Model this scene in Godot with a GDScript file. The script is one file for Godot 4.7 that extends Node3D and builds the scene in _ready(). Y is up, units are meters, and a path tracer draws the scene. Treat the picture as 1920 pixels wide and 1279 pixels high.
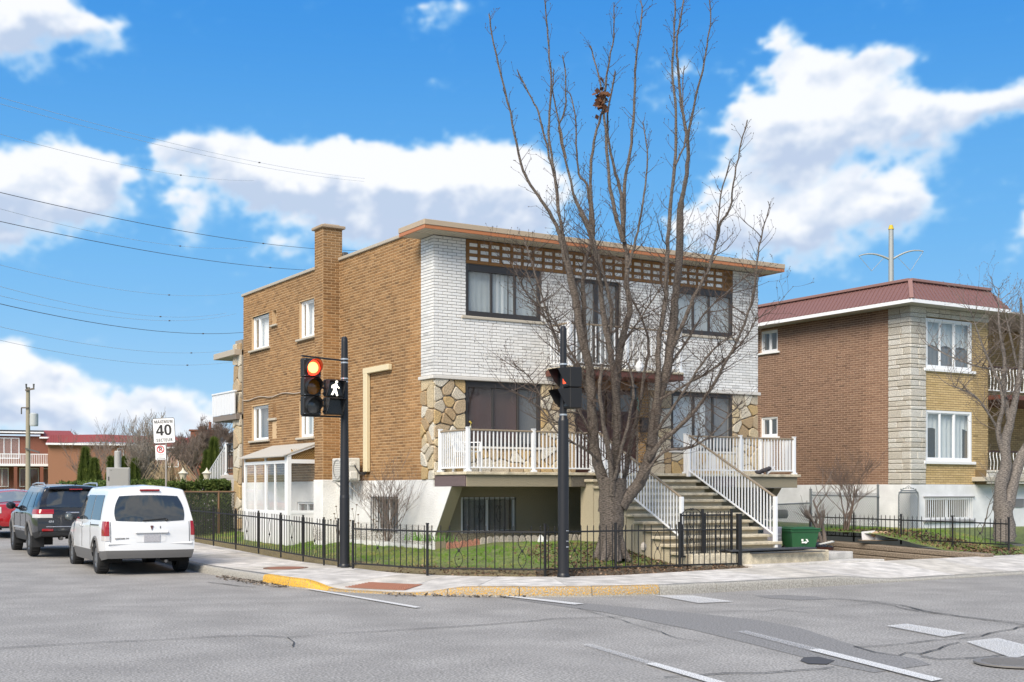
extends Node3D
# A street corner: a brick duplex on a raised lot, its bare tree, fence, signals and parked cars.
# Metres; the duplex's front left corner stands at the origin, its front looks along +Z, the side street runs along -Z.

const WHITE_PAINT := Color(0.78, 0.79, 0.80)
var rng := RandomNumberGenerator.new()
var tx := {}
var mats := {}

class MB:
	var v := PackedVector3Array()
	var n := PackedVector3Array()
	var c := PackedColorArray()
	var t := Transform3D.IDENTITY
	var col := Color.WHITE
	func put(p: Vector3, q: Vector3) -> void:
		v.append(t * p)
		n.append((t.basis * q).normalized())
		c.append(col)
	func tri(p: Vector3, q: Vector3, r: Vector3) -> void:  # counter-clockwise seen from outside
		var m := (q - p).cross(r - p)
		put(p, m); put(r, m); put(q, m)
	func quad(p: Vector3, q: Vector3, r: Vector3, s: Vector3) -> void:
		var m := (r - p).cross(s - q)
		put(p, m); put(r, m); put(q, m)
		put(p, m); put(s, m); put(r, m)
	func quadn(p: Vector3, q: Vector3, r: Vector3, s: Vector3, np: Vector3, nq: Vector3, nr: Vector3, ns: Vector3) -> void:
		put(p, np); put(r, nr); put(q, nq)
		put(p, np); put(s, ns); put(r, nr)
	func box(o: Vector3, size: Vector3, bev := 0.0) -> void:
		var h := size * 0.5
		var b := minf(bev, minf(h.x, minf(h.y, h.z)) * 0.9)
		for axis in 3:
			var u := (axis + 1) % 3
			var w := (axis + 2) % 3
			for s in [-1.0, 1.0]:
				var q := []
				for k in [[-1, -1], [1, -1], [1, 1], [-1, 1]]:
					var p := Vector3.ZERO
					p[axis] = s * h[axis]
					p[u] = k[0] * s * (h[u] - b)
					p[w] = k[1] * (h[w] - b)
					q.append(o + p)
				quad(q[0], q[1], q[2], q[3])
		if b <= 0.0:
			return
		for axis in 3:  # twelve edges
			var u := (axis + 1) % 3
			var w := (axis + 2) % 3
			for su in [-1.0, 1.0]:
				for sw in [-1.0, 1.0]:
					var q := []
					for k in [[-1, 0], [1, 0], [1, 1], [-1, 1]]:
						var p := Vector3.ZERO
						p[axis] = k[0] * (h[axis] - b)
						p[u] = su * (h[u] - (b if k[1] == 1 else 0.0))
						p[w] = sw * (h[w] - (0.0 if k[1] == 1 else b))
						q.append(o + p)
					if su * sw > 0:
						quad(q[3], q[2], q[1], q[0])
					else:
						quad(q[0], q[1], q[2], q[3])
		for sx in [-1.0, 1.0]:
			for sy in [-1.0, 1.0]:
				for sz in [-1.0, 1.0]:
					var a := o + Vector3(sx * h.x, sy * (h.y - b), sz * (h.z - b))
					var e := o + Vector3(sx * (h.x - b), sy * h.y, sz * (h.z - b))
					var f := o + Vector3(sx * (h.x - b), sy * (h.y - b), sz * h.z)
					if sx * sy * sz > 0:
						tri(a, e, f)
					else:
						tri(a, f, e)
	func span(a: Vector3, b: Vector3, bev := 0.0) -> void:  # a box from corner to corner
		box((a + b) * 0.5, (b - a).abs(), bev)
	func bar(a: Vector3, b: Vector3, w: float, h: float, bev := 0.0, up := Vector3.UP) -> void:  # a beam of section w x h from a to b
		var keep := t
		var z := (b - a).normalized()
		var x := up.cross(z)
		x = Vector3.RIGHT if x.length() < 1e-4 else x.normalized()
		t = keep * Transform3D(Basis(x, z.cross(x), z), (a + b) * 0.5)
		box(Vector3.ZERO, Vector3(w, h, a.distance_to(b)), bev)
		t = keep
	func tube(pts: PackedVector3Array, rad: PackedFloat32Array, sides := 6, cap := true) -> void:
		var m := pts.size()
		if m < 2:
			return
		var d0 := (pts[1] - pts[0]).normalized()
		var x := d0.cross(Vector3.UP if absf(d0.y) < 0.9 else Vector3.RIGHT).normalized()
		var last := []
		for i in m:
			var d := (pts[mini(i + 1, m - 1)] - pts[maxi(i - 1, 0)]).normalized()
			x = (x - d * x.dot(d)).normalized()
			var y := d.cross(x)
			var ring := []
			for k in sides:
				var a := TAU * k / sides
				var q := x * cos(a) + y * sin(a)
				ring.append([pts[i] + q * rad[i], q])
			if i > 0:
				for k in sides:
					var l := (k + 1) % sides
					quadn(last[k][0], last[l][0], ring[l][0], ring[k][0], last[k][1], last[l][1], ring[l][1], ring[k][1])
			if cap and (i == 0 or i == m - 1) and rad[i] > 0.0005:
				for k in sides:
					var l := (k + 1) % sides
					if i == 0:
						tri(pts[i], ring[l][0], ring[k][0])
					else:
						tri(pts[i], ring[k][0], ring[l][0])
			last = ring
	func rod(a: Vector3, b: Vector3, r: float, sides := 6, r2 := -1.0) -> void:
		tube(PackedVector3Array([a, b]), PackedFloat32Array([r, r if r2 < 0.0 else r2]), sides)
	func lathe(profile: Array, sides := 16, squash := Vector3.ONE) -> void:  # [radius, height] upwards, round the y axis
		for i in profile.size() - 1:
			var p0: Array = profile[i]
			var p1: Array = profile[i + 1]
			if absf(p0[0] - p1[0]) + absf(p0[1] - p1[1]) < 1e-6:
				continue
			var slope := Vector2(p1[1] - p0[1], p0[0] - p1[0]).normalized()
			for k in sides:
				var a := TAU * k / sides
				var b := TAU * (k + 1) / sides
				var da := Vector3(sin(a), 0, cos(a))
				var db := Vector3(sin(b), 0, cos(b))
				var na := da * slope.x + Vector3.UP * slope.y
				var nb := db * slope.x + Vector3.UP * slope.y
				quadn((da * p0[0] + Vector3.UP * p0[1]) * squash, (db * p0[0] + Vector3.UP * p0[1]) * squash, (db * p1[0] + Vector3.UP * p1[1]) * squash, (da * p1[0] + Vector3.UP * p1[1]) * squash, na, nb, nb, na)
	func ball(o: Vector3, r: Vector3, rows := 8, sides := 12) -> void:
		var keep := t
		t = keep * Transform3D(Basis(), o)
		var prof := []
		for i in rows + 1:
			var a := PI * i / rows
			prof.append([sin(a), -cos(a)])
		lathe(prof, sides, r)
		t = keep
	func prism(poly: PackedVector2Array, z0: float, z1: float, bev := 0.0) -> void:  # counter-clockwise outline in x, y; front face at z1
		var m := poly.size()
		var top := poly
		if bev > 0.0:
			var mid := Vector2.ZERO
			for p in poly:
				mid += p / m
			top = PackedVector2Array()
			for p in poly:
				top.append(p - (p - mid).normalized() * bev)
		var idx := Geometry2D.triangulate_polygon(top)
		for i in range(0, idx.size(), 3):
			var a := top[idx[i]]
			var b := top[idx[i + 1]]
			var d := top[idx[i + 2]]
			if (b - a).cross(d - a) < 0:
				var e := b
				b = d
				d = e
			tri(Vector3(a.x, a.y, z1), Vector3(b.x, b.y, z1), Vector3(d.x, d.y, z1))
			if bev <= 0.0:
				tri(Vector3(a.x, a.y, z0), Vector3(d.x, d.y, z0), Vector3(b.x, b.y, z0))
		for i in m:
			var j := (i + 1) % m
			if bev > 0.0:
				quad(Vector3(poly[i].x, poly[i].y, z0), Vector3(poly[j].x, poly[j].y, z0), Vector3(poly[j].x, poly[j].y, z1 - bev), Vector3(poly[i].x, poly[i].y, z1 - bev))
				quad(Vector3(poly[i].x, poly[i].y, z1 - bev), Vector3(poly[j].x, poly[j].y, z1 - bev), Vector3(top[j].x, top[j].y, z1), Vector3(top[i].x, top[i].y, z1))
			else:
				quad(Vector3(poly[i].x, poly[i].y, z0), Vector3(poly[j].x, poly[j].y, z0), Vector3(poly[j].x, poly[j].y, z1), Vector3(poly[i].x, poly[i].y, z1))
	func grid(g: Array, skip = null, flip := false) -> void:  # rows of points, smooth; seen from outside rows run up and columns to the right
		var rows := g.size()
		var cols: int = g[0].size()
		var nn := []
		for i in rows:
			var line := []
			for j in cols:
				var du: Vector3 = g[i][mini(j + 1, cols - 1)] - g[i][maxi(j - 1, 0)]
				var dv: Vector3 = g[mini(i + 1, rows - 1)][j] - g[maxi(i - 1, 0)][j]
				var m := du.cross(dv)
				line.append((-m if flip else m).normalized())
			nn.append(line)
		for i in rows - 1:
			for j in cols - 1:
				if skip != null and skip.call((g[i][j] + g[i + 1][j + 1] + g[i][j + 1] + g[i + 1][j]) * 0.25):
					continue
				if flip:
					quadn(g[i][j], g[i + 1][j], g[i + 1][j + 1], g[i][j + 1], nn[i][j], nn[i + 1][j], nn[i + 1][j + 1], nn[i][j + 1])
				else:
					quadn(g[i][j], g[i][j + 1], g[i + 1][j + 1], g[i + 1][j], nn[i][j], nn[i][j + 1], nn[i + 1][j + 1], nn[i + 1][j])
	func mesh() -> ArrayMesh:
		var m := ArrayMesh.new()
		if v.is_empty():
			return m
		var a := []
		a.resize(Mesh.ARRAY_MAX)
		a[Mesh.ARRAY_VERTEX] = v
		a[Mesh.ARRAY_NORMAL] = n
		a[Mesh.ARRAY_COLOR] = c
		m.add_surface_from_arrays(Mesh.PRIMITIVE_TRIANGLES, a)
		return m

func v3(x: float, y: float, z: float) -> Vector3:
	return Vector3(x, y, z)

func face_front(z: float) -> Transform3D:  # local x along +X, local z out of the wall
	return Transform3D(Basis(), Vector3(0, 0, z))

func face_left(x: float) -> Transform3D:  # a wall that looks along -X: local x along +Z
	return Transform3D(Basis(Vector3(0, 0, 1), Vector3(0, 1, 0), Vector3(-1, 0, 0)), Vector3(x, 0, 0))

func face_right(x: float) -> Transform3D:  # a wall that looks along +X: local x along -Z
	return Transform3D(Basis(Vector3(0, 0, -1), Vector3(0, 1, 0), Vector3(1, 0, 0)), Vector3(x, 0, 0))

func face_back(z: float) -> Transform3D:
	return Transform3D(Basis(Vector3(-1, 0, 0), Vector3(0, 1, 0), Vector3(0, 0, -1)), Vector3(0, 0, z))

func thing(called: String, label: String, category: String, at := Vector3.ZERO, turn := 0.0, group := "") -> Node3D:
	var o := Node3D.new()
	o.name = called
	add_child(o, true)
	o.position = at
	o.rotation.y = turn
	return tag(o, label, category, group)

func tag(o: Node3D, label: String, category: String, group := "") -> Node3D:
	o.set_meta("label", label)
	o.set_meta("category", category)
	if group:
		o.set_meta("group", group)
	return o

func part(called: String, shape, m: Material, parent: Node = null, label := "") -> MeshInstance3D:
	var o := MeshInstance3D.new()
	o.name = called
	o.mesh = shape.mesh() if shape is MB else shape
	o.material_override = m
	(parent if parent else self).add_child(o, true)
	if label:
		o.set_meta("label", label)
	return o

func struct(called: String, shape, m: Material) -> MeshInstance3D:
	var o := part(called, shape, m)
	o.set_meta("kind", "structure")
	return o

func many(called: String, shape: Mesh, where: Array, tints: PackedColorArray, m: Material, parent: Node = null) -> MultiMeshInstance3D:
	var mm := MultiMesh.new()
	mm.transform_format = MultiMesh.TRANSFORM_3D
	mm.use_colors = true
	mm.mesh = shape
	mm.instance_count = where.size()
	for i in where.size():
		mm.set_instance_transform(i, where[i])
		mm.set_instance_color(i, tints[i])
	var o := MultiMeshInstance3D.new()
	o.name = called
	o.multimesh = mm
	o.material_override = m
	o.set_meta("kind", "stuff")
	(parent if parent else self).add_child(o, true)
	return o

func noise_tex(key: String, freq: float, lo: float, hi: float, kind := FastNoiseLite.TYPE_SIMPLEX_SMOOTH, octaves := 4, size := 512, gamma := 1.0, stretch := 1) -> Texture2D:
	if tx.has(key):
		return tx[key]
	var f := FastNoiseLite.new()
	f.seed = hash(key) % 10000
	f.noise_type = kind
	f.frequency = freq
	f.fractal_type = FastNoiseLite.FRACTAL_FBM
	f.fractal_octaves = octaves
	var t := NoiseTexture2D.new()
	t.width = size
	t.height = size / stretch
	t.seamless = true
	t.noise = f
	var g := Gradient.new()
	g.set_color(0, Color(lo, lo, lo))
	g.set_color(1, Color(hi, hi, hi))
	if gamma != 1.0:
		g.add_point(0.5, Color.WHITE * lerpf(lo, hi, pow(0.5, gamma)) + Color(0, 0, 0, 1))
	t.color_ramp = g
	tx[key] = t
	t.set_meta("mean", pow((lo + hi) * 0.5, 2.2))
	return t

func mat(key: String, base: Color, rough := 0.8, o := {}) -> StandardMaterial3D:  # base is a real-world (linear) colour
	if mats.has(key):
		return mats[key]
	var m := StandardMaterial3D.new()
	m.resource_name = key
	var mean := 1.0  # the textures only darken: keep the mean at the base colour
	for k in ["tex", "detail"]:
		if o.has(k):
			mean *= o[k].get_meta("mean")
	var lift := minf(1.0 / mean, 1.0 / maxf(0.02, maxf(base.r, maxf(base.g, base.b))))
	m.albedo_color = Color(base.r * lift, base.g * lift, base.b * lift).linear_to_srgb()
	m.roughness = rough
	m.metallic = o.get("metal", 0.0)
	m.metallic_specular = o.get("spec", 0.5)
	m.vertex_color_use_as_albedo = o.get("tint", false)
	if o.has("tex"):
		m.albedo_texture = o.tex
		m.uv1_triplanar = true
		m.uv1_world_triplanar = o.get("world", true)
		m.uv1_scale = Vector3.ONE * float(o.get("scale", 1.0)) * (o.stretch if o.has("stretch") else Vector3.ONE)
	if o.has("bump"):
		m.heightmap_enabled = true
		m.heightmap_texture = o.bump
		m.heightmap_scale = o.get("depth", 0.3)
		m.uv1_triplanar = true
		m.uv1_world_triplanar = o.get("world", true)
		m.uv1_scale = Vector3.ONE * float(o.get("scale", 1.0)) * (o.stretch if o.has("stretch") else Vector3.ONE)
	if o.has("detail"):
		m.detail_enabled = true
		m.detail_albedo = o.detail
		m.detail_blend_mode = BaseMaterial3D.BLEND_MODE_MUL
		m.detail_uv_layer = BaseMaterial3D.DETAIL_UV_2
		m.uv2_triplanar = true
		m.uv2_world_triplanar = true
		m.uv2_scale = Vector3.ONE * float(o.get("detail_scale", 0.2))
	if o.has("coat"):
		m.clearcoat_enabled = true
		m.clearcoat = o.coat
		m.clearcoat_roughness = 0.05
	if o.has("glow"):
		m.emission_enabled = true
		m.emission = Color(o.glow).linear_to_srgb()
		m.emission_energy_multiplier = o.get("power", 1.0)
	if o.has("alpha"):
		m.transparency = BaseMaterial3D.TRANSPARENCY_ALPHA
		m.albedo_color.a = o.alpha
	if o.has("back"):
		m.backlight_enabled = true
		m.backlight = Color(o.back).linear_to_srgb()
	mats[key] = m
	return m

func words(text: String, height: float, bold := true, depth := 0.004) -> TextMesh:
	var f := SystemFont.new()
	f.font_names = PackedStringArray(["Droid Sans"])
	f.font_weight = 700 if bold else 400
	var t := TextMesh.new()
	t.text = text
	t.font = f
	t.font_size = 64
	t.pixel_size = height / 46.0
	t.depth = depth
	t.curve_step = 2.0
	return t

func write(called: String, text: String, height: float, m: Material, parent: Node, at: Transform3D, bold := true) -> MeshInstance3D:
	var o := part(called, words(text, height, bold), m, parent)
	o.transform = at
	return o

func rise(z: float) -> float:  # the side street climbs gently away from the crossing
	return maxf(0.0, -3.0 - z) * 0.016

func smooth(a: float, b: float, x: float) -> float:
	var t := clampf((x - a) / (b - a), 0.0, 1.0)
	return t * t * (3.0 - 2.0 * t)

# Clouds: azimuth (degrees clockwise from -Z), elevation, half width, half height, strength
func cloud_list() -> Array:
	return [
		[11.2, 19.1, 2.3, 1.0, 1.1], [13.5, 18.8, 1.3, 0.7, 0.9], [10.3, 19.3, 1.7, 1.0, 1], [28.7, 20.7, 1.7, 0.5, 0.75], [27.3, 20.9, 1.0, 0.3, 0.5], [28.3, 17.9, 0.7, 0.3, 0.55], [25.5, 15.2, 0.7, 0.3, 0.6],
		[11.2, 13.0, 2.3, 1.3, 1.3], [13.5, 13.2, 1.5, 1.3, 1.2], [10.5, 11.5, 2.5, 1.2, 1.1], [14.5, 13.1, 0.7, 1.1, 0.6], [13.1, 11.7, 1.7, 1.0, 0.8], [10.1, 10.4, 1.7, 0.4, 0.9], [17.4, 14.9, 1.2, 0.6, 0.9],
		[17.0, 14.1, 1.1, 0.7, 0.9], [19.7, 14.5, 1.8, 1.0, 1.3], [22.3, 13.5, 2.6, 1.0, 1.3], [24.6, 13.3, 2.6, 1.2, 1.3], [27.0, 13.6, 2.6, 1.4, 1.4], [29.9, 13.4, 2.9, 1.6, 1.4], [31.8, 13.0, 2.6, 1.8, 1.1],
		[20.4, 13.2, 2.5, 0.9, 0.8], [24.2, 11.7, 2.6, 0.9, 0.9], [27.5, 11.6, 3.8, 1.4, 1], [21.1, 10.7, 1.4, 0.5, 0.7], [17.3, 12.1, 1.1, 1.0, 0.65], [17.5, 11.3, 0.8, 0.8, 0.5], [44.1, 18.9, 1.3, 0.8, 0.9],
		[45.9, 17.9, 1.8, 0.8, 1], [48.1, 18.0, 1.1, 1.1, 0.8], [42.9, 16.0, 1.8, 1.5, 1.1], [45.4, 15.5, 2.5, 1.9, 1.3], [43.6, 14.3, 2.1, 1.1, 0.9], [48.1, 15.7, 2.4, 1.2, 1], [50.7, 15.7, 2.1, 0.7, 1],
		[53.1, 15.8, 1.5, 0.7, 1], [46.8, 12.3, 2.5, 1.2, 1.2], [48.8, 12.4, 1.3, 0.9, 1], [45.2, 10.9, 2.0, 1.0, 1.1], [42.9, 11.2, 2.5, 1.4, 1], [40.6, 11.5, 2.1, 1.4, 0.8], [39.0, 17.8, 1.2, 1.1, 0.4],
		[38.0, 18.4, 1.4, 0.5, 0.35], [50.1, 14.7, 1.3, 1.1, 0.6], [42.2, 13.2, 1.4, 0.9, 0.5], [10.5, 4.9, 1.7, 0.8, 1.1], [12.6, 4.9, 1.0, 0.7, 1], [9.9, 3.6, 2.5, 0.8, 1], [11.4, 3.4, 1.9, 0.8, 0.9],
		[15.5, 4.2, 1.3, 0.7, 1], [14.8, 3.0, 2.4, 0.9, 0.8], [17.3, 3.7, 1.3, 0.9, 0.7], [18.2, 2.1, 1.8, 1.4, 0.8], [13.7, 6.4, 1.1, 0.3, 0.4], [12.0, 2.1, 2.1, 1.1, 0.7], [10.3, 5.6, 0.8, 0.7, 0.8],
		[54.5, 15.8, 1.2, 0.8, 0.9], [55.1, 10.9, 2.2, 1.3, 0.9], [9.1, 4.9, 1.4, 1.3, 1], [8.7, 18.3, 2.2, 1.2, 1], [8.9, 12.2, 1.2, 1.5, 1],
	]

func sky_color(az: float, el: float, f: FastNoiseLite, g: FastNoiseLite, list: Array) -> Color:
	var up := clampf(el / 24.0, 0.0, 1.0)
	var blue := Color(0.70, 0.85, 0.96).lerp(Color(0.45, 0.715, 0.935), smooth(0.0, 0.5, up)).lerp(Color(0.245, 0.565, 0.88), smooth(0.38, 1.0, up))
	if el > 24.0:
		blue = blue.lerp(Color(0.13, 0.40, 0.74), smooth(24.0, 90.0, el))
	var ce := cos(deg_to_rad(el))
	var px := az * ce
	var wob := f.get_noise_2d(px * 5.0, el * 8.0)
	var fine := f.get_noise_2d(px * 15.0 + 300.0, el * 21.0)
	var puff := 1.0 - 2.2 * absf(f.get_noise_2d(px * 10.0 + 700.0, el * 14.0))  # cauliflower tops
	var wx := az + 1.0 * f.get_noise_2d(px * 3.2 + 50.0, el * 4.5) + 0.35 * fine
	var wy := el + 0.55 * f.get_noise_2d(px * 3.2 - 150.0, el * 4.5) + 0.2 * fine
	var d := -0.5
	var shade := 0.0
	for c in list:
		var dx: float = (wx - c[0]) / c[2]
		var dy: float = (wy - c[1]) / c[3]
		var q := dx * dx + dy * dy
		if q < 6.0:
			var w: float = 0.92 * c[4] * exp(-q * 0.85)
			d += w
			shade += w * (-dy)
	if list.is_empty():  # away from the photographed part of the sky: the same kind of broken cloud
		d += maxf(0.0, g.get_noise_2d(px * 1.1, el * 2.2) + 0.3) * 2.4 * (1.0 - 0.3 * smooth(30, 80, el))
		shade = g.get_noise_2d(px * 1.1, el * 2.2 + 3.0) - g.get_noise_2d(px * 1.1, el * 2.2 - 3.0)
	var veil := f.get_noise_2d(px * 2.2 + 400.0, el * 5.0)
	d += 0.46 * wob + 0.3 * fine + 0.14 * puff + 0.2 * veil
	var a := lerpf(smooth(-0.04, 0.5, d), smooth(-0.3, 0.95, d), smooth(-0.25, 0.4, shade))  # crisp above, ragged below
	var billow := f.get_noise_2d(px * 8.0 + 90.0, el * 12.0)
	var dark := clampf(0.42 + shade * 1.0 - 0.55 * wob - 0.7 * billow - 0.25 * fine, 0.0, 1.0) * smooth(0.2, 0.85, d)
	var white := Color(0.99, 0.99, 1.0).lerp(Color(0.62, 0.71, 0.85), dark * 0.62)
	return blue.lerp(white, a * 0.965)

func sky_picture() -> Image:
	var f := FastNoiseLite.new()
	f.seed = 11
	f.frequency = 0.055
	f.fractal_octaves = 5
	f.fractal_gain = 0.52
	var g := FastNoiseLite.new()
	g.seed = 5
	g.frequency = 0.03
	g.fractal_octaves = 4
	var w := 4096
	var small := Image.create_empty(512, 256, false, Image.FORMAT_RGB8)
	small.fill(Color(0.42, 0.42, 0.42))
	for y in 130:
		for x in 512:
			var az := (x + 0.5) / 512.0 * 360.0
			var el := 90.0 - (y + 0.5) / 256.0 * 180.0
			var edge := az if az < 180.0 else 360.0 - az  # no seam behind
			var here := sky_color(edge if az < 180.0 else edge + 400.0, maxf(el, 0.0), f, g, [])
			small.set_pixel(x, y, here)
	small.resize(w, w / 2, Image.INTERPOLATE_CUBIC)
	var list := cloud_list()
	var per := w / 360.0
	var x0 := int(4.0 * per)
	var x1 := int(60.0 * per)
	var y0 := int((90.0 - 27.0) * per)
	var y1 := int((90.0 + 0.5) * per)
	for y in range(y0, y1):
		var el := 90.0 - (y + 0.5) / per
		for x in range(x0, x1):
			var az := (x + 0.5) / per
			var mix := smooth(4.0, 7.5, az) * (1.0 - smooth(56.0, 60.0, az)) * (1.0 - smooth(23.5, 27.0, el))
			if mix <= 0.0:
				continue
			var c := sky_color(az, maxf(el, 0.0), f, g, list)
			if mix < 1.0:
				c = small.get_pixel(x, y).lerp(c, mix)
			small.set_pixel(x, y, c)
	return small

func set_stage() -> void:
	var cam := Camera3D.new()
	cam.name = "camera"
	cam.projection = Camera3D.PROJECTION_FRUSTUM
	cam.near = 0.1
	cam.far = 1500.0
	cam.size = 2.0 * 0.26769 * cam.near
	cam.frustum_offset = Vector2(0, 0.11783 * cam.near)
	cam.position = Vector3(-12.5955, 1.68, 23.3709)
	cam.rotation.y = -deg_to_rad(31.8)
	add_child(cam)
	cam.current = true
	var env := Environment.new()
	env.background_mode = Environment.BG_SKY
	var sky := Sky.new()
	var pan := PanoramaSkyMaterial.new()
	pan.panorama = ImageTexture.create_from_image(sky_picture())
	pan.energy_multiplier = 1.0
	sky.sky_material = pan
	env.sky = sky
	env.background_energy_multiplier = 0.305
	env.tonemap_mode = Environment.TONE_MAPPER_LINEAR
	env.tonemap_exposure = 3.45
	env.sdfgi_enabled = true
	env.ssao_enabled = true
	env.ssil_enabled = true
	var we := WorldEnvironment.new()
	we.name = "world_environment"
	we.environment = env
	add_child(we)
	var sun := DirectionalLight3D.new()
	sun.name = "sun"
	sun.light_energy = 0.5
	sun.light_angular_distance = 35.0
	sun.light_color = Color(1.0, 0.95, 0.875)
	sun.shadow_enabled = true
	add_child(sun)
	sun.look_at_from_position(Vector3(-7, 7.0, 4.8), Vector3.ZERO)

# Textures shared by the materials
func make_textures() -> void:
	noise_tex("grain", 0.09, 0.8, 1.0, FastNoiseLite.TYPE_SIMPLEX, 4)
	noise_tex("blotch", 0.012, 0.74, 1.0, FastNoiseLite.TYPE_SIMPLEX_SMOOTH, 5)
	noise_tex("stone", 0.03, 0.68, 1.0, FastNoiseLite.TYPE_SIMPLEX, 5)
	noise_tex("bump", 0.05, 0.0, 1.0, FastNoiseLite.TYPE_SIMPLEX, 5)
	noise_tex("pits", 0.16, 0.35, 1.0, FastNoiseLite.TYPE_CELLULAR, 2)
	noise_tex("speck", 0.3, 0.62, 1.0, FastNoiseLite.TYPE_SIMPLEX, 2, 1024)

# ---------------------------------------------------------------- ground, streets, kerbs, sidewalk, yard
const KERB_R := 5.3

func inside(x: float, z: float) -> float:  # how far inside the kerb line
	var dx := x + 4.2 - 0.05 * maxf(0.0, -z - 2.0)
	var dz := 7.15 - 0.035 * maxf(0.0, x - 4.0) - z
	if dx < KERB_R and dz < KERB_R:
		return KERB_R - Vector2(KERB_R - dx, KERB_R - dz).length()
	return minf(dx, dz)

func kerb_at(s: float, off: float) -> Vector2:  # s runs from the side street (negative) round the corner to the front street
	if s < 0.0:
		var z := 1.85 + s
		return Vector2(-4.2 + 0.05 * maxf(0.0, -z - 2.0) + off, z)
	if s < KERB_R * PI / 2:
		var a := s / KERB_R
		return Vector2(1.1 - cos(a) * (KERB_R - off), 1.85 + sin(a) * (KERB_R - off))
	var x := 1.1 + s - KERB_R * PI / 2
	return Vector2(x, 7.15 - 0.035 * maxf(0.0, x - 4.0) - off)

func kerb_h(s: float) -> float:
	var h := 0.155 - 0.13 * (smooth(0.9, 1.9, s) - smooth(3.3, 4.5, s))
	return h - 0.105 * smooth(11.6, 13.0, s)

func walk_y(s: float, off: float) -> float:
	return rise(kerb_at(s, 0).y) + lerpf(kerb_h(s), 0.185 + 0.05 * smooth(8, 13, s), clampf(off / 1.9, 0.0, 1.0))

func yard_y(x: float, z: float) -> float:
	var d := inside(x, z)
	if d < 1.75:
		return rise(z) - 0.15
	var y := rise(z) + lerpf(-0.05, 0.16, smooth(1.75, 2.1, d)) + 0.05 * smooth(8, 12, x)
	y += 0.1 * smooth(2.05, 2.45, d) + 0.36 * smooth(2.5, 5.6, d)
	if x > 3.6 and x < 7.6 and z > 3.0:
		y = minf(y, 0.30)
	return y + 0.012 * sin(x * 5.1 + z * 3.3) * sin(z * 4.7 - x * 2.2) * smooth(2.0, 2.4, d)

func strip(mb: MB, path: Array, w: float, y: float, jag := 0.0) -> void:
	for i in path.size() - 1:
		var a: Vector2 = path[i]
		var b: Vector2 = path[i + 1]
		var steps := int(maxf(1.0, a.distance_to(b) / 0.25)) if jag > 0.0 else 1
		var d := (b - a).normalized()
		var q := Vector2(d.y, -d.x)
		var pa := a
		var wa := w
		for k in steps:
			var pb := a.lerp(b, (k + 1.0) / steps)
			if k < steps - 1:
				pb += q * rng.randf_range(-jag, jag)
			var wb := w * (rng.randf_range(0.35, 1.5) if jag > 0.0 else 1.0)
			mb.quad(v3(pa.x + q.x * wa * 0.5, y, pa.y + q.y * wa * 0.5), v3(pa.x - q.x * wa * 0.5, y, pa.y - q.y * wa * 0.5), v3(pb.x - q.x * wb * 0.5, y, pb.y - q.y * wb * 0.5), v3(pb.x + q.x * wb * 0.5, y, pb.y + q.y * wb * 0.5))
			pa = pb
			wa = wb

func flat(poly: Array, y: float) -> MB:
	var mb := MB.new()
	var p := PackedVector2Array(poly)
	var idx := Geometry2D.triangulate_polygon(p)
	for i in range(0, idx.size(), 3):
		var a := p[idx[i]]
		var b := p[idx[i + 1]]
		var c := p[idx[i + 2]]
		if (b - a).cross(c - a) > 0:
			var e := b
			b = c
			c = e
		mb.tri(v3(a.x, y, a.y), v3(b.x, y, b.y), v3(c.x, y, c.y))
	return mb

func worn_paint(key: String, base: Color, lo: float, hi: float) -> StandardMaterial3D:
	var m := mat(key, base, 0.7)
	var f := FastNoiseLite.new()
	f.seed = hash(key) % 1000
	f.frequency = 0.045
	f.fractal_octaves = 5
	var t := NoiseTexture2D.new()
	t.width = 512
	t.height = 512
	t.seamless = true
	t.noise = f
	var g := Gradient.new()
	g.set_offset(0, lo)
	g.set_color(0, Color(1, 1, 1, 0))
	g.set_offset(1, hi)
	g.set_color(1, Color(1, 1, 1, 1))
	t.color_ramp = g
	m.albedo_texture = t
	m.uv1_triplanar = true
	m.uv1_world_triplanar = true
	m.uv1_scale = Vector3.ONE * (2.3 if key.begins_with("road") else 1.4)
	m.transparency = BaseMaterial3D.TRANSPARENCY_ALPHA
	return m

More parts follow.
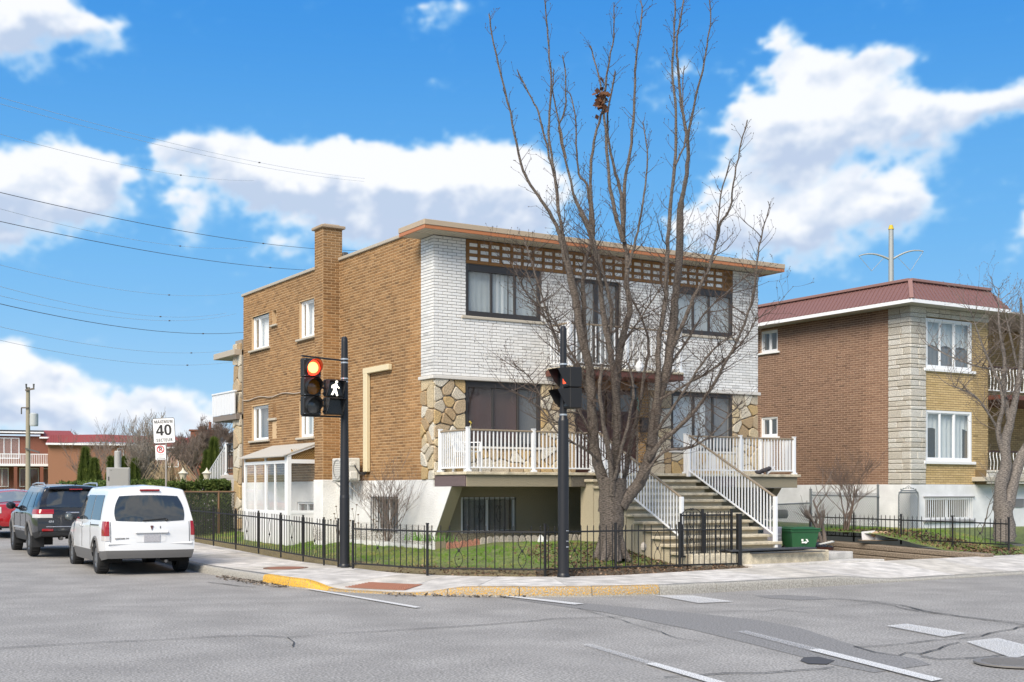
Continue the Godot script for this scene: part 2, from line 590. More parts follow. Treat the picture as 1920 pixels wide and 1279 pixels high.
func build_ground() -> void:
	var asphalt := mat("asphalt", Color(0.278, 0.267, 0.252), 0.92, {"tex": noise_tex("aggregate", 0.34, 0.5, 1.0, FastNoiseLite.TYPE_SIMPLEX, 2, 1024), "scale": 0.085, "bump": tx.speck, "depth": 0.6, "detail": noise_tex("worn", 0.03, 0.84, 1.0, FastNoiseLite.TYPE_SIMPLEX_SMOOTH, 5), "detail_scale": 0.045})
	var dark := mat("asphalt_patch", Color(0.205, 0.20, 0.195), 0.9, {"tex": noise_tex("aggregate", 0.34, 0.5, 1.0, FastNoiseLite.TYPE_SIMPLEX, 2, 1024), "scale": 0.1, "bump": tx.speck, "depth": 0.5})
	var concrete := mat("concrete", Color(0.53, 0.505, 0.47), 0.9, {"tex": tx.grain, "scale": 0.9, "detail": tx.blotch, "detail_scale": 0.35, "bump": tx.pits, "depth": 0.12})
	var kerb_m := mat("kerb_concrete", Color(0.36, 0.345, 0.31), 0.95, {"tex": tx.stone, "scale": 1.4, "bump": tx.bump, "depth": 1.2})
	var soil := mat("soil", Color(0.11, 0.083, 0.055), 1.0, {"tex": tx.stone, "scale": 1.3, "bump": tx.bump, "depth": 3.0})
	var lawn := mat("lawn", Color(0.15, 0.19, 0.06), 1.0, {"tex": tx.stone, "scale": 0.8, "bump": tx.speck, "depth": 2.0, "detail": tx.blotch, "detail_scale": 0.5})
	var crack_m := mat("crack", Color(0.05, 0.05, 0.05), 1.0)

	var mb := MB.new()  # the land, out to the horizon
	for k in [[-900.0, -200.0], [-200.0, -60.0], [-60.0, -3.0], [-3.0, 60.0], [60.0, 500.0]]:
		var yb := rise(k[0]) - 0.06
		var ya := rise(k[1]) - 0.06
		for xs in [[-800.0, -16.0], [-16.0, -2.6], [40.0, 900.0]] if k[0] > -70.0 and k[1] < 61.0 else [[-800.0, 900.0]]:
			mb.quad(v3(xs[0], ya, k[1]), v3(xs[1], ya, k[1]), v3(xs[1], yb, k[0]), v3(xs[0], yb, k[0]))
	mb.quad(v3(-2.6, -0.06, 60), v3(40, -0.06, 60), v3(40, -0.06, 5.2), v3(-2.6, -0.06, 5.2))
	struct("ground", mb, lawn)

	mb = MB.new()
	mb.quad(v3(-120, 0, 40), v3(200, 0, 40), v3(200, 0, 5.0), v3(-120, 0, 5.0))
	mb.quad(v3(-120, 0, 5.0), v3(1.2, 0, 5.0), v3(1.2, 0, -0.4), v3(-120, 0, -0.4))
	mb.quad(v3(-14.5, 0, -0.4), v3(-1.6, 0, -0.4), v3(-1.6, 0, -3), v3(-14.5, 0, -3))
	mb.quad(v3(-14.5, 0, -3), v3(-1.6, 0, -3), v3(3.4, rise(-150), -150), v3(-8.5, rise(-150), -150))
	var road := struct("road", mb, asphalt)
	part("asphalt_patch", flat([Vector2(-2.11, 5.3), Vector2(-1.86, 6.06), Vector2(-1.66, 7.56), Vector2(-1.42, 8.83), Vector2(-1.24, 9.79), Vector2(-1.14, 10.96), Vector2(-1.37, 11.96), Vector2(-2.12, 13.53), Vector2(-2.34, 14.04), Vector2(-2.44, 14.68), Vector2(-2.67, 15.04), Vector2(-3.55, 15.13), Vector2(-3.48, 14.54), Vector2(-2.97, 12.77), Vector2(-2.63, 11.46), Vector2(-2.40, 10.10), Vector2(-2.21, 9.01), Vector2(-2.21, 7.95), Vector2(-2.18, 6.57)], 0.004), dark, road)
	part("asphalt_patch", flat([Vector2(1.47, 8.06), Vector2(1.99, 8.19), Vector2(2.20, 8.69), Vector2(2.02, 9.17), Vector2(1.48, 9.06), Vector2(1.34, 8.52)], 0.004), dark, road)
	part("asphalt_patch", flat([Vector2(-3.34, 14.02), Vector2(-3.19, 14.07), Vector2(-3.26, 14.36), Vector2(-3.52, 14.51), Vector2(-3.65, 14.39), Vector2(-3.55, 14.18)], 0.009), mat("tar", Color(0.06, 0.06, 0.066), 0.85), road)
	for crack in [
		[0.03, [Vector2(-10.40, 8.99), Vector2(-9.37, 8.98), Vector2(-8.41, 9.10), Vector2(-7.67, 9.12), Vector2(-7.39, 9.23), Vector2(-7.11, 9.66), Vector2(-6.41, 9.59), Vector2(-5.14, 9.62), Vector2(-3.73, 9.59), Vector2(-3.31, 9.45), Vector2(-2.97, 9.58), Vector2(-2.41, 9.76)]],
		[0.02, [Vector2(-2.22, 8.44), Vector2(-2.61, 9.80), Vector2(-3.02, 11.07), Vector2(-3.11, 11.43), Vector2(-3.35, 11.99), Vector2(-3.37, 12.52)]],
		[0.045, [Vector2(2.06, 9.08), Vector2(2.18, 9.49), Vector2(2.24, 9.87), Vector2(2.09, 10.51), Vector2(1.69, 11.24), Vector2(1.45, 12.07), Vector2(1.40, 12.69), Vector2(1.52, 13.31)]],
		[0.035, [Vector2(2.11, 9.56), Vector2(2.03, 10.27), Vector2(1.56, 11.26), Vector2(1.45, 11.98), Vector2(1.34, 12.58), Vector2(1.19, 13.54)]],
		[0.03, [Vector2(-2.29, 13.70), Vector2(-1.89, 13.78), Vector2(-1.54, 13.77), Vector2(-1.05, 13.72), Vector2(-0.67, 13.78), Vector2(-0.25, 13.73), Vector2(0.44, 13.50), Vector2(1.41, 13.24)]],
		[0.03, [Vector2(-2.22, 13.63), Vector2(-2.44, 14.13), Vector2(-2.43, 14.44), Vector2(-2.16, 14.30), Vector2(-2.15, 14.47), Vector2(-1.67, 14.30), Vector2(-0.97, 14.01)]],
		[0.045, [Vector2(-2.28, 14.58), Vector2(-2.32, 14.85), Vector2(-2.03, 14.93), Vector2(-1.78, 14.99), Vector2(-1.38, 14.94), Vector2(-0.88, 14.89)]],
		[0.035, [Vector2(-5.41, 14.37), Vector2(-5.16, 14.41), Vector2(-4.72, 14.48), Vector2(-4.47, 14.64), Vector2(-3.81, 14.72), Vector2(-3.6, 14.68)]],
		[0.015, [Vector2(-9.24, 4.18), Vector2(-8.11, 4.39), Vector2(-7.24, 5.13), Vector2(-6.09, 5.02)]],
		[0.02, [Vector2(-7.11, 9.66), Vector2(-7.22, 10.13), Vector2(-7.38, 10.48)]],
		[0.02, [Vector2(-1.1, 9.87), Vector2(-0.58, 9.92), Vector2(0.03, 10.12), Vector2(0.13, 10.64)]],
		[0.014, [Vector2(-0.52, 10.23), Vector2(0.33, 10.02), Vector2(1.04, 10.16), Vector2(2.03, 10.06)]],
		[0.05, [Vector2(-5.03, 0.60), Vector2(-4.92, 1.15), Vector2(-4.85, 1.79), Vector2(-4.70, 2.18)]],
		[0.012, [Vector2(3.86, 8.85), Vector2(4.08, 9.74), Vector2(5.11, 9.76), Vector2(6.20, 9.77)]],
	]:
		mb = MB.new()
		strip(mb, crack[1], crack[0] * 0.7, 0.013, 0.035)
		part("crack", mb, crack_m, road)
	var solid := worn_paint("road_paint", Color(0.68, 0.68, 0.67), 0.12, 0.5)
	var faded := worn_paint("road_paint_faded", Color(0.62, 0.62, 0.62), 0.42, 0.75)
	for line in [[[Vector2(-4.15, 3.08), Vector2(-4.05, 3.07), Vector2(-4.07, 7.14), Vector2(-4.20, 7.21)], 0], [[Vector2(-2.14, 5.26), Vector2(-2.02, 5.27), Vector2(-1.76, 7.92), Vector2(-1.98, 7.99)], 0],
		[[Vector2(-4.66, 12.01), Vector2(-4.55, 12.02), Vector2(-4.9, 13.6), Vector2(-5.02, 13.6)], 1], [[Vector2(-5.02, 13.6), Vector2(-4.9, 13.6), Vector2(-5.17, 14.93), Vector2(-5.31, 14.88)], 0],
		[[Vector2(-2.38, 11.95), Vector2(-2.21, 11.92), Vector2(-2.75, 13.66), Vector2(-2.92, 13.66)], 1], [[Vector2(-2.92, 13.66), Vector2(-2.75, 13.66), Vector2(-3.41, 15.80), Vector2(-3.60, 15.83)], 0],
		[[Vector2(-0.37, 12.43), Vector2(0.04, 12.39), Vector2(-0.21, 13.49), Vector2(-0.74, 13.61)], 2], [[Vector2(-0.91, 14.05), Vector2(-0.31, 14.00), Vector2(-0.82, 14.98), Vector2(-1.69, 15.24)], 2], [[Vector2(0.06, 7.3), Vector2(0.54, 7.66), Vector2(0.36, 8.81), Vector2(-0.26, 8.74)], 2]]:
		part("painted_line", flat(line[0], 0.018), [solid, faded, worn_paint("road_paint_worn", Color(0.72, 0.72, 0.71), 0.2, 0.66)][line[1]], road)

	# kerb stones and sidewalk slabs
	var kerb := Node3D.new()
	kerb.name = "kerb"
	add_child(kerb)
	kerb.set_meta("kind", "structure")
	var yellow := worn_paint("kerb_yellow", Color(0.78, 0.44, 0.04), 0.36, 0.46)
	var yellow_worn := worn_paint("kerb_yellow_worn", Color(0.68, 0.38, 0.05), 0.50, 0.66)
	var s := -60.0
	while s < 46.0:
		var len := 2.2 if s < -2.0 or s > 8.6 else 1.16
		var rows := []
		var paint := []
		var n := 6 if len < 2.0 else 3
		for i in n + 1:
			var q := s + 0.006 + (len - 0.012) * i / n
			var h := kerb_h(q)
			var base := rise(kerb_at(q, 0).y)
			var row := []
			var prow := []
			for p in [[-0.035, -0.1], [-0.02, h * 0.35], [-0.008, maxf(h - 0.03, 0.004)], [0.015, h], [0.14, h + 0.004], [0.14, -0.1]]:
				var k := kerb_at(q, p[0])
				row.append(v3(k.x, base + p[1] + (rng.randf_range(-0.004, 0.004) if p[1] > 0 else 0.0), k.y))
			for p in [[-0.03, h * 0.16], [-0.025, h * 0.38], [-0.014, maxf(h - 0.027, 0.008)], [0.013, h + 0.006], [0.13, h + 0.0095]]:
				var k := kerb_at(q, p[0])
				prow.append(v3(k.x, base + p[1], k.y))
			rows.append(row)
			paint.append(prow)
		mb = MB.new()
		mb.grid(rows, null, true)
		for e in [0, n]:  # ends
			var r: Array = rows[e]
			for j in range(1, 4):
				mb.tri(r[0], r[j], r[j + 1])
			mb.tri(r[0], r[4], r[5])
		var stone := part("kerb_stone", mb, kerb_m, kerb)
		if s > -1.8 and s < 7.4:
			mb = MB.new()
			mb.grid(paint, null, true)
			part("yellow_paint", mb, yellow if s < 1.4 else yellow_worn, stone)
		s += len
	var walk := Node3D.new()
	walk.name = "sidewalk"
	add_child(walk)
	walk.set_meta("kind", "structure")
	var slab_m := [concrete, mat("concrete_pale", Color(0.58, 0.555, 0.52), 0.9, {"tex": tx.grain, "scale": 1.0, "detail": tx.blotch, "detail_scale": 0.4, "bump": tx.pits, "depth": 0.12}), mat("concrete_warm", Color(0.51, 0.48, 0.43), 0.9, {"tex": tx.grain, "scale": 0.8, "detail": tx.blotch, "detail_scale": 0.3, "bump": tx.pits, "depth": 0.12})]
	s = -60.0
	var turn := 0
	while s < 46.0:
		var len := 1.5
		var top := []
		var n := 6 if s > -1.6 and s < 8.5 else 2
		for i in n + 1:
			var row := []
			var q := s + 0.007 + (len - 0.014) * i / n
			for o in [0.147, 0.152, 0.6, 1.1, 1.6, 2.05, 2.055]:
				var k := kerb_at(q, o)
				row.append(v3(k.x, walk_y(q, o) - (0.12 if o == 0.147 or o == 2.055 else 0.0), k.y))
			top.append(row)
		mb = MB.new()
		for i in n:
			for j in 6:
				mb.quad(top[i + 1][j], top[i + 1][j + 1], top[i][j + 1], top[i][j])
		for e in [0, n]:
			for j in range(1, 5):
				var a: Vector3 = top[e][j]
				var b: Vector3 = top[e][j + 1]
				mb.quad(a, b, b - Vector3.UP * 0.12, a - Vector3.UP * 0.12)
		part("slab", mb, slab_m[(turn * 7) % 3 if turn % 4 else 0], walk)
		turn += 1
		s += len
	# broken concrete between the sidewalk and the steps
	var cuts := [[Vector2(4.12, -5.12), Vector2(5.6, -5.1), Vector2(5.75, -4.62), Vector2(4.9, -4.4), Vector2(4.2, -4.5)], [Vector2(5.62, -5.1), Vector2(7.9, -4.98), Vector2(7.55, -4.5), Vector2(6.5, -4.66), Vector2(5.78, -4.6)], [Vector2(4.22, -4.48), Vector2(4.92, -4.37), Vector2(5.76, -4.58), Vector2(6.5, -4.62), Vector2(6.6, -3.7), Vector2(4.3, -3.7)], [Vector2(6.52, -4.62), Vector2(7.52, -4.47), Vector2(7.36, -4.0), Vector2(7.3, -3.2), Vector2(6.62, -3.2)]]
	var entry := Node3D.new()
	entry.name = "front_path"
	add_child(entry)
	entry.set_meta("kind", "structure")
	for i in cuts.size():
		mb = MB.new()
		mb.t = Transform3D(Basis(Vector3(1, 0, 0), Vector3(0, 0, -1), Vector3(0, 1, 0)), Vector3.ZERO)
		mb.prism(PackedVector2Array(cuts[i]), -0.2, [0.262, 0.27, 0.335, 0.42][i], 0.015)
		part("broken_slab", mb, slab_m[i % 3], entry)

	# the yard: one height field that rises from the sidewalk to the house
	var cell := 0.2
	var g := []
	for j in 114:
		var row := []
		for i in 93:
			var x := -4.3 + i * cell
			var z := 7.3 - j * cell
			row.append(v3(x, yard_y(x, z), z))
		g.append(row)
	mb = MB.new()
	mb.grid(g, func(p: Vector3): return (p.x > 7.6 and p.x < 11.1 and p.z < 4.85 and p.z > -6.0) or inside(p.x, p.z) < 1.6)
	for k in [[-4.3, 14.1, -60.0, -15.3], [14.1, 60.0, -60.0, 7.0]]:  # further off, coarser
		g = []
		for j in 16:
			var row := []
			for i in 12:
				var x := lerpf(k[0], k[1], i / 11.0)
				var z := lerpf(k[3], k[2], j / 15.0)
				row.append(v3(x, yard_y(x, z) if inside(x, z) > 1.7 else rise(z) + 0.05, z))
			g.append(row)
		mb.grid(g, func(p: Vector3): return inside(p.x, p.z) < 1.7)
	struct("yard", mb, lawn)
	# bare earth and dry turf between the sidewalk and the fence
	for k in [[-16.0, 5.6, mat("dry_turf", Color(0.21, 0.17, 0.09), 1.0, {"tex": tx.stone, "scale": 1.6, "bump": tx.bump, "depth": 2.0})], [5.6, 11.6, soil]]:
		g = []
		var steps := 60
		for i in steps + 1:
			var s2 := lerpf(k[0], k[1], float(i) / steps)
			var row := []
			for j in 6:
				var o2 := 2.03 + j * 0.095
				var p := kerb_at(s2, o2 + (0.05 * sin(s2 * 7.0) + 0.04 * sin(s2 * 17.0) if j == 5 else 0.0))
				row.append(v3(p.x, yard_y(p.x, p.y) + (0.018 if j < 5 else -0.02) + 0.012 * sin(s2 * 23.0 + j * 2.0), p.y))
			g.append(row)
		mb = MB.new()
		mb.grid(g, null, true)
		struct("verge", mb, k[2])
	# blades of grass, thick where the lawn is green
	mb = MB.new()
	for k in 6:
		var a := TAU * k / 6.0 + 0.4
		var d := v3(cos(a), 0, sin(a))
		var q := v3(-sin(a), 0, cos(a)) * 0.0045
		var o := d * 0.012
		var h := 0.04 + 0.012 * (k % 3)
		mb.tri(o - q, o + q, o + d * 0.02 + Vector3.UP * h)
	var tuft := mb.mesh()
	var where := []
	var tints := PackedColorArray()
	var spread := FastNoiseLite.new()
	spread.seed = 3
	spread.frequency = 0.35
	for i in 52000:
		var x := rng.randf_range(-4.0, 14.0)
		var z := rng.randf_range(-14.0, 5.2)
		if x > 7.4 and x < 11.2:
			continue
		var d := inside(x, z)
		if d < 2.08 or (x > 0.0 and x < 8.95 and z < 0.05) or (x > -0.9 and z < -5.9 and z > -9.2) or (x >= 2.6 and z > 1.2 and z < 4.7 and x < 7.4) or (x > 0.0 and z < 1.25 and x < 8.95) or (x > 3.9 and x < 8.0 and z > 2.9):
			continue
		var lush := smooth(2.4, 3.3, d) * (0.55 + 1.1 * spread.get_noise_2d(x, z)) + 0.2
		if x > 0.4 and x < 4.2 and z > 2.7:
			lush *= 0.5
		if d < 2.55:
			lush = 0.35 if x < -1.2 else 0.07
		if rng.randf() > lush:
			continue
		var sc := rng.randf_range(0.7, 1.35) * (1.0 if d > 2.5 else 0.7)
		where.append(Transform3D(Basis(Vector3.UP, rng.randf() * TAU).scaled(Vector3(sc, sc * rng.randf_range(0.7, 1.2), sc)), v3(x, yard_y(x, z) - 0.004, z)))
		var dry := clampf(rng.randf() * 0.5 + 0.4 - 1.3 * spread.get_noise_2d(x * 1.7 + 40.0, z * 1.7) - 0.25 * smooth(2.4, 3.6, d) + (0.5 if d < 2.5 else 0.0), 0.0, 1.0)
		tints.append(Color(0.17, 0.32, 0.04).lerp(Color(0.46, 0.40, 0.17), dry * dry))
	many("grass", tuft, where, tints, mat("blades", Color.WHITE, 0.8, {"tint": true, "back": Color(0.5, 0.6, 0.2)}))
	# last year's leaves along the fence and under the tree
	mb = MB.new()
	mb.quad(v3(-0.03, 0, 0.018), v3(0.0, 0.008, 0.02), v3(0.032, 0.0, 0), v3(0.0, 0.012, -0.022))
	mb.quad(v3(-0.03, 0, 0.018), v3(0.0, 0.012, -0.022), v3(-0.02, 0.015, -0.02), v3(-0.04, 0.004, 0.0))
	var leaf := mb.mesh()
	where = []
	tints = PackedColorArray()
	for i in 17000:
		var x := rng.randf_range(-2.6, 5.0)
		var z := rng.randf_range(2.0, 5.25)
		var d := inside(x, z)
		if d < 2.06 or (x > 4.05 and z < 4.9):
			continue
		var keep := 0.03
		if d < 2.75:
			keep = 0.95 if x > -0.2 else (0.6 if x > -1.6 else 0.25)
		elif Vector2(x - 1.91, z - 3.55).length() < 1.6:
			keep = 0.4
		if rng.randf() > keep:
			continue
		where.append(Transform3D(Basis.from_euler(v3(rng.randf_range(-0.9, 0.9), rng.randf() * TAU, rng.randf_range(-0.9, 0.9))) * Basis.from_scale(Vector3.ONE * rng.randf_range(0.4, 0.95)), v3(x, yard_y(x, z) + rng.randf_range(0.002, 0.03), z)))
		tints.append(Color(0.17, 0.095, 0.05).lerp(Color(0.42, 0.30, 0.20), rng.randf() * rng.randf()).lerp(Color(0.05, 0.032, 0.022), rng.randf() * 0.7))
	for i in 1600:  # and under the neighbour's fence
		var x := rng.randf_range(11.25, 13.0)
		var z := rng.randf_range(0.0, 5.0)
		where.append(Transform3D(Basis.from_euler(v3(rng.randf_range(-0.9, 0.9), rng.randf() * TAU, rng.randf_range(-0.9, 0.9))), v3(x, yard_y(x, z) + rng.randf_range(0.002, 0.03), z)))
		tints.append(Color(0.20, 0.12, 0.07).lerp(Color(0.05, 0.032, 0.022), rng.randf()))
	many("dead_leaves", leaf, where, tints, mat("leaf_litter", Color.WHITE, 0.9, {"tint": true}))

	# iron plates and covers
	var rust := mat("rusty_iron", Color(0.30, 0.135, 0.085), 0.8, {"tex": tx.grain, "scale": 3.0, "metal": 0.2})
	var o := thing("tactile_plate", "rust brown ribbed warning plate set in the sidewalk ramp at the corner", "tactile plate")
	g = []
	var studs := MB.new()
	for i in 15:
		var row := []
		for j in 9:
			var s2 := 1.85 + 1.3 * i / 14.0
			var o2 := 0.28 + 0.62 * j / 8.0
			var p := kerb_at(s2, o2)
			row.append(v3(p.x, walk_y(s2, o2) + 0.007, p.y))
			for e in 2:
				p = kerb_at(s2 + 0.046 * e, o2)
				if i < 14 and j < 8:
					studs.box(v3(p.x, walk_y(s2, o2) + 0.01, p.y), v3(0.028, 0.012, 0.028))
		g.append(row)
	mb = MB.new()
	mb.grid(g, null, true)
	part("plate", mb, rust, o)
	part("studs", studs, mat("worn_rust", Color(0.38, 0.19, 0.13), 0.8), o).set_meta("kind", "stuff")
	o = thing("manhole_cover", "round rusty utility cover in the sidewalk beside the side street", "manhole cover", v3(-3.2, walk_y(-2.05, 0.95) + 0.002, -0.2))
	mb = MB.new()
	mb.lathe([[0.0, -0.01], [0.36, -0.01], [0.36, 0.006], [0.34, 0.01], [0.0, 0.01]], 28)
	part("cover", mb, rust, o)
	mb = MB.new()
	mb.lathe([[0.37, -0.02], [0.44, -0.02], [0.44, 0.006], [0.37, 0.006]], 28)
	part("rim", mb, mat("iron_rim", Color(0.16, 0.09, 0.06), 0.8), o)
	o = thing("storm_drain", "round cast iron storm drain grate in the asphalt by the white paint marks", "storm drain", v3(-1.97, 0.024, 15.45))
	var iron := mat("cast_iron", Color(0.22, 0.21, 0.20), 0.7, {"tex": tx.grain, "scale": 3.0, "metal": 0.3})
	mb = MB.new()
	mb.lathe([[0.30, -0.01], [0.37, -0.01], [0.37, 0.006], [0.30, 0.006], [0.30, -0.01]], 28)
	part("ring", mb, iron, o)
	mb = MB.new()
	mb.lathe([[0.0, -0.002], [0.30, -0.002]], 24)
	part("well", mb, crack_m, o)
	for i in 9:
		var x := -0.24 + i * 0.06
		var h := sqrt(0.09 - x * x)
		mb = MB.new()
		mb.box(v3(x, 0.003, 0), v3(0.03, 0.004, 2.0 * h))
		part("grate_bar", mb, iron, o)

# ---------------------------------------------------------------- masonry and windows
func holed(mb: MB, f: Transform3D, x0: float, y0: float, x1: float, y1: float, holes: Array, thick: float) -> void:
	var keep := mb.t
	mb.t = f
	var xs := [x0, x1]
	var ys := [y0, y1]
	for h in holes:
		for x in [h.position.x, h.end.x]:
			if x > x0 and x < x1 and not x in xs:
				xs.append(x)
		for y in [h.position.y, h.end.y]:
			if y > y0 and y < y1 and not y in ys:
				ys.append(y)
	xs.sort()
	ys.sort()
	for i in xs.size() - 1:
		for j in ys.size() - 1:
			var mid := Vector2((xs[i] + xs[i + 1]) * 0.5, (ys[j] + ys[j + 1]) * 0.5)
			var open := false
			for h in holes:
				open = open or h.has_point(mid)
			if not open:
				mb.span(v3(xs[i], ys[j], -thick), v3(xs[i + 1], ys[j + 1], 0))
	mb.t = keep

func brick_shape(l: float, h: float, d: float) -> ArrayMesh:
	var mb := MB.new()
	var a := l * 0.5
	var b := h * 0.5
	var c := 0.0045
	var o := [v3(-a, -b, d - c), v3(a, -b, d - c), v3(a, b, d - c), v3(-a, b, d - c)]
	var i := [v3(-a + c, -b + c, d), v3(a - c, -b + c, d), v3(a - c, b - c, d), v3(-a + c, b - c, d)]
	var k := [v3(-a, -b, -0.02), v3(a, -b, -0.02), v3(a, b, -0.02), v3(-a, b, -0.02)]
	mb.quad(i[0], i[1], i[2], i[3])
	for n in 4:
		var m := (n + 1) % 4
		mb.quad(o[n], o[m], i[m], i[n])
		mb.quad(k[n], k[m], o[m], o[n])
	return mb.mesh()

func bricks(parent: Node, called: String, f: Transform3D, x0: float, y0: float, x1: float, y1: float, holes: Array, l: float, h: float, gap: float, colors: Array, m_many: Material, m_few: Array, few: int, proud := 0.006, stains := []) -> void:
	var list := []
	var rows := int(round((y1 - y0) / h))
	var rh := (y1 - y0) / rows
	var eye := Vector3(-12.6, 1.7, 23.4)
	for r in rows:
		var yb := y0 + r * rh
		var runs := [[x0, x1]]
		for q in holes:
			if q.position.y < yb + rh * 0.6 and q.end.y > yb + rh * 0.4:
				var next := []
				for run in runs:
					if q.end.x <= run[0] or q.position.x >= run[1]:
						next.append(run)
						continue
					if q.position.x > run[0]:
						next.append([run[0], q.position.x])
					if q.end.x < run[1]:
						next.append([q.end.x, run[1]])
				runs = next
		for run in runs:
			var i := int(floor((run[0] - x0) / l)) - 1
			while true:
				var a: float = x0 + i * l + (0.5 * l if r % 2 else 0.0)
				i += 1
				if a >= run[1] - 0.005:
					break
				var b: float = minf(a + l, run[1])
				a = maxf(a, run[0])
				if b - a < 0.03:
					continue
				var p := f * v3((a + b) * 0.5, yb + rh * 0.5, rng.randf_range(-0.002, 0.002))
				list.append([p.distance_squared_to(eye), Transform3D(f.basis * Basis.from_scale(v3((b - a - gap) / (l - gap), 1, 1)), p)])
	if few > 0:
		list.sort_custom(func(p, q): return p[0] < q[0])
	var shape := brick_shape(l - gap, rh - gap, proud)
	var where := []
	var tints := PackedColorArray()
	for i in list.size():
		var pick: Color = colors[rng.randi() % colors.size()]
		if i < few:
			var o := part(called, shape, m_few[rng.randi() % m_few.size()], parent)
			o.transform = list[i][1]
		else:
			where.append(list[i][1])
			var tone := rng.randf_range(0.9, 1.1) * (1.0 + 0.09 * sin(list[i][1].origin.y * 1.3 + list[i][1].origin.z * 0.7 + list[i][1].origin.x))
			if rng.randf() < 0.03:
				tone *= 0.72
			for st in stains:
				var p: Vector3 = f.affine_inverse() * list[i][1].origin
				if st.has_point(Vector2(p.x, p.y)):
					tone *= lerpf(0.62, 0.95, clampf((st.end.y - p.y) / st.size.y + rng.randf_range(-0.2, 0.3), 0.0, 1.0))
			tints.append(pick * tone)
	if where.size():
		many(called + "_wall", shape, where, tints, m_many, parent)

func brick_mats(key: String, colors: Array, rough := 0.85) -> Array:
	var list := []
	for i in colors.size():
		list.append(mat("%s_%s" % [key, ["a", "b", "c", "d", "e", "f", "g", "h"][i]], colors[i], rough, {"tex": tx.grain, "scale": 2.2, "bump": tx.bump, "depth": 0.15}))
	return list

func clip(poly: PackedVector2Array, mid: Vector2, dir: Vector2, keep: float) -> PackedVector2Array:  # the part where (p - mid) . dir <= -keep
	var out := PackedVector2Array()
	for i in poly.size():
		var a := poly[i]
		var b := poly[(i + 1) % poly.size()]
		var da := (a - mid).dot(dir) + keep
		var db := (b - mid).dot(dir) + keep
		if da <= 0.0:
			out.append(a)
		if (da < 0.0) != (db < 0.0) and absf(da - db) > 1e-9:
			out.append(a.lerp(b, da / (da - db)))
	return out

func rubble(parent: Node, f: Transform3D, x0: float, y0: float, x1: float, y1: float, size: float, list: Array) -> void:
	var seeds := []
	var nx := maxi(1, int(round((x1 - x0) / size)))
	var ny := maxi(1, int(round((y1 - y0) / size)))
	for i in nx:
		for j in ny:
			if rng.randf() < 0.2 and nx * ny > 4:
				continue
			seeds.append(Vector2(x0 + (i + 0.5 + rng.randf_range(-0.47, 0.47)) * (x1 - x0) / nx, y0 + (j + 0.5 + rng.randf_range(-0.47, 0.47)) * (y1 - y0) / ny))
	for s in seeds:
		var poly := PackedVector2Array([Vector2(x0, y0), Vector2(x1, y0), Vector2(x1, y1), Vector2(x0, y1)])
		for q in seeds:
			if q != s and s.distance_to(q) < size * 4.0:
				poly = clip(poly, (s + q) * 0.5, (q - s).normalized(), 0.011)
		if poly.size() < 3:
			continue
		var soft := PackedVector2Array()  # blunt corners
		for i in poly.size():
			var p := poly[i]
			var a := poly[(i + poly.size() - 1) % poly.size()]
			var b := poly[(i + 1) % poly.size()]
			soft.append(p.lerp(a, minf(0.25, 0.03 / maxf(0.01, p.distance_to(a)))))
			soft.append(p.lerp(b, minf(0.25, 0.03 / maxf(0.01, p.distance_to(b)))))
		var mb := MB.new()
		mb.t = f * Transform3D(Basis.from_euler(v3(rng.randf_range(-0.03, 0.03), rng.randf_range(-0.03, 0.03), 0)), Vector3.ZERO)
		mb.t.origin += f.basis * Vector3.ZERO
		var lift := rng.randf_range(0.035, 0.075)
		var c := Vector2.ZERO
		for p in soft:
			c += p / soft.size()
		var local := PackedVector2Array()
		for p in soft:
			local.append(p - c)
		mb.t = f * Transform3D(Basis.from_euler(v3(rng.randf_range(-0.05, 0.05), rng.randf_range(-0.05, 0.05), 0)), v3(c.x, c.y, 0))
		mb.prism(local, -0.02, lift, 0.014)
		part("stone", mb, list[rng.randi() % list.size()], parent)

func pane(mb: MB, x0: float, y0: float, x1: float, y1: float, z: float) -> void:
	mb.quad(v3(x0, y0, z), v3(x1, y0, z), v3(x1, y1, z), v3(x0, y1, z))

func drape(f: Transform3D, x0: float, y0: float, x1: float, y1: float, z: float, folds: float, amp := 0.025, scallop := 0.0) -> MB:
	var mb := MB.new()
	mb.t = f
	var n := int(maxf(8.0, (x1 - x0) * folds * 8.0))
	var g := []
	for j in 2:
		var row := []
		for i in n + 1:
			var x := lerpf(x0, x1, float(i) / n)
			var low := y0 + scallop * absf(sin(x * 5.0))
			row.append(v3(x, low if j == 0 else y1, z + amp * sin(x * folds * TAU) * (1.0 if j == 0 else 0.6) + amp * 0.4 * sin(x * folds * 2.7 + 1.0)))
		g.append(row)
	mb.grid(g)
	return mb

func splash(parent: Node, f: Transform3D, x0: float, x1: float, y0: float, h: float) -> void:  # mud splashed and washed up the foot of a wall
	var mb := MB.new()
	mb.t = f
	for k in 4:
		mb.quad(v3(x0, y0, 0.004 + 0.001 * k), v3(x1, y0, 0.004 + 0.001 * k), v3(x1, y0 + h * (1.0 - 0.22 * k), 0.004 + 0.001 * k), v3(x0, y0 + h * (1.0 - 0.22 * k), 0.004 + 0.001 * k))
	part("splash_stain", mb, worn_paint("splash_dirt", Color(0.34, 0.27, 0.19), 0.52, 1.0), parent)

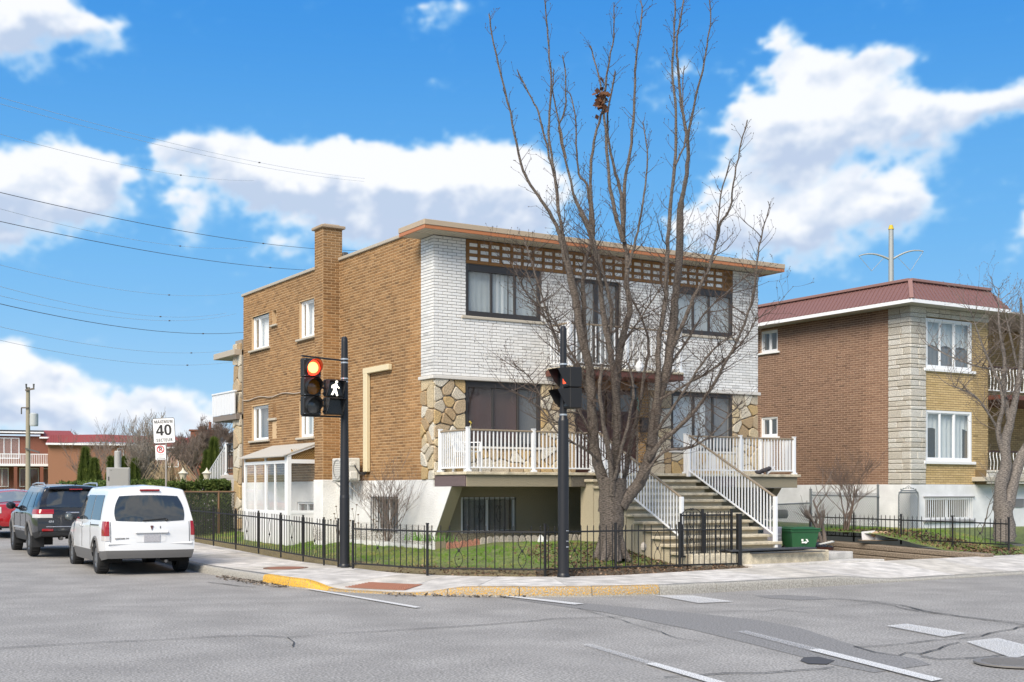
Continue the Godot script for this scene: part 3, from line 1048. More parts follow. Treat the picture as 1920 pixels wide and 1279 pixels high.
func window(parent: Node, called: String, f: Transform3D, x0: float, y0: float, x1: float, y1: float, o := {}) -> MeshInstance3D:
	var w: float = o.get("frame", 0.06)
	var zi: float = o.get("recess", -0.05)
	var mb := MB.new()
	mb.t = f
	var fd := 0.08
	mb.span(v3(x0, y0, zi - fd), v3(x0 + w, y1, zi), 0.006)
	mb.span(v3(x1 - w, y0, zi - fd), v3(x1, y1, zi), 0.006)
	mb.span(v3(x0 + w, y1 - w * o.get("head", 1.0), zi - fd), v3(x1 - w, y1, zi), 0.006)
	mb.span(v3(x0 + w, y0, zi - fd), v3(x1 - w, y0 + w * o.get("foot", 1.0), zi), 0.006)
	var bars: Array = o.get("bars", [])
	var mw: float = o.get("mullion", 0.045)
	for k in bars.size():
		var x: float = lerpf(x0 + w, x1 - w, bars[k])
		mb.span(v3(x - mw / 2, y0 + w * o.get("foot", 1.0), zi - fd + 0.01), v3(x + mw / 2, y1 - w * o.get("head", 1.0), zi - 0.012), 0.005)
	var win := part(called, mb, o.get("fm", mat("white_vinyl", Color(0.76, 0.78, 0.80), 0.35)), parent)
	if o.has("label"):
		win.set_meta("label", o.label)
	var edge := [0.0] + bars + [1.0]
	for k in edge.size() - 1:
		mb = MB.new()
		mb.t = f
		var a: float = lerpf(x0 + w, x1 - w, edge[k])
		var b: float = lerpf(x0 + w, x1 - w, edge[k + 1])
		var z := zi - 0.035 - 0.012 * (k % 2)
		pane(mb, a, y0 + w * 0.8, b, y1 - w * 0.8, z)
		part("pane", mb, mat("window_glass_%d" % int(100.0 * o.get("alpha", 0.1)), Color(0.75, 0.82, 0.84), 0.02, {"alpha": o.get("alpha", 0.1), "spec": 0.9}), win)
		if o.get("sash", false):
			mb = MB.new()
			mb.t = f
			var sw := 0.028
			mb.span(v3(a + 0.02, y0 + w, z - 0.012), v3(a + 0.02 + sw, y1 - w, z + 0.012))
			mb.span(v3(b - 0.02 - sw, y0 + w, z - 0.012), v3(b - 0.02, y1 - w, z + 0.012))
			mb.span(v3(a + 0.02 + sw, y0 + w, z - 0.012), v3(b - 0.02 - sw, y0 + w + sw, z + 0.012))
			mb.span(v3(a + 0.02 + sw, y1 - w - sw, z - 0.012), v3(b - 0.02 - sw, y1 - w, z + 0.012))
			part("sash", mb, o.get("fm", mat("white_vinyl", Color(0.76, 0.78, 0.80), 0.35)), win)
	if o.get("sill", 0.0) > 0.0:
		mb = MB.new()
		mb.t = f
		var sh: float = o.sill
		mb.span(v3(x0 - 0.11, y0 - sh, -0.05), v3(x1 + 0.11, y0 - 0.002, 0.075), 0.008)
		part("sill", mb, o.get("sm", mat("limestone", Color(0.46, 0.42, 0.35), 0.85, {"tex": tx.grain, "scale": 2.0})), win)
	for k in o.get("curtains", []):  # [from, to, bottom, top, tone, scallop]
		var m: Material = [mat("sheer_curtain", Color(0.66, 0.72, 0.74), 0.9, {"back": Color(0.4, 0.42, 0.42)}), mat("grey_curtain", Color(0.12, 0.13, 0.14), 0.9), mat("white_blind", Color(0.80, 0.82, 0.82), 0.7), mat("brown_curtain", Color(0.05, 0.018, 0.014), 0.9), mat("hazy_curtain", Color(0.33, 0.39, 0.42), 0.9)][k[4]]
		part("curtain", drape(f, lerpf(x0, x1, k[0]), lerpf(y0, y1, k[2]), lerpf(x0, x1, k[1]), lerpf(y0, y1, k[3]), zi - 0.17, o.get("folds", 7.0), [0.018, 0.018, 0.002, 0.018, 0.006][k[4]], k[5] if k.size() > 5 else 0.0), m, win)
	return win

func iron_bars(parent: Node, f: Transform3D, x0: float, y0: float, x1: float, y1: float, n: int, m: Material, scroll := true) -> void:
	var mb := MB.new()
	mb.t = f
	mb.bar(v3(x0, y0 + 0.03, 0.03), v3(x1, y0 + 0.03, 0.03), 0.025, 0.012)
	mb.bar(v3(x0, y1 - 0.03, 0.03), v3(x1, y1 - 0.03, 0.03), 0.025, 0.012)
	var guard := part("window_guard", mb, m, parent)
	for i in n:
		var x := lerpf(x0 + 0.02, x1 - 0.02, float(i) / (n - 1))
		mb = MB.new()
		mb.t = f
		mb.bar(v3(x, y0 - 0.01, 0.03), v3(x, y1 + 0.01, 0.03), 0.014, 0.014, 0.0, Vector3.RIGHT)
		part("guard_bar", mb, m, guard)
	if scroll:
		for c in [0.33, 0.67]:
			mb = MB.new()
			mb.t = f
			var x := lerpf(x0, x1, c)
			var y := lerpf(y0, y1, 0.3)
			for s in [-1.0, 1.0]:
				var pts := PackedVector3Array()
				var rad := PackedFloat32Array()
				for k in 15:
					var a := k / 14.0
					pts.append(v3(x + s * (0.075 * sin(PI * a) * (1.0 - 0.55 * a)), y + 0.32 * a, 0.038))
					rad.append(0.006)
				for k in 9:
					var a := PI * k / 6.0
					pts.append(v3(x + s * (0.035 - 0.035 * cos(a)), y + 0.32 + 0.03 * sin(a), 0.038))
					rad.append(0.006)
				mb.tube(pts, rad, 5)
			part("scroll", mb, m, guard)

func railing(parent: Node, a: Vector3, b: Vector3, h: float, n: int, posts: Array, white: Material, cap: Material, low := 0.085) -> MeshInstance3D:  # from a to b (feet), n balusters, posts at these fractions
	var mb := MB.new()
	mb.bar(a + Vector3.UP * low, b + Vector3.UP * low, 0.035, 0.03, 0.004)
	var o := part("railing", mb, white, parent)
	mb = MB.new()
	mb.bar(a + Vector3.UP * h, b + Vector3.UP * h, 0.055, 0.035, 0.008)
	part("handrail", mb, cap, o)
	mb = MB.new()
	mb.box(v3(0, (h - low) * 0.5, 0), v3(0.022, h - low, 0.022))
	var pin := mb.mesh()
	for i in n:
		var p := a.lerp(b, (i + 0.5) / n)
		var q := part("baluster", pin, white, o)
		q.position = p + Vector3.UP * low
	for k in posts:
		var p := a.lerp(b, k)
		mb = MB.new()
		mb.box(p + Vector3.UP * (h * 0.5 + 0.02), v3(0.07, h + 0.04, 0.07), 0.006)
		mb.box(p + Vector3.UP * 0.02, v3(0.115, 0.04, 0.115), 0.006)
		mb.box(p + Vector3.UP * (h + 0.045), v3(0.085, 0.02, 0.085), 0.006)
		part("post", mb, white, o)
	return o

# ---------------------------------------------------------------- the duplex on the corner
const BROWN := [Color(0.315, 0.168, 0.064), Color(0.345, 0.187, 0.074), Color(0.28, 0.147, 0.054), Color(0.37, 0.208, 0.086), Color(0.25, 0.132, 0.05), Color(0.31, 0.172, 0.07)]

func white_rail() -> StandardMaterial3D:
	return mat("white_aluminium", Color(0.80, 0.82, 0.84), 0.35)

func build_house() -> void:
	var h := thing("duplex_house", "corner duplex with white brick front, brown brick side wall and tan overhanging flat roof", "house")
	var mortar := mat("brown_mortar", Color(0.53, 0.375, 0.22), 0.95)
	var stucco := mat("white_stucco", Color(0.73, 0.73, 0.72), 0.9, {"tex": tx.grain, "scale": 0.7, "bump": tx.bump, "depth": 0.6, "detail": noise_tex("dirt", 0.008, 0.92, 1.0), "detail_scale": 0.4})
	var olive := mat("olive_render", Color(0.30, 0.262, 0.185), 0.95, {"tex": tx.grain, "scale": 0.9, "bump": tx.bump, "depth": 0.5})
	var grey_mortar := mat("grey_mortar", Color(0.20, 0.20, 0.20), 0.95)
	var tan_m := mat("tan_metal", Color(0.42, 0.335, 0.24), 0.5)
	var dark_frame := mat("dark_frame", Color(0.035, 0.033, 0.034), 0.45)
	var concrete := mat("step_concrete", Color(0.55, 0.485, 0.36), 0.9, {"tex": tx.grain, "scale": 0.8, "detail": tx.blotch, "detail_scale": 0.8, "bump": tx.bump, "depth": 0.3})
	var brown_mats := brick_mats("brown_brick", BROWN)
	var brown_all := mat("brown_brick_all", Color.WHITE, 0.85, {"tex": tx.grain, "scale": 2.2, "bump": tx.bump, "depth": 0.15, "tint": true})
	var fl := face_left(0.0)
	var ff := face_front(0.0)

	# side wall
	var side_holes := [Rect2(-10.76, 5.6, 1.32, 0.93), Rect2(-9.18, 6.15, 0.28, 0.39), Rect2(-7.3, 5.57, 0.96, 0.96), Rect2(-10.76, 3.08, 1.28, 0.96), Rect2(-7.3, 3.05, 0.92, 0.97), Rect2(-2.93, 0.79, 1.31, 0.76), Rect2(-7.4, 0.85, 1.2, 0.55)]
	var front_holes := [Rect2(0.73, 5.38, 1.88, 1.1), Rect2(6.31, 5.38, 1.83, 1.1), Rect2(3.5, 4.5, 1.28, 1.92), Rect2(0.73, 2.63, 1.88, 1.38), Rect2(6.27, 2.63, 1.87, 1.38), Rect2(3.55, 2.08, 1.75, 1.93), Rect2(0.63, 0.79, 1.37, 0.76)]
	var mb := MB.new()
	holed(mb, fl, -11.43, 1.9, -0.003, 7.2, side_holes, 0.25)
	part("side_wall", mb, mortar, h)
	mb = MB.new()
	holed(mb, face_left(-0.03), -11.46, 0.1, -0.004, 1.92, side_holes, 0.28)
	part("side_foundation", mb, stucco, h)
	mb = MB.new()
	holed(mb, ff, 0.003, 4.02, 8.92, 7.05, front_holes, 0.25)
	part("front_wall", mb, grey_mortar, h)
	mb = MB.new()
	holed(mb, ff, 0.003, 2.0, 8.92, 4.02, front_holes, 0.25)
	part("front_wall_lower", mb, mat("stone_mortar", Color(0.30, 0.27, 0.235), 0.95, {"tex": tx.grain, "scale": 2.0, "bump": tx.bump, "depth": 0.5}), h)
	mb = MB.new()
	holed(mb, ff, 0.003, 0.1, 8.92, 2.0, front_holes, 0.25)
	part("front_foundation", mb, olive, h)
	mb = MB.new()
	holed(mb, face_right(8.92), 0.0, 0.1, 11.43, 7.2, [], 0.25)
	holed(mb, face_back(-11.43), -8.67, 0.1, -0.25, 7.2, [], 0.25)
	part("rear_walls", mb, mortar, h)
	mb = MB.new()
	for y in [1.95, 4.35]:
		mb.span(v3(0.26, y, -11.15), v3(8.65, y + 0.1, -0.26))
	mb.span(v3(4.2, 2.06, -11.1), v3(4.3, 4.3, -2.5))
	mb.span(v3(0.3, 2.06, -4.6), v3(8.6, 4.3, -4.5))
	mb.span(v3(0.3, 4.5, -4.6), v3(8.6, 7.0, -4.5))
	mb.span(v3(0.3, 0.3, -4.6), v3(8.6, 1.9, -4.5))
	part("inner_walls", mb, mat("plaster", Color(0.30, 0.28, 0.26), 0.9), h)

	splash(h, face_left(-0.03), -5.9, -5.31, 0.5, 0.3)
	splash(h, face_left(-0.03), -4.7, -0.02, 0.55, 0.42)
	splash(h, face_left(-0.46), -5.28, -4.78, 0.5, 0.35)
	splash(h, ff, 0.3, 3.2, 0.5, 0.35)
	# masonry skins
	bricks(h, "brown_brick", fl, -11.43, 1.92, -0.5, 7.2, side_holes + [Rect2(-5.27, 0, 0.49, 9), Rect2(-9.18, 3.12, 0.28, 0.4)], 0.213, 0.0652, 0.0125, BROWN, brown_all, brown_mats, 300, 0.006, [Rect2(-10.95, 5.2, 1.6, 0.4), Rect2(-9.3, 5.75, 0.5, 0.36), Rect2(-7.5, 5.1, 1.3, 0.45), Rect2(-10.95, 2.72, 1.6, 0.33), Rect2(-9.45, 3.3, 0.6, 0.28), Rect2(-7.5, 2.9, 1.2, 0.16), Rect2(-0.75, 6.1, 0.14, 0.9)])
	bricks(h, "infill_brick", fl, -9.18, 3.66, -8.9, 4.04, [], 0.213, 0.0652, 0.011, [BROWN[0]], brown_all, brown_mats, 0, 0.002)
	var whites := [Color(0.80, 0.80, 0.785), Color(0.76, 0.765, 0.76), Color(0.82, 0.82, 0.81), Color(0.74, 0.735, 0.72)]
	var white_mats := brick_mats("white_brick", whites, 0.5)
	var white_all := mat("white_brick_all", Color.WHITE, 0.5, {"tex": noise_tex("soft", 0.06, 0.86, 1.0), "scale": 2.2, "bump": tx.bump, "depth": 0.1, "tint": true})
	bricks(h, "white_brick", face_front(0.035), -0.04, 4.1, 8.96, 7.0, front_holes + [Rect2(0.73, 6.48, 7.41, 0.6)], 0.218, 0.0645, 0.0105, whites, white_all, white_mats, 300)
	bricks(h, "white_return_brick", face_left(-0.04), -0.53, 4.1, 0.047, 7.0, [], 0.218, 0.0645, 0.0105, whites, white_all, white_mats, 0)
	mb = MB.new()
	mb.span(v3(-0.04, 4.05, -0.53), v3(-0.001, 7.02, 0.035))
	holed(mb, face_front(0.035), -0.001, 4.05, 8.96, 6.99, front_holes, 0.034)
	part("brick_backing", mb, grey_mortar, h)
	# brick screen under the eave: brown lattice with white bricks set in it
	mb = MB.new()
	mb.span(v3(0.73, 6.485, 0.03), v3(8.14, 6.995, 0.044))
	var screen := part("brick_screen", mb, mat("screen_mortar", Color(0.16, 0.085, 0.035), 0.95), h)
	var brown_piece := brick_shape(0.268, 0.066, 0.012)
	for r in 4:
		for i in 27:
			var o := part("brown_brick", brown_piece, mat("screen_brick_%s" % ["a", "b", "c"][rng.randi() % 3], [Color(0.20, 0.098, 0.034), Color(0.24, 0.12, 0.042), Color(0.17, 0.083, 0.03)][rng.randi() % 3], 0.85, {"tex": tx.grain, "scale": 2.2}), screen)
			o.position = v3(0.73 + (i + 0.5) * 0.2744, 6.525 + r * 0.144, 0.044)
	var upright := brick_shape(0.07, 0.072, 0.010)
	var white_piece := brick_shape(0.19, 0.072, 0.009)
	for r in 3:
		for i in 27:
			var o := part("upright_brick", upright, mat("screen_brick_a", Color(0.20, 0.098, 0.034), 0.85), screen)
			o.position = v3(0.73 + 0.04 + i * 0.2718, 6.597 + r * 0.144, 0.044)
			if i < 26:
				o = part("white_brick", white_piece, white_mats[rng.randi() % 4], screen)
				o.position = v3(0.73 + 0.176 + i * 0.2718, 6.597 + r * 0.144, 0.044)
	# band of stone under the white brick
	mb = MB.new()
	var ledge := mat("ledge", Color(0.60, 0.585, 0.55), 0.8, {"tex": tx.grain, "scale": 1.5})
	var segs := [[-0.1, 2.5], [2.506, 5.2], [5.206, 9.0]]
	for q in segs:
		mb.span(v3(q[0], 4.018, -0.05), v3(q[1], 4.09, 0.105), 0.01)
	mb.span(v3(-0.1, 4.018, -0.56), v3(-0.0, 4.09, -0.056), 0.01)
	part("stone_ledge", mb, ledge, h)

	# rubble stone
	var tones := [Color(0.50, 0.36, 0.18), Color(0.56, 0.46, 0.30), Color(0.60, 0.54, 0.43), Color(0.40, 0.29, 0.17), Color(0.52, 0.46, 0.36), Color(0.63, 0.59, 0.50), Color(0.45, 0.35, 0.23)]
	var stone_m := []
	for i in tones.size():
		stone_m.append(mat("rubble_%s" % ["a", "b", "c", "d", "e", "f", "g"][i], tones[i], 0.9, {"tex": tx.stone, "scale": 1.6, "bump": tx.bump, "depth": 1.2}))
	rubble(h, face_front(0.0), -0.03, 2.07, 0.72, 4.015, 0.25, stone_m)
	rubble(h, face_left(-0.005), -0.5, 1.92, 0.03, 4.015, 0.24, stone_m)
	rubble(h, face_front(0.0), 0.74, 2.07, 2.6, 2.57, 0.25, stone_m)
	rubble(h, face_front(0.0), 2.63, 2.07, 3.54, 4.015, 0.28, stone_m)
	rubble(h, face_front(0.0), 5.62, 2.07, 6.25, 4.015, 0.27, stone_m)
	rubble(h, face_front(0.0), 6.28, 2.07, 8.13, 2.57, 0.25, stone_m)
	rubble(h, face_front(0.0), 8.15, 2.07, 8.95, 4.015, 0.25, stone_m)
	bricks(h, "door_brick", face_front(0.0), 5.31, 2.07, 5.61, 4.01, [], 0.15, 0.0652, 0.011, [Color(0.50, 0.30, 0.12), Color(0.46, 0.27, 0.10)], brown_all, brown_mats, 0)

	# chimney
	mb = MB.new()
	mb.span(v3(-0.44, 1.95, -5.27), v3(0.06, 7.96, -4.78))
	var chim := part("chimney", mb, mortar, h)
	mb = MB.new()
	mb.span(v3(-0.46, 0.1, -5.3), v3(-0.03, 1.95, -4.76), 0.01)
	part("chimney_foot", mb, stucco, chim)
	bricks(chim, "chimney_brick", face_front(-4.78), -0.44, 1.95, -0.005, 7.2, [], 0.213, 0.0652, 0.0125, BROWN, brown_all, brown_mats, 150)
	bricks(chim, "chimney_brick_upper", face_front(-4.78), -0.44, 7.2, 0.06, 7.96, [], 0.213, 0.0652, 0.0125, BROWN, brown_all, brown_mats, 0)
	bricks(chim, "chimney_side_brick", face_left(-0.44), -5.27, 1.95, -4.78, 7.96, [], 0.213, 0.0652, 0.0125, BROWN, brown_all, brown_mats, 0)
	mb = MB.new()
	mb.span(v3(-0.50, 7.96, -5.34), v3(0.12, 8.03, -4.71), 0.012)
	mb.span(v3(-0.40, 8.03, -5.24), v3(0.02, 8.07, -4.81), 0.02)
	part("chimney_cap", mb, mat("cap_concrete", Color(0.35, 0.27, 0.19), 0.9, {"tex": tx.grain, "scale": 1.0}), chim)
	mb = MB.new()
	mb.span(v3(0.061, 7.2, -4.9), v3(0.2, 7.42, -4.72), 0.02)
	part("flashing", mb, mat("flashing", Color(0.07, 0.07, 0.07), 0.6), chim)

	# roof: deck, parapet cap, overhanging eave with tan and copper fascia and slatted soffit
	mb = MB.new()
	mb.span(v3(0.02, 7.02, -11.4), v3(8.9, 7.19, 0.03))
	var roof := part("roof", mb, mat("roof_gravel", Color(0.25, 0.24, 0.23), 1.0), h)
	mb = MB.new()
	for k in 5:
		mb.span(v3(-0.05, 7.2, -11.48 + k * 2.2), v3(0.22, 7.275, -11.48 + (k + 1) * 2.2 - 0.006), 0.01)
	mb.span(v3(0.22, 7.2, -11.48), v3(8.97, 7.275, -11.2), 0.01)
	mb.span(v3(8.75, 7.2, -11.2), v3(8.97, 7.275, -0.02), 0.01)
	part("parapet_cap", mb, mat("parapet_metal", Color(0.42, 0.37, 0.30), 0.5), roof)
	mb = MB.new()  # deck of the eave
	mb.span(v3(-0.5, 7.02, 0.04), v3(9.3, 7.165, 0.55))
	mb.span(v3(-0.5, 7.02, -0.56), v3(-0.05, 7.165, 0.04))
	mb.span(v3(8.97, 7.02, -0.56), v3(9.3, 7.165, 0.04))
	part("eave_deck", mb, tan_m, roof)
	mb = MB.new()
	for k in 5:
		mb.span(v3(-0.545 + k * 1.977, 7.075, 0.55), v3(-0.545 + (k + 1) * 1.977 - 0.005, 7.185, 0.585), 0.006)
	mb.span(v3(-0.545, 7.075, -0.59), v3(-0.5, 7.185, 0.55), 0.006)
	mb.span(v3(9.3, 7.075, -0.59), v3(9.34, 7.185, 0.55), 0.006)
	part("fascia", mb, tan_m, roof)
	mb = MB.new()
	mb.span(v3(-0.535, 7.0, 0.545), v3(9.33, 7.073, 0.572), 0.004)
	mb.span(v3(-0.535, 7.0, -0.58), v3(-0.505, 7.073, 0.543), 0.004)
	mb.span(v3(9.3, 7.0, -0.58), v3(9.33, 7.073, 0.543), 0.004)
	part("copper_trim", mb, mat("copper_trim", Color(0.42, 0.16, 0.065), 0.45), roof)
	mb = MB.new()
	for k in 93:
		var x := -0.5 + k * 0.1055
		mb.span(v3(x, 7.008, 0.05), v3(x + 0.088, 7.02, 0.543))
	for k in 11:
		mb.span(v3(-0.5, 7.008, -0.57 + k * 0.055), v3(-0.045, 7.02, -0.57 + k * 0.055 + 0.047))
	part("soffit_slats", mb, mat("soffit", Color(0.50, 0.46, 0.37), 0.6), roof).set_meta("kind", "stuff")

	# windows of the front
	var alu := dark_frame
	window(h, "window", ff, 0.73, 5.38, 2.61, 6.48, {"frame": 0.07, "head": 2.1, "foot": 1.6, "bars": [0.33, 0.67], "fm": alu, "recess": 0.03, "sill": 0.06, "curtains": [[0.0, 0.32, 0.0, 1.0, 4], [0.32, 0.6, 0.0, 1.0, 4], [0.45, 0.58, 0.0, 1.0, 0], [0.62, 1.0, 0.0, 1.0, 4]], "alpha": 0.12, "label": "left upper window with pale curtains"})
	window(h, "window", ff, 6.31, 5.38, 8.14, 6.48, {"frame": 0.07, "head": 2.1, "foot": 1.6, "bars": [0.33, 0.62], "fm": alu, "recess": 0.03, "sill": 0.06, "curtains": [[0.0, 1.0, 0.0, 1.0, 4]], "alpha": 0.15, "label": "right upper window behind the tree"})
	window(h, "window", ff, 0.73, 2.63, 2.61, 4.01, {"frame": 0.06, "head": 2.2, "foot": 1.3, "bars": [0.36, 0.72], "mullion": 0.05, "fm": alu, "recess": 0.02, "sill": 0.05, "sm": mat("white_sill", Color(0.62, 0.60, 0.56), 0.7), "curtains": [[0.0, 0.75, 0.0, 1.0, 3], [0.76, 1.0, 0.0, 1.0, 1]], "folds": 2.0, "alpha": 0.03, "label": "dark left porch window"})
	window(h, "window", ff, 6.27, 2.63, 8.14, 4.01, {"frame": 0.06, "head": 1.6, "foot": 1.3, "bars": [0.36, 0.70], "mullion": 0.05, "fm": alu, "recess": 0.02, "sill": 0.05, "sm": mat("white_sill", Color(0.62, 0.60, 0.56), 0.7), "curtains": [[0.0, 0.62, 0.0, 1.0, 0], [0.62, 1.0, 0.0, 1.0, 1]], "folds": 3.0, "label": "right porch window with pale curtain"})
	window(h, "window", ff, 0.63, 0.79, 2.0, 1.55, {"frame": 0.055, "bars": [0.48], "recess": -0.02, "curtains": [[0.05, 0.95, 0.0, 1.0, 1]], "folds": 5.0, "label": "barred basement window under the porch"})
	iron_bars(h, ff, 0.66, 0.8, 1.97, 1.54, 11, mat("black_iron", Color(0.014, 0.014, 0.016), 0.5))
	# balcony door of the upper floor: two glazed leaves
	window(h, "balcony_door", ff, 3.5, 4.5, 4.78, 6.42, {"frame": 0.07, "bars": [0.5], "mullion": 0.12, "fm": alu, "recess": -0.02, "curtains": [[0.0, 1.0, 0.0, 1.0, 1]], "folds": 1.0, "alpha": 0.25})
	# entrance: two brown doors
	var wood := mat("brown_door", Color(0.055, 0.02, 0.014), 0.4, {"tex": tx.grain, "scale": 1.0})
	for x in [3.58, 4.46]:
		mb = MB.new()
		mb.span(v3(x, 2.09, -0.1), v3(x + 0.82, 4.0, -0.05), 0.006)
		for r in [[2.2, 2.75], [2.85, 3.4]]:
			mb.span(v3(x + 0.1, r[0], -0.05), v3(x + 0.38, r[1], -0.035), 0.008)
			mb.span(v3(x + 0.46, r[0], -0.05), v3(x + 0.72, r[1], -0.035), 0.008)
		var door := part("door", mb, wood, h)
		mb = MB.new()
		mb.span(v3(x + 0.14, 3.5, -0.055), v3(x + 0.68, 3.88, -0.04))
		part("pane", mb, mat("door_glass", Color(0.12, 0.14, 0.15), 0.05), door)
		mb = MB.new()
		mb.rod(v3(x + 0.75, 3.0, -0.05), v3(x + 0.75, 3.0, 0.0), 0.012, 8)
		mb.ball(v3(x + 0.75, 3.0, 0.015), v3(0.025, 0.025, 0.025), 6, 8)
		part("handle", mb, mat("chrome", Color(0.7, 0.7, 0.7), 0.2, {"metal": 1.0}), door)
	# balcony over the entrance
	mb = MB.new()
	mb.span(v3(2.72, 4.18, 0.06), v3(5.92, 4.31, 0.9), 0.01)
	var bal := part("balcony", mb, mat("balcony_edge", Color(0.13, 0.045, 0.032), 0.6, {"tex": tx.grain, "scale": 1.0}), h)
	mb = MB.new()
	mb.span(v3(2.74, 4.312, 0.06), v3(5.9, 4.36, 0.93), 0.01)
	part("balcony_deck", mb, concrete, bal)
	for k in [[v3(2.8, 4.36, 0.86), v3(5.84, 4.36, 0.86), 24, [0.0, 0.5, 1.0]], [v3(2.8, 4.36, 0.1), v3(2.8, 4.36, 0.8), 6, []], [v3(5.84, 4.36, 0.1), v3(5.84, 4.36, 0.8), 6, []]]:
		railing(bal, k[0], k[1], 0.92, k[2], k[3], white_rail(), mat("rail_tan", Color(0.30, 0.24, 0.17), 0.6))
	mb = MB.new()  # arched wooden header over the doors
	mb.span(v3(3.3, 3.98, 0.06), v3(5.5, 4.17, 0.12), 0.01)
	part("door_header", mb, mat("header", Color(0.17, 0.09, 0.04), 0.8), h)
	mb = MB.new()
	mb.box(v3(3.46, 3.62, 0.14), v3(0.12, 0.2, 0.12), 0.02)
	mb.box(v3(3.46, 3.74, 0.12), v3(0.16, 0.03, 0.16), 0.01)
	part("porch_lamp", mb, mat("lamp_frost", Color(0.75, 0.74, 0.70), 0.5), h)
	mb = MB.new()
	mb.box(v3(5.42, 3.2, 0.08), v3(0.2, 0.34, 0.12), 0.015)
	part("mailbox", mb, mat("mailbox", Color(0.02, 0.022, 0.025), 0.5), h)

	# windows of the side
	var vin := {"frame": 0.05, "bars": [0.28], "recess": -0.06, "sill": 0.055}
	for q in [[side_holes[0], 2, "back upper side window with a white blind"], [side_holes[2], 2, "upper side window beside the chimney"], [side_holes[3], 1, "back lower side window reflecting branches"], [side_holes[4], 0, "lower side window beside the chimney"]]:
		var r: Rect2 = q[0]
		var o := vin.duplicate()
		o.label = q[2]
		o.curtains = [[0.04, 0.98, 0.03, 0.98, q[1]]]
		o.sash = true
		window(h, "window", fl, r.position.x, r.position.y, r.end.x, r.end.y, o)
	mb = MB.new()
	mb.t = fl
	mb.span(v3(-9.18, 6.15, -0.2), v3(-8.9, 6.54, -0.16))
	mb.span(v3(-9.25, 6.1, -0.05), v3(-8.82, 6.148, 0.06), 0.006)
	part("vent_opening", mb, mat("limestone", Color(0.46, 0.42, 0.35), 0.85), h)
	mb = MB.new()
	mb.t = fl
	mb.span(v3(-9.42, 3.58, 0.0), v3(-8.86, 3.64, 0.06), 0.006)
	part("blind_sill", mb, mat("limestone", Color(0.46, 0.42, 0.35), 0.85), h)
	window(h, "window", face_left(-0.03), -2.93, 0.79, -1.62, 1.55, {"frame": 0.05, "bars": [0.5], "recess": -0.1, "curtains": [[0.0, 1.0, 0.0, 1.0, 1]], "label": "barred basement window in the white side foundation"})
	iron_bars(h, face_left(-0.03), -2.95, 0.78, -1.6, 1.57, 11, mat("black_iron", Color(0.014, 0.014, 0.016), 0.5))
	window(h, "window", face_left(-0.03), -7.4, 0.85, -6.2, 1.4, {"frame": 0.05, "bars": [0.5], "recess": -0.03, "label": "small basement window inside the glazed side porch"})

	# front porch
	mb = MB.new()
	for q in [[-0.04, 1.4], [1.406, 3.2], [3.206, 5.6], [5.606, 7.3], [7.306, 9.09]]:
		mb.span(v3(q[0], 2.01, 0.07), v3(q[1], 2.07, 1.37), 0.008)
	var porch := part("porch", mb, concrete, h)
	mb = MB.new()
	mb.span(v3(0.02, 1.77, 1.1), v3(2.55, 2.008, 1.31), 0.006)
	mb.span(v3(7.1, 1.76, 1.1), v3(9.03, 2.008, 1.31), 0.006)
	mb.span(v3(8.8, 1.76, 0.0), v3(9.03, 2.008, 1.09), 0.006)
	mb.span(v3(0.25, 1.9, 0.01), v3(8.8, 2.008, 1.09))
	part("porch_beam", mb, olive, porch)
	var slab_stone := mat("purple_slab", Color(0.22, 0.165, 0.17), 0.9, {"tex": tx.stone, "scale": 2.4, "bump": tx.bump, "depth": 2.5})
	mb = MB.new()
	mb.span(v3(-0.012, 1.775, 0.02), v3(0.2, 2.005, 1.29), 0.006)
	mb.span(v3(6.5, 1.77, 1.12), v3(7.097, 2.005, 1.318), 0.006)
	part("purple_slab", mb, slab_stone, porch)
	mb = MB.new()
	mb.span(v3(2.553, 1.765, 1.12), v3(3.12, 2.004, 1.32), 0.012)
	part("weathered_slab", mb, mat("weathered", Color(0.19, 0.17, 0.14), 1.0, {"tex": tx.stone, "scale": 1.5, "bump": tx.bump, "depth": 2.0}), porch)
	# wing walls that lean out under the porch
	mb = MB.new()
	mb.t = face_left(-0.03)
	mb.prism(PackedVector2Array([Vector2(0.003, 0.1), Vector2(0.06, 0.1), Vector2(0.06, 0.76), Vector2(0.77, 1.774), Vector2(0.003, 1.774)]), -0.012, 0.0)
	part("wing_wall_face", mb, stucco, porch)
	mb = MB.new()
	mb.t = face_left(-0.016)
	mb.prism(PackedVector2Array([Vector2(0.003, 0.1), Vector2(0.06, 0.1), Vector2(0.06, 0.76), Vector2(0.77, 1.768), Vector2(0.003, 1.768)]), -0.25, -0.003)
	part("wing_wall", mb, olive, porch)
	mb = MB.new()
	mb.t = face_left(8.7)
	mb.prism(PackedVector2Array([Vector2(0.003, 0.1), Vector2(0.06, 0.1), Vector2(0.06, 0.76), Vector2(0.9, 1.755), Vector2(0.003, 1.755)]), -0.22, 0.0)
	part("wing_wall", mb, olive, porch)
	var rail_tan := mat("rail_tan", Color(0.30, 0.24, 0.17), 0.6)
	railing(porch, v3(0.07, 2.07, 0.12), v3(0.07, 2.07, 1.24), 0.84, 13, [0.0], white_rail(), rail_tan)
	railing(porch, v3(0.07, 2.07, 1.27), v3(3.1, 2.07, 1.27), 0.84, 33, [0.0, 0.515, 1.0], white_rail(), rail_tan)
	railing(porch, v3(5.66, 2.07, 1.27), v3(8.96, 2.07, 1.27), 0.84, 34, [0.0, 0.49, 1.0], white_rail(), rail_tan)
	railing(porch, v3(8.96, 2.07, 1.2), v3(8.96, 2.07, 0.12), 0.84, 12, [1.0], white_rail(), rail_tan)

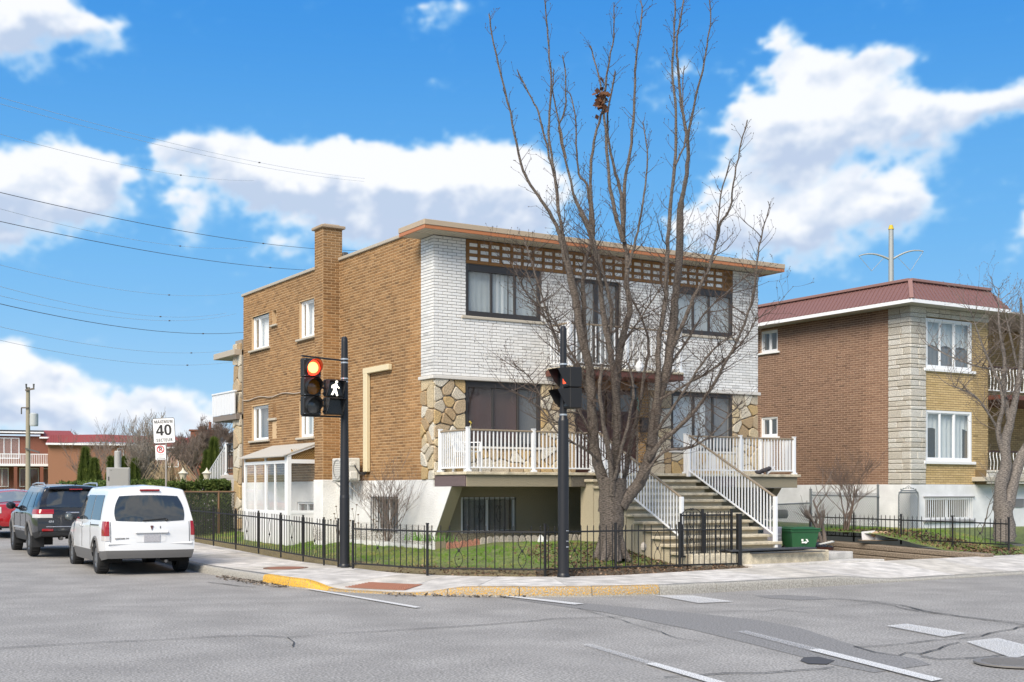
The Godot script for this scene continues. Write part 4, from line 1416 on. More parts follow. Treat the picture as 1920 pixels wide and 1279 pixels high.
	# stairs: ten steps down to a pad
	var stairs := part("stairs", MB.new(), mat("stair_side", Color(0.50, 0.44, 0.32), 0.9, {"tex": tx.grain, "scale": 0.8, "bump": tx.bump, "depth": 0.4}), h)
	mb = MB.new()
	for i in 11:
		var y := 1.929 - i * 0.1414
		var z := 1.32 + i * 0.283
		mb.span(v3(2.92, 0.1, z if i else 1.12), v3(5.7, y - 0.062, z + 0.283 - 0.02))
	stairs.mesh = mb.mesh()
	for i in 11:
		var y := 1.929 - i * 0.1414
		var z := 1.38 + i * 0.283
		mb = MB.new()
		mb.span(v3(2.85, y - 0.06, z - 0.04), v3(5.77, y, z + 0.287), 0.01)
		part("step", mb, mat("step_concrete_%s" % ["a", "b", "c"][i % 3], [Color(0.56, 0.49, 0.36), Color(0.52, 0.455, 0.33), Color(0.58, 0.515, 0.39)][i % 3], 0.9, {"tex": tx.grain, "scale": 0.8, "detail": tx.blotch, "detail_scale": 0.8, "bump": tx.bump, "depth": 0.3}), stairs)
	for x in [3.17, 5.62]:
		var a := v3(x, 2.09, 1.42)
		var b := v3(x, 0.72, 4.16)
		var r := railing(stairs, a, b, 0.84, 29, [], white_rail(), rail_tan, 0.06)
		for k in [[a, 0.0], [b, -0.1]]:
			mb = MB.new()
			mb.box(k[0] + v3(0, 0.38 + k[1] * 0.5, 0), v3(0.075, 0.94 - k[1], 0.075), 0.006)
			part("post", mb, white_rail(), r)
	mb = MB.new()
	mb.span(v3(2.9, 0.2, 4.47), v3(6.5, 0.49, 4.8), 0.02)
	mb.span(v3(5.8, 0.2, 3.9), v3(6.5, 0.49, 4.46), 0.02)
	part("stair_pad", mb, concrete, stairs)

	side_porch(h)
	rear_balconies(h, stone_m)

func side_porch(h: Node3D) -> void:  # glazed lean-to against the side wall
	var frame := mat("white_vinyl", Color(0.76, 0.78, 0.80), 0.35)
	var z0 := -9.06
	var z1 := -6.0
	var x := -0.85
	var mb := MB.new()
	mb.t = Transform3D(Basis(), Vector3.ZERO)
	for z in [z0 + 0.04, (z0 + z1) * 0.5 + 0.02, z1 - 0.09]:
		var w := 0.18 if z > -6.5 else 0.07
		mb.span(v3(x, 0.05, z - w / 2), v3(x + (0.11 if w > 0.1 else 0.07), 2.56, z + w / 2), 0.006)
	mb.span(v3(x + 0.004, 2.36, z0 + 0.08), v3(x + 0.066, 2.44, z1 - 0.19), 0.004)
	mb.span(v3(x + 0.004, 1.1, z0 + 0.08), v3(x + 0.066, 1.2, z1 - 0.19), 0.004)
	mb.span(v3(x + 0.11, 2.36, z1 - 0.07), v3(-0.005, 2.46, z1), 0.004)
	mb.span(v3(x + 0.11, 1.12, z1 - 0.07), v3(-0.005, 1.2, z1), 0.004)
	mb.bar(v3(x, 2.56, z1 - 0.02), v3(0.0, 2.86, z1 - 0.02), 0.07, 0.07, 0.004, Vector3.BACK)
	mb.bar(v3(x + 0.03, 2.55, z0), v3(x + 0.03, 2.55, z1), 0.05, 0.05, 0.004)
	var o := part("side_porch", mb, frame, h)
	mb = MB.new()
	mb.span(v3(x + 0.01, 0.05, z0 + 0.08), v3(x + 0.05, 1.1, z1 - 0.19))
	mb.span(v3(x + 0.11, 0.05, z1 - 0.05), v3(-0.06, 1.12, z1 - 0.01))
	part("panel", mb, mat("white_panel", Color(0.70, 0.71, 0.72), 0.5), o)
	var glass := mat("porch_glass", Color(0.75, 0.82, 0.84), 0.02, {"alpha": 0.08, "spec": 0.9})
	var n := 4
	for k in n:
		var za := lerpf(z0 + 0.08, z1 - 0.19, float(k) / n)
		var zb := lerpf(z0 + 0.08, z1 - 0.19, (k + 1.0) / n)
		mb = MB.new()
		mb.t = face_left(x + 0.03 + 0.012 * (k % 2))
		pane(mb, za, 1.2, zb, 2.36, 0)
		part("pane", mb, glass, o)
		if k % 2 == 1:
			mb = MB.new()
			mb.span(v3(x + 0.01, 1.2, za - 0.02), v3(x + 0.05, 2.36, za + 0.02), 0.003)
			part("mullion", mb, frame, o)
	mb = MB.new()
	mb.t = face_front(z1 - 0.03)
	pane(mb, x + 0.11, 1.2, -0.005, 2.36, 0)
	part("pane", mb, glass, o)
	mb = MB.new()
	mb.t = Transform3D(Basis(), Vector3.ZERO)  # roof sheet
	mb.quad(v3(x - 0.12, 2.555, z1 + 0.03), v3(-0.002, 2.90, z1 + 0.03), v3(-0.002, 2.90, z0 - 0.12), v3(x - 0.12, 2.555, z0 - 0.12))
	mb.quad(v3(x - 0.12, 2.53, z0 - 0.12), v3(-0.002, 2.875, z0 - 0.12), v3(-0.002, 2.875, z1 + 0.03), v3(x - 0.12, 2.53, z1 + 0.03))
	mb.quad(v3(x - 0.12, 2.53, z0 - 0.12), v3(x - 0.12, 2.53, z1 + 0.03), v3(x - 0.12, 2.555, z1 + 0.03), v3(x - 0.12, 2.555, z0 - 0.12))
	mb.quad(v3(x - 0.12, 2.53, z1 + 0.03), v3(-0.002, 2.875, z1 + 0.03), v3(-0.002, 2.90, z1 + 0.03), v3(x - 0.12, 2.555, z1 + 0.03))
	part("lean_to_roof", mb, mat("roof_sheet", Color(0.46, 0.44, 0.40), 0.8, {"tex": tx.grain, "scale": 1.5}), o)
	mb = MB.new()  # diamond lattice in the strip under the roof and in the gable
	for k in 46:
		var z := z0 + 0.1 + k * 0.062
		for s in [-1.0, 1.0]:
			mb.bar(v3(x + 0.03 + 0.004 * s, 2.44, z - 0.035 * s), v3(x + 0.03 + 0.004 * s, 2.53, z + 0.035 * s), 0.008, 0.008)
	for k in 12:
		for s in [-1.0, 1.0]:
			var xa := x + 0.13 + k * 0.06
			mb.bar(v3(xa, 2.47, z1 - 0.04 + 0.005 * s), v3(clampf(xa + 0.25 * s, x + 0.12, -0.02), minf(2.72, 2.47 + 0.25), z1 - 0.04 + 0.005 * s), 0.008, 0.008)
	part("lattice", mb, mat("lattice_wood", Color(0.45, 0.28, 0.10), 0.8), o).set_meta("kind", "stuff")

func rear_balconies(h: Node3D, stone_m: Array) -> void:
	var white := mat("white_corrugated", Color(0.70, 0.72, 0.75), 0.5)
	var mb := MB.new()
	mb.span(v3(-0.02, 0.5, -12.05), v3(0.3, 6.0, -11.5))
	var pier := part("rear_pier", mb, mat("stone_mortar", Color(0.30, 0.27, 0.235), 0.95), h)
	rubble(pier, face_left(-0.03), -12.05, 0.6, -11.5, 5.9, 0.34, stone_m)
	mb = MB.new()
	mb.span(v3(-0.25, 5.55, -13.3), v3(6.0, 5.72, -11.5), 0.01)
	part("rear_roof", mb, mat("parapet_metal", Color(0.42, 0.37, 0.30), 0.5), h)
	mb = MB.new()
	mb.span(v3(-0.2, 3.72, -13.5), v3(6.0, 3.88, -11.5), 0.01)
	var deck := part("rear_balcony", mb, mat("balcony_underside", Color(0.20, 0.17, 0.15), 0.8), h)
	mb = MB.new()
	for k in 28:  # corrugated white screen
		mb.box(v3(-0.2, 4.2, -13.5 + k * 0.07), v3(0.02 + 0.012 * (k % 2), 0.62, 0.062))
	mb.box(v3(-0.2, 4.53, -12.5), v3(0.07, 0.05, 2.04), 0.006)
	part("balcony_screen", mb, white, deck)
	# back steps with a white rail and a leaning wall
	mb = MB.new()
	mb.t = face_left(0.0)
	mb.prism(PackedVector2Array([Vector2(-11.8, 0.5), Vector2(-11.5, 0.5), Vector2(-11.5, 2.05), Vector2(-12.9, 2.05), Vector2(-12.4, 1.2)]), -0.25, 0.0)
	mb.t = Transform3D.IDENTITY
	mb.span(v3(0.0, 2.05, -13.4), v3(5.0, 2.15, -11.5), 0.01)
	var back := part("rear_landing", mb, mat("rear_render", Color(0.50, 0.46, 0.42), 0.9, {"tex": tx.grain, "scale": 1.0}), h)
	for x in [0.05, 1.1]:
		railing(back, v3(x, 2.15, -13.0), v3(x, 0.95, -15.4), 0.9, 16, [0.0, 1.0], white_rail(), white_rail(), 0.12)
	railing(back, v3(0.05, 2.15, -11.6), v3(0.05, 2.15, -13.0), 0.9, 9, [], mat("black_iron", Color(0.014, 0.014, 0.016), 0.5), mat("black_iron", Color(0.014, 0.014, 0.016), 0.5))
	mb = MB.new()
	for i in 7:
		mb.span(v3(0.05, 0.3, -13.4 - (i + 1) * 0.3), v3(1.15, 2.0 - i * 0.17, -13.4 - i * 0.3))
	part("rear_step", mb, mat("rear_render", Color(0.50, 0.46, 0.42), 0.9), back)
	# things fixed to the side wall belong to it: a cable, a conduit and the cream cover of the cooling pipes
	mb = MB.new()
	var pts := PackedVector3Array()
	var rad := PackedFloat32Array()
	for k in 25:
		var z := lerpf(-11.43, -5.3, k / 24.0)
		pts.append(v3(-0.035, 4.26 - 0.03 * sin(k * 0.9) - 0.05 * k / 24.0, z))
		rad.append(0.014)
	mb.tube(pts, rad, 5)
	part("wall_cable", mb, mat("cable_grey", Color(0.42, 0.36, 0.30), 0.7), h)
	mb = MB.new()
	mb.rod(v3(-0.035, 2.0, -4.6), v3(-0.035, 4.4, -4.6), 0.013, 6)
	part("conduit", mb, mat("conduit", Color(0.55, 0.55, 0.55), 0.5), h)
	mb = MB.new()
	mb.span(v3(-0.11, 2.12, -3.26), v3(-0.014, 4.4, -3.06), 0.01)
	mb.span(v3(-0.112, 4.36, -3.27), v3(-0.014, 4.49, -1.95), 0.01)
	part("pipe_cover", mb, mat("cream_cover", Color(0.66, 0.57, 0.38), 0.5), h)

# ---------------------------------------------------------------- the house next door and the houses far behind
func ashlar(parent: Node, f: Transform3D, x0: float, y0: float, x1: float, y1: float, holes: Array, list: Array, shift := 0) -> void:
	var y := y0
	var row := 0
	var heights := [0.12, 0.2, 0.09, 0.17, 0.12, 0.22, 0.1, 0.15]
	while y < y1 - 0.03:
		var h: float = minf(heights[row % 8], y1 - y)
		if y1 - y - h < 0.05:
			h = y1 - y
		var x := x0
		while x < x1 - 0.02:
			var l: float = rng.randf_range(0.26, 0.56)
			if x1 - x - l < 0.16:
				l = x1 - x
			var mid := Vector2(x + l * 0.5, y + h * 0.5)
			var open := false
			for q in holes:
				open = open or q.has_point(mid)
			if not open:
				var mb := MB.new()
				mb.t = f
				var d := rng.randf_range(0.035, 0.055)
				mb.span(v3(x + 0.006, y + 0.006, -0.01), v3(x + l - 0.006, y + h - 0.006, d), 0.014)
				part("ashlar_stone", mb, list[rng.randi() % list.size()], parent)
			x += l
		y += h
		row += 1

func build_neighbour() -> void:
	var nx := 15.6
	var nz := -1.0
	var h := thing("neighbour_house", "neighbouring house with brown side wall, pale stone corner and maroon mansard roof", "house")
	var stucco := mat("neighbour_stucco", Color(0.75, 0.76, 0.78), 0.9, {"tex": noise_tex("dirt", 0.008, 0.92, 1.0), "scale": 0.5, "bump": tx.bump, "depth": 0.4})
	var mortar := mat("pink_mortar", Color(0.50, 0.36, 0.27), 0.95)
	var dark_mortar := mat("dark_mortar", Color(0.16, 0.115, 0.06), 0.95)
	var white := mat("white_vinyl", Color(0.76, 0.78, 0.80), 0.35)
	var fs := face_left(nx)
	var ff := face_front(nz)
	var sh := [Rect2(-7.02, 6.08, 0.76, 0.69), Rect2(-7.02, 3.4, 0.76, 0.63)]
	var fh := [Rect2(16.22, 5.15, 1.98, 1.42), Rect2(16.22, 2.53, 1.98, 1.44), Rect2(16.18, 0.87, 1.98, 0.62)]
	var mb := MB.new()
	holed(mb, fs, -14.0, 1.86, -1.003, 6.9, sh, 0.25)
	part("side_wall", mb, mortar, h)
	mb = MB.new()
	holed(mb, ff, nx + 0.003, 1.86, 18.93, 6.9, fh, 0.25)
	mb.span(v3(18.68, 1.86, -3.2), v3(18.93, 6.9, -1.26))
	mb.span(v3(18.93, 1.86, -3.45), v3(25.0, 6.9, -3.2))
	mb.span(v3(nx + 0.26, 1.86, -14.0), v3(25.0, 6.9, -13.8))
	mb.span(v3(24.8, 1.86, -13.79), v3(25.0, 6.9, -3.46))
	part("front_wall", mb, dark_mortar, h)
	mb = MB.new()
	holed(mb, face_left(nx - 0.03), -14.0, 0.1, -1.004, 1.87, [], 0.28)
	holed(mb, face_front(nz + 0.03), nx - 0.028, 0.1, 25.0, 1.868, fh, 0.28)
	part("foundation", mb, stucco, h)
	mb = MB.new()
	for y in [1.8, 4.4]:
		mb.span(v3(nx + 0.26, y, -13.7), v3(24.7, y + 0.1, -3.5))
		mb.span(v3(nx + 0.26, y, -3.5), v3(18.6, y + 0.1, -1.27))
	mb.span(v3(nx + 0.3, 0.2, -5.0), v3(18.6, 6.9, -4.9))
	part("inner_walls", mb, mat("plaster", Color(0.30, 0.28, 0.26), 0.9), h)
	var rust := [Color(0.245, 0.143, 0.092), Color(0.265, 0.158, 0.102), Color(0.22, 0.127, 0.082), Color(0.25, 0.15, 0.098)]
	var rust_all := mat("rust_brick_all", Color.WHITE, 0.85, {"tex": tx.grain, "scale": 2.0, "tint": true})
	bricks(h, "rust_brick", fs, -14.0, 1.87, -1.77, 6.86, sh, 0.24, 0.0655, 0.0125, rust, rust_all, brick_mats("rust_brick", rust), 300, 0.008)
	var gold := [Color(0.54, 0.395, 0.195), Color(0.58, 0.43, 0.22), Color(0.50, 0.365, 0.175), Color(0.55, 0.405, 0.205)]
	var gold_all := mat("gold_brick_all", Color.WHITE, 0.8, {"tex": tx.grain, "scale": 2.0, "tint": true})
	var gold_mats := brick_mats("gold_brick", gold)
	bricks(h, "yellow_brick", ff, 16.22, 1.87, 18.93, 6.6, fh, 0.215, 0.0655, 0.012, gold, gold_all, gold_mats, 300)
	bricks(h, "recess_brick", face_front(-3.2), 18.93, 1.87, 25.0, 6.8, [Rect2(19.0, 4.5, 1.3, 2.1), Rect2(19.0, 1.9, 1.3, 2.1)], 0.215, 0.0655, 0.012, gold, gold_all, gold_mats, 0)
	bricks(h, "recess_side_brick", face_right(18.93), 1.0, 1.87, 3.2, 6.8, [], 0.215, 0.0655, 0.012, gold, gold_all, gold_mats, 0)
	var pale := []
	for i in 4:
		pale.append(mat("pale_stone_%s" % ["a", "b", "c", "d"][i], [Color(0.60, 0.565, 0.50), Color(0.64, 0.615, 0.56), Color(0.55, 0.515, 0.45), Color(0.66, 0.64, 0.59)][i], 0.9, {"tex": tx.stone, "scale": 1.6, "bump": tx.bump, "depth": 1.6}))
	ashlar(h, fs, -1.77, 1.875, -1.0 + 0.045, 6.86, [], pale)
	ashlar(h, ff, nx - 0.03, 1.875, 16.215, 6.86, fh, pale)
	ashlar(h, ff, 16.22, 6.6, 18.93, 6.86, [], pale)
	# windows
	var cur := [[[0.0, 1.0, 0.42, 1.0, 0, 0.1], [0.0, 1.0, 0.0, 0.44, 1]], [[0.0, 1.0, 0.62, 1.0, 0, 0.06], [0.0, 0.16, 0.0, 0.66, 0], [0.3, 0.9, 0.0, 0.66, 0]]]
	for k in 2:
		var r: Rect2 = fh[k]
		window(h, "window", ff, r.position.x, r.position.y, r.end.x, r.end.y, {"frame": 0.075, "bars": [0.31, 0.64], "recess": 0.0, "sill": 0.085, "sm": mat("white_sill_paint", Color(0.78, 0.79, 0.80), 0.6), "curtains": cur[k], "folds": 5.0, "sash": true, "label": ["upper front window with scalloped white curtain", "lower front window with white curtains"][k]})
		r = sh[k]
		window(h, "window", fs, r.position.x, r.position.y, r.end.x, r.end.y, {"frame": 0.06, "bars": [0.5], "recess": -0.03, "sill": 0.06, "sm": mat("white_sill_paint", Color(0.78, 0.79, 0.80), 0.6), "sash": true, "label": ["small upper side window", "small lower side window"][k]})
	window(h, "window", face_front(nz + 0.03), 16.18, 0.87, 18.16, 1.49, {"frame": 0.06, "bars": [0.5], "recess": -0.06, "label": "basement window with white bars"})
	iron_bars(h, face_front(nz + 0.03), 16.16, 0.86, 18.18, 1.48, 23, mat("white_bars", Color(0.78, 0.79, 0.80), 0.4), false)
	mb = MB.new()
	mb.span(v3(16.1, 0.8, nz + 0.0), v3(18.25, 0.855, nz + 0.1), 0.006)
	mb.span(v3(16.1, 1.5, nz + 0.0), v3(18.25, 1.54, nz + 0.08), 0.006)
	part("basement_sill", mb, mat("grey_sill", Color(0.35, 0.35, 0.36), 0.7), h)
	mb = MB.new()
	mb.span(v3(20.1, 1.2, nz + 0.03), v3(20.5, 1.45, nz + 0.06))
	part("vent", mb, mat("vent_grey", Color(0.2, 0.2, 0.21), 0.6), h)
	# roof: white fascia, soffit, ribbed mansard
	var x0 := 15.02
	var z1 := -0.45
	var xr := 19.25
	mb = MB.new()
	mb.span(v3(x0 + 0.03, 6.86, -14.4), v3(25.3, 6.9, z1 - 0.03))
	part("soffit", mb, mat("grey_soffit", Color(0.46, 0.44, 0.41), 0.7), h)
	mb = MB.new()
	mb.span(v3(x0, 6.85, -6.0), v3(x0 + 0.03, 6.95, z1), 0.004)
	mb.span(v3(x0, 6.85, -14.4), v3(x0 + 0.03, 6.95, -6.004), 0.004)
	mb.span(v3(x0 + 0.03, 6.85, z1 - 0.03), v3(xr, 6.95, z1), 0.004)
	part("fascia", mb, mat("fascia_white", Color(0.80, 0.81, 0.83), 0.5), h)
	var maroon := mat("maroon_metal", Color(0.19, 0.098, 0.09), 0.5, {"tex": noise_tex("soft", 0.06, 0.86, 1.0), "scale": 0.6})
	var roof := part("mansard_roof", MB.new(), maroon, h)
	mb = MB.new()
	var lean := 0.42
	var yt := 7.52
	var yb := 6.95
	mb.quad(v3(x0, yb, -6.0), v3(x0, yb, z1), v3(x0 + lean, yt, z1 - lean), v3(x0 + lean, yt, -6.0))
	mb.quad(v3(x0, yb, -14.4), v3(x0, yb, -6.0), v3(x0 + lean, yt, -6.0), v3(x0 + lean, yt, -14.4))
	mb.quad(v3(x0, yb, z1), v3(xr, yb, z1), v3(xr - lean, yt, z1 - lean), v3(x0 + lean, yt, z1 - lean))
	mb.quad(v3(xr, yb, z1), v3(xr, yb, z1 - 3.0), v3(xr - lean, yt, z1 - 3.0), v3(xr - lean, yt, z1 - lean))
	mb.quad(v3(x0 + lean, yt - 0.03, z1 - lean), v3(xr - lean, yt - 0.03, z1 - lean), v3(25.0, yt - 0.03, -14.4), v3(x0 + lean, yt - 0.03, -14.4))
	roof.mesh = mb.mesh()
	mb = MB.new()  # standing ribs
	var k := -14.3
	while k < z1 - 0.1:
		var dx := 0.0
		var top := minf(1.0, (z1 - k) / lean)
		mb.bar(v3(x0 + dx, yb, k), v3(x0 + dx + lean * top, yb + (yt - yb) * top, k), 0.03, 0.035, 0.0, Vector3.FORWARD)
		k += 0.155
	k = x0 + 0.1
	while k < xr - 0.05:
		var top := minf(1.0, minf((k - x0) / lean, (xr - k) / lean))
		mb.bar(v3(k, yb, z1), v3(k, yb + (yt - yb) * top, z1 - lean * top), 0.03, 0.035, 0.0, Vector3.RIGHT)
		k += 0.155
	part("roof_ribs", mb, maroon, roof).set_meta("kind", "stuff")
	mb = MB.new()
	mb.bar(v3(x0 + lean, yt + 0.035, -14.4), v3(x0 + lean, yt + 0.035, -6.0), 0.17, 0.085, 0.01)
	mb.bar(v3(x0 + lean, yt + 0.03, -6.0), v3(x0 + lean, yt + 0.03, z1 - lean), 0.16, 0.08, 0.01)
	mb.bar(v3(x0 + lean, yt + 0.03, z1 - lean), v3(xr - lean, yt + 0.03, z1 - lean), 0.16, 0.08, 0.01)
	mb.bar(v3(x0, yb + 0.01, z1), v3(x0 + lean, yt + 0.03, z1 - lean), 0.12, 0.05, 0.01)
	part("roof_cap", mb, mat("maroon_cap", Color(0.26, 0.145, 0.125), 0.45), roof)
	# entrance recess: brown doors and two balconies with bellied white rails
	var brown := mat("maroon_door", Color(0.05, 0.018, 0.015), 0.4)
	for y in [1.95, 4.5]:
		mb = MB.new()
		mb.span(v3(19.0, y, -3.19), v3(20.3, y + 2.05, -3.12), 0.01)
		var d := part("door", mb, brown, h)
		mb = MB.new()
		mb.span(v3(19.1, y + 0.3, -3.12), v3(19.6, y + 1.9, -3.1))
		part("pane", mb, mat("pale_pane", Color(0.45, 0.47, 0.42), 0.1), d)
	for q in [[4.35, 5.28, "upper_balcony"], [1.96, 2.83, "front_gallery"]]:
		mb = MB.new()
		mb.span(v3(18.2 if q[0] < 3 else 18.95, q[0], -3.1), v3(25.0, q[0] + 0.13, -0.55), 0.01)
		var b := part(q[2], mb, mat("balcony_edge", Color(0.13, 0.045, 0.032), 0.6) if q[0] > 3.0 else mat("limestone", Color(0.46, 0.42, 0.35), 0.85), h)
		mb = MB.new()
		var xa := 18.5
		mb.bar(v3(xa, q[1], -0.65), v3(25.0, q[1], -0.65), 0.05, 0.04, 0.006)
		part("handrail", mb, brown, b)
		mb = MB.new()
		mb.bar(v3(xa, q[0] + 0.25, -0.65), v3(25.0, q[0] + 0.25, -0.65), 0.03, 0.03)
		part("lower_rail", mb, white, b)
		mb = MB.new()
		var pts := PackedVector3Array()
		var rad := PackedFloat32Array()
		for i in 9:
			var t := i / 8.0
			pts.append(v3(0.025 * sin(t * TAU), t * (q[1] - q[0] - 0.27), 0.09 * sin(PI * minf(1.0, (1.0 - t) * 1.5)) * (1.0 - t)))
			rad.append(0.013)
		mb.tube(pts, rad, 5)
		var pin := mb.mesh()
		for i in 26:
			part("baluster", pin, white, b).position = v3(xa + 0.06 + i * 0.15, q[0] + 0.25, -0.65)
	mb = MB.new()
	mb.span(v3(18.35, 1.875, -0.99), v3(25.0, 2.3, -0.62))
	part("gallery_wall", mb, dark_mortar, h)
	ashlar(h, face_front(-0.62), 18.35, 1.88, 22.0, 2.29, [], pale)
	# the next house along, seen between the branches
	h = thing("white_corniced_house", "house with dark flat roof and white cornice behind the grey maple at the right edge", "house")
	mb = MB.new()
	mb.span(v3(27.0, 0.5, -16.0), v3(40.0, 7.0, -6.0))
	part("wall", mb, mortar, h)
	mb = MB.new()
	mb.span(v3(26.6, 7.0, -16.4), v3(40.4, 7.45, -5.6), 0.03)
	for i in 12:
		mb.span(v3(26.75, 6.8, -15.8 + i * 0.85), v3(27.0, 7.0, -15.6 + i * 0.85), 0.01)
	part("cornice", mb, mat("fascia_white", Color(0.80, 0.81, 0.83), 0.5), h)
	mb = MB.new()
	mb.span(v3(26.4, 7.45, -16.6), v3(40.6, 7.75, -5.4), 0.02)
	part("roof", mb, mat("dark_shingle", Color(0.04, 0.04, 0.045), 0.8), h)

func far_window(h: Node, x: float, y: float, w: float, ht: float, z: float, bars := 1) -> void:
	window(h, "window", face_front(z), x, y, x + w, y + ht, {"frame": 0.09, "mullion": 0.08, "bars": [0.5] if bars == 1 else ([0.33, 0.66] if bars == 2 else []), "recess": 0.06, "sill": 0.0})

func build_far_houses() -> void:
	var red := mat("far_red_brick", Color(0.20, 0.078, 0.05), 0.9, {"tex": noise_tex("courses", 0.05, 0.6, 1.0, FastNoiseLite.TYPE_SIMPLEX, 3, 512), "scale": 0.5, "stretch": Vector3(1.0, 5.0, 1.0)})
	var orange := mat("far_orange_brick", Color(0.30, 0.145, 0.085), 0.9, {"tex": noise_tex("courses", 0.05, 0.6, 1.0, FastNoiseLite.TYPE_SIMPLEX, 3, 512), "scale": 0.5, "stretch": Vector3(1.0, 5.0, 1.0)})
	var tiles := mat("red_metal_roof", Color(0.24, 0.05, 0.045), 0.5)
	var white := mat("fascia_white", Color(0.80, 0.81, 0.83), 0.5)
	var dark := mat("dark_shingle", Color(0.04, 0.04, 0.045), 0.8)
	# pixel columns of the far row were turned into metres at 150 m: one metre is 16 columns
	# three houses stand in line, facing the camera; each is built in its own axes and turned
	var spots := [
		["far_house", "far red brick house with white balcony and red roof behind the utility pole", 60.0],
		["far_house", "long low orange brick house with a red roof behind the bare street trees", 232.0],
		["far_house", "brick house with a broad chimney behind the speed limit sign", 390.0],
	]
	for k in 3:
		var px: float = spots[k][2]
		var a := deg_to_rad(31.8) + atan((px - 960.0) / 2389.0)
		var d := [150.0, 142.0, 138.0][k] as float
		var at := v3(-12.6 + sin(a) * d, 0.0, 23.4 - cos(a) * d)
		at.y = rise(at.z)
		var h := thing(spots[k][0], spots[k][1], "house", at, -a + 0.02, "houses far down the side street")
		var mb := MB.new()
		if k == 0:
			mb.span(v3(-4.6, -1, -9), v3(3.6, 5.8, 0))
			mb.span(v3(-14, -1, -9), v3(-4.61, 5.9, -1.5))
			part("wall", mb, red, h)
			mb = MB.new()
			for q in [[v3(-15, 5.9, -2.2), v3(-4.4, 6.9, -0.9)], [v3(0.8, 5.7, -1.0), v3(4.6, 6.5, 0.6)]]:
				mb.quad(v3(q[0].x, q[0].y, q[1].z), v3(q[1].x, q[0].y, q[1].z), v3(q[1].x - 0.6, q[1].y, q[0].z), v3(q[0].x + 0.2, q[1].y, q[0].z))
				mb.quad(v3(q[1].x, q[0].y, q[1].z), v3(q[1].x, q[0].y, q[0].z - 6.0), v3(q[1].x - 0.6, q[1].y, q[0].z - 6.0), v3(q[1].x - 0.6, q[1].y, q[0].z))
			part("red_roof", mb, tiles, h)
			mb = MB.new()
			mb.span(v3(-15, 5.72, -2.4), v3(-4.35, 5.9, -0.85))
			mb.span(v3(-4.7, 6.1, -3), v3(1.2, 6.25, 0.7))
			mb.span(v3(0.75, 5.55, -3), v3(4.65, 5.72, 0.65))
			part("white_eave", mb, white, h)
			mb = MB.new()
			mb.span(v3(-4.7, 6.26, -3), v3(1.2, 6.42, 0.65))
			mb.span(v3(-5.2, 6.4, -6.0), v3(-4.2, 7.0, -5.0))
			part("dark_roof", mb, dark, h)
			far_window(h, -3.7, 3.3, 2.4, 2.3, 0.0, 2)
			far_window(h, 2.3, 4.6, 0.5, 0.7, 0.0, 0)
			mb = MB.new()
			mb.span(v3(-4.4, 2.45, 0.01), v3(2.8, 2.7, 2.6))
			var b := part("balcony", mb, white, h)
			mb = MB.new()
			mb.box(v3(0, 0.5, 0), v3(0.06, 1.0, 0.06))
			var pin := mb.mesh()
			for i in 40:
				part("baluster", pin, white_rail(), b).position = v3(-4.3 + i * 0.18, 2.7, 2.5)
			mb = MB.new()
			mb.bar(v3(-4.4, 3.75, 2.5), v3(2.8, 3.75, 2.5), 0.09, 0.09)
			mb.bar(v3(2.75, 3.75, 2.5), v3(2.75, 3.75, 0.1), 0.09, 0.09)
			mb.bar(v3(2.75, 2.75, 2.5), v3(2.75, 2.75, 0.1), 0.09, 0.09)
			part("handrail", mb, white_rail(), b)
			for q in [[-4.3, 1.9, 2], [-1.3, 2.0, 1], [0.9, 1.7, 1]]:
				far_window(h, q[0], 0.2, q[1], 2.1, 0.0, q[2])
			for x in [-4.4, -1.9, 0.75, 2.4]:
				mb = MB.new()
				mb.span(v3(x, -1, 2.3), v3(x + 0.35, 2.44, 2.55))
				part("balcony_post", mb, red, h)
			mb = MB.new()
			mb.quad(v3(3.6, 0.2, 4.0), v3(7.0, -0.8, 4.0), v3(6.0, 0.2, 1.0), v3(3.6, 1.3, 1.0))
			mb.quad(v3(0.6, -0.6, 4.4), v3(3.6, 0.2, 4.0), v3(3.6, 1.3, 1.0), v3(2.0, 1.2, 1.0))
			part("shed_roof", mb, mat("grey_shingle", Color(0.13, 0.14, 0.16), 0.9), h)
		elif k == 1:
			mb.span(v3(-7.6, -1, -12), v3(7.0, 5.0, 0))
			part("wall", mb, orange, h)
			mb = MB.new()
			mb.span(v3(-7.8, 4.75, -2), v3(7.3, 4.95, 0.55))
			part("white_eave", mb, white, h)
			mb = MB.new()
			mb.quad(v3(-7.8, 4.95, 0.5), v3(-1.9, 5.1, 0.5), v3(-2.1, 5.95, -0.6), v3(-7.4, 5.8, -0.6))
			mb.quad(v3(-1.9, 5.1, 0.5), v3(7.3, 4.95, 0.5), v3(7.2, 5.7, -0.6), v3(-2.1, 5.95, -0.6))
			part("red_roof", mb, tiles, h)
			mb = MB.new()
			for i in 60:
				var x := -7.6 + i * 0.25
				mb.bar(v3(x, 5.0, 0.5), v3(x, 5.85, -0.6), 0.04, 0.05, 0.0, Vector3.RIGHT)
			part("roof_ribs", mb, tiles, h).set_meta("kind", "stuff")
			far_window(h, -0.7, 3.4, 0.7, 1.1, 0.0, 0)
			far_window(h, 4.6, 2.0, 1.2, 1.6, 0.0, 1)
		else:
			mb.span(v3(-6.0, -1, -9), v3(0.5, 4.6, 0))
			mb.span(v3(0.5, -1, -9), v3(12.0, 4.2, -1.2))
			part("wall", mb, orange, h)
			mb = MB.new()
			mb.span(v3(-1.8, -1, -0.5), v3(0.6, 6.3, 0.7))
			mb.span(v3(-1.95, 6.3, -0.6), v3(0.75, 6.45, 0.8))
			mb.span(v3(-0.9, 6.45, -0.1), v3(-0.3, 6.8, 0.3))
			mb.rod(v3(0.2, 6.45, 0.1), v3(0.2, 7.3, 0.1), 0.15, 8)
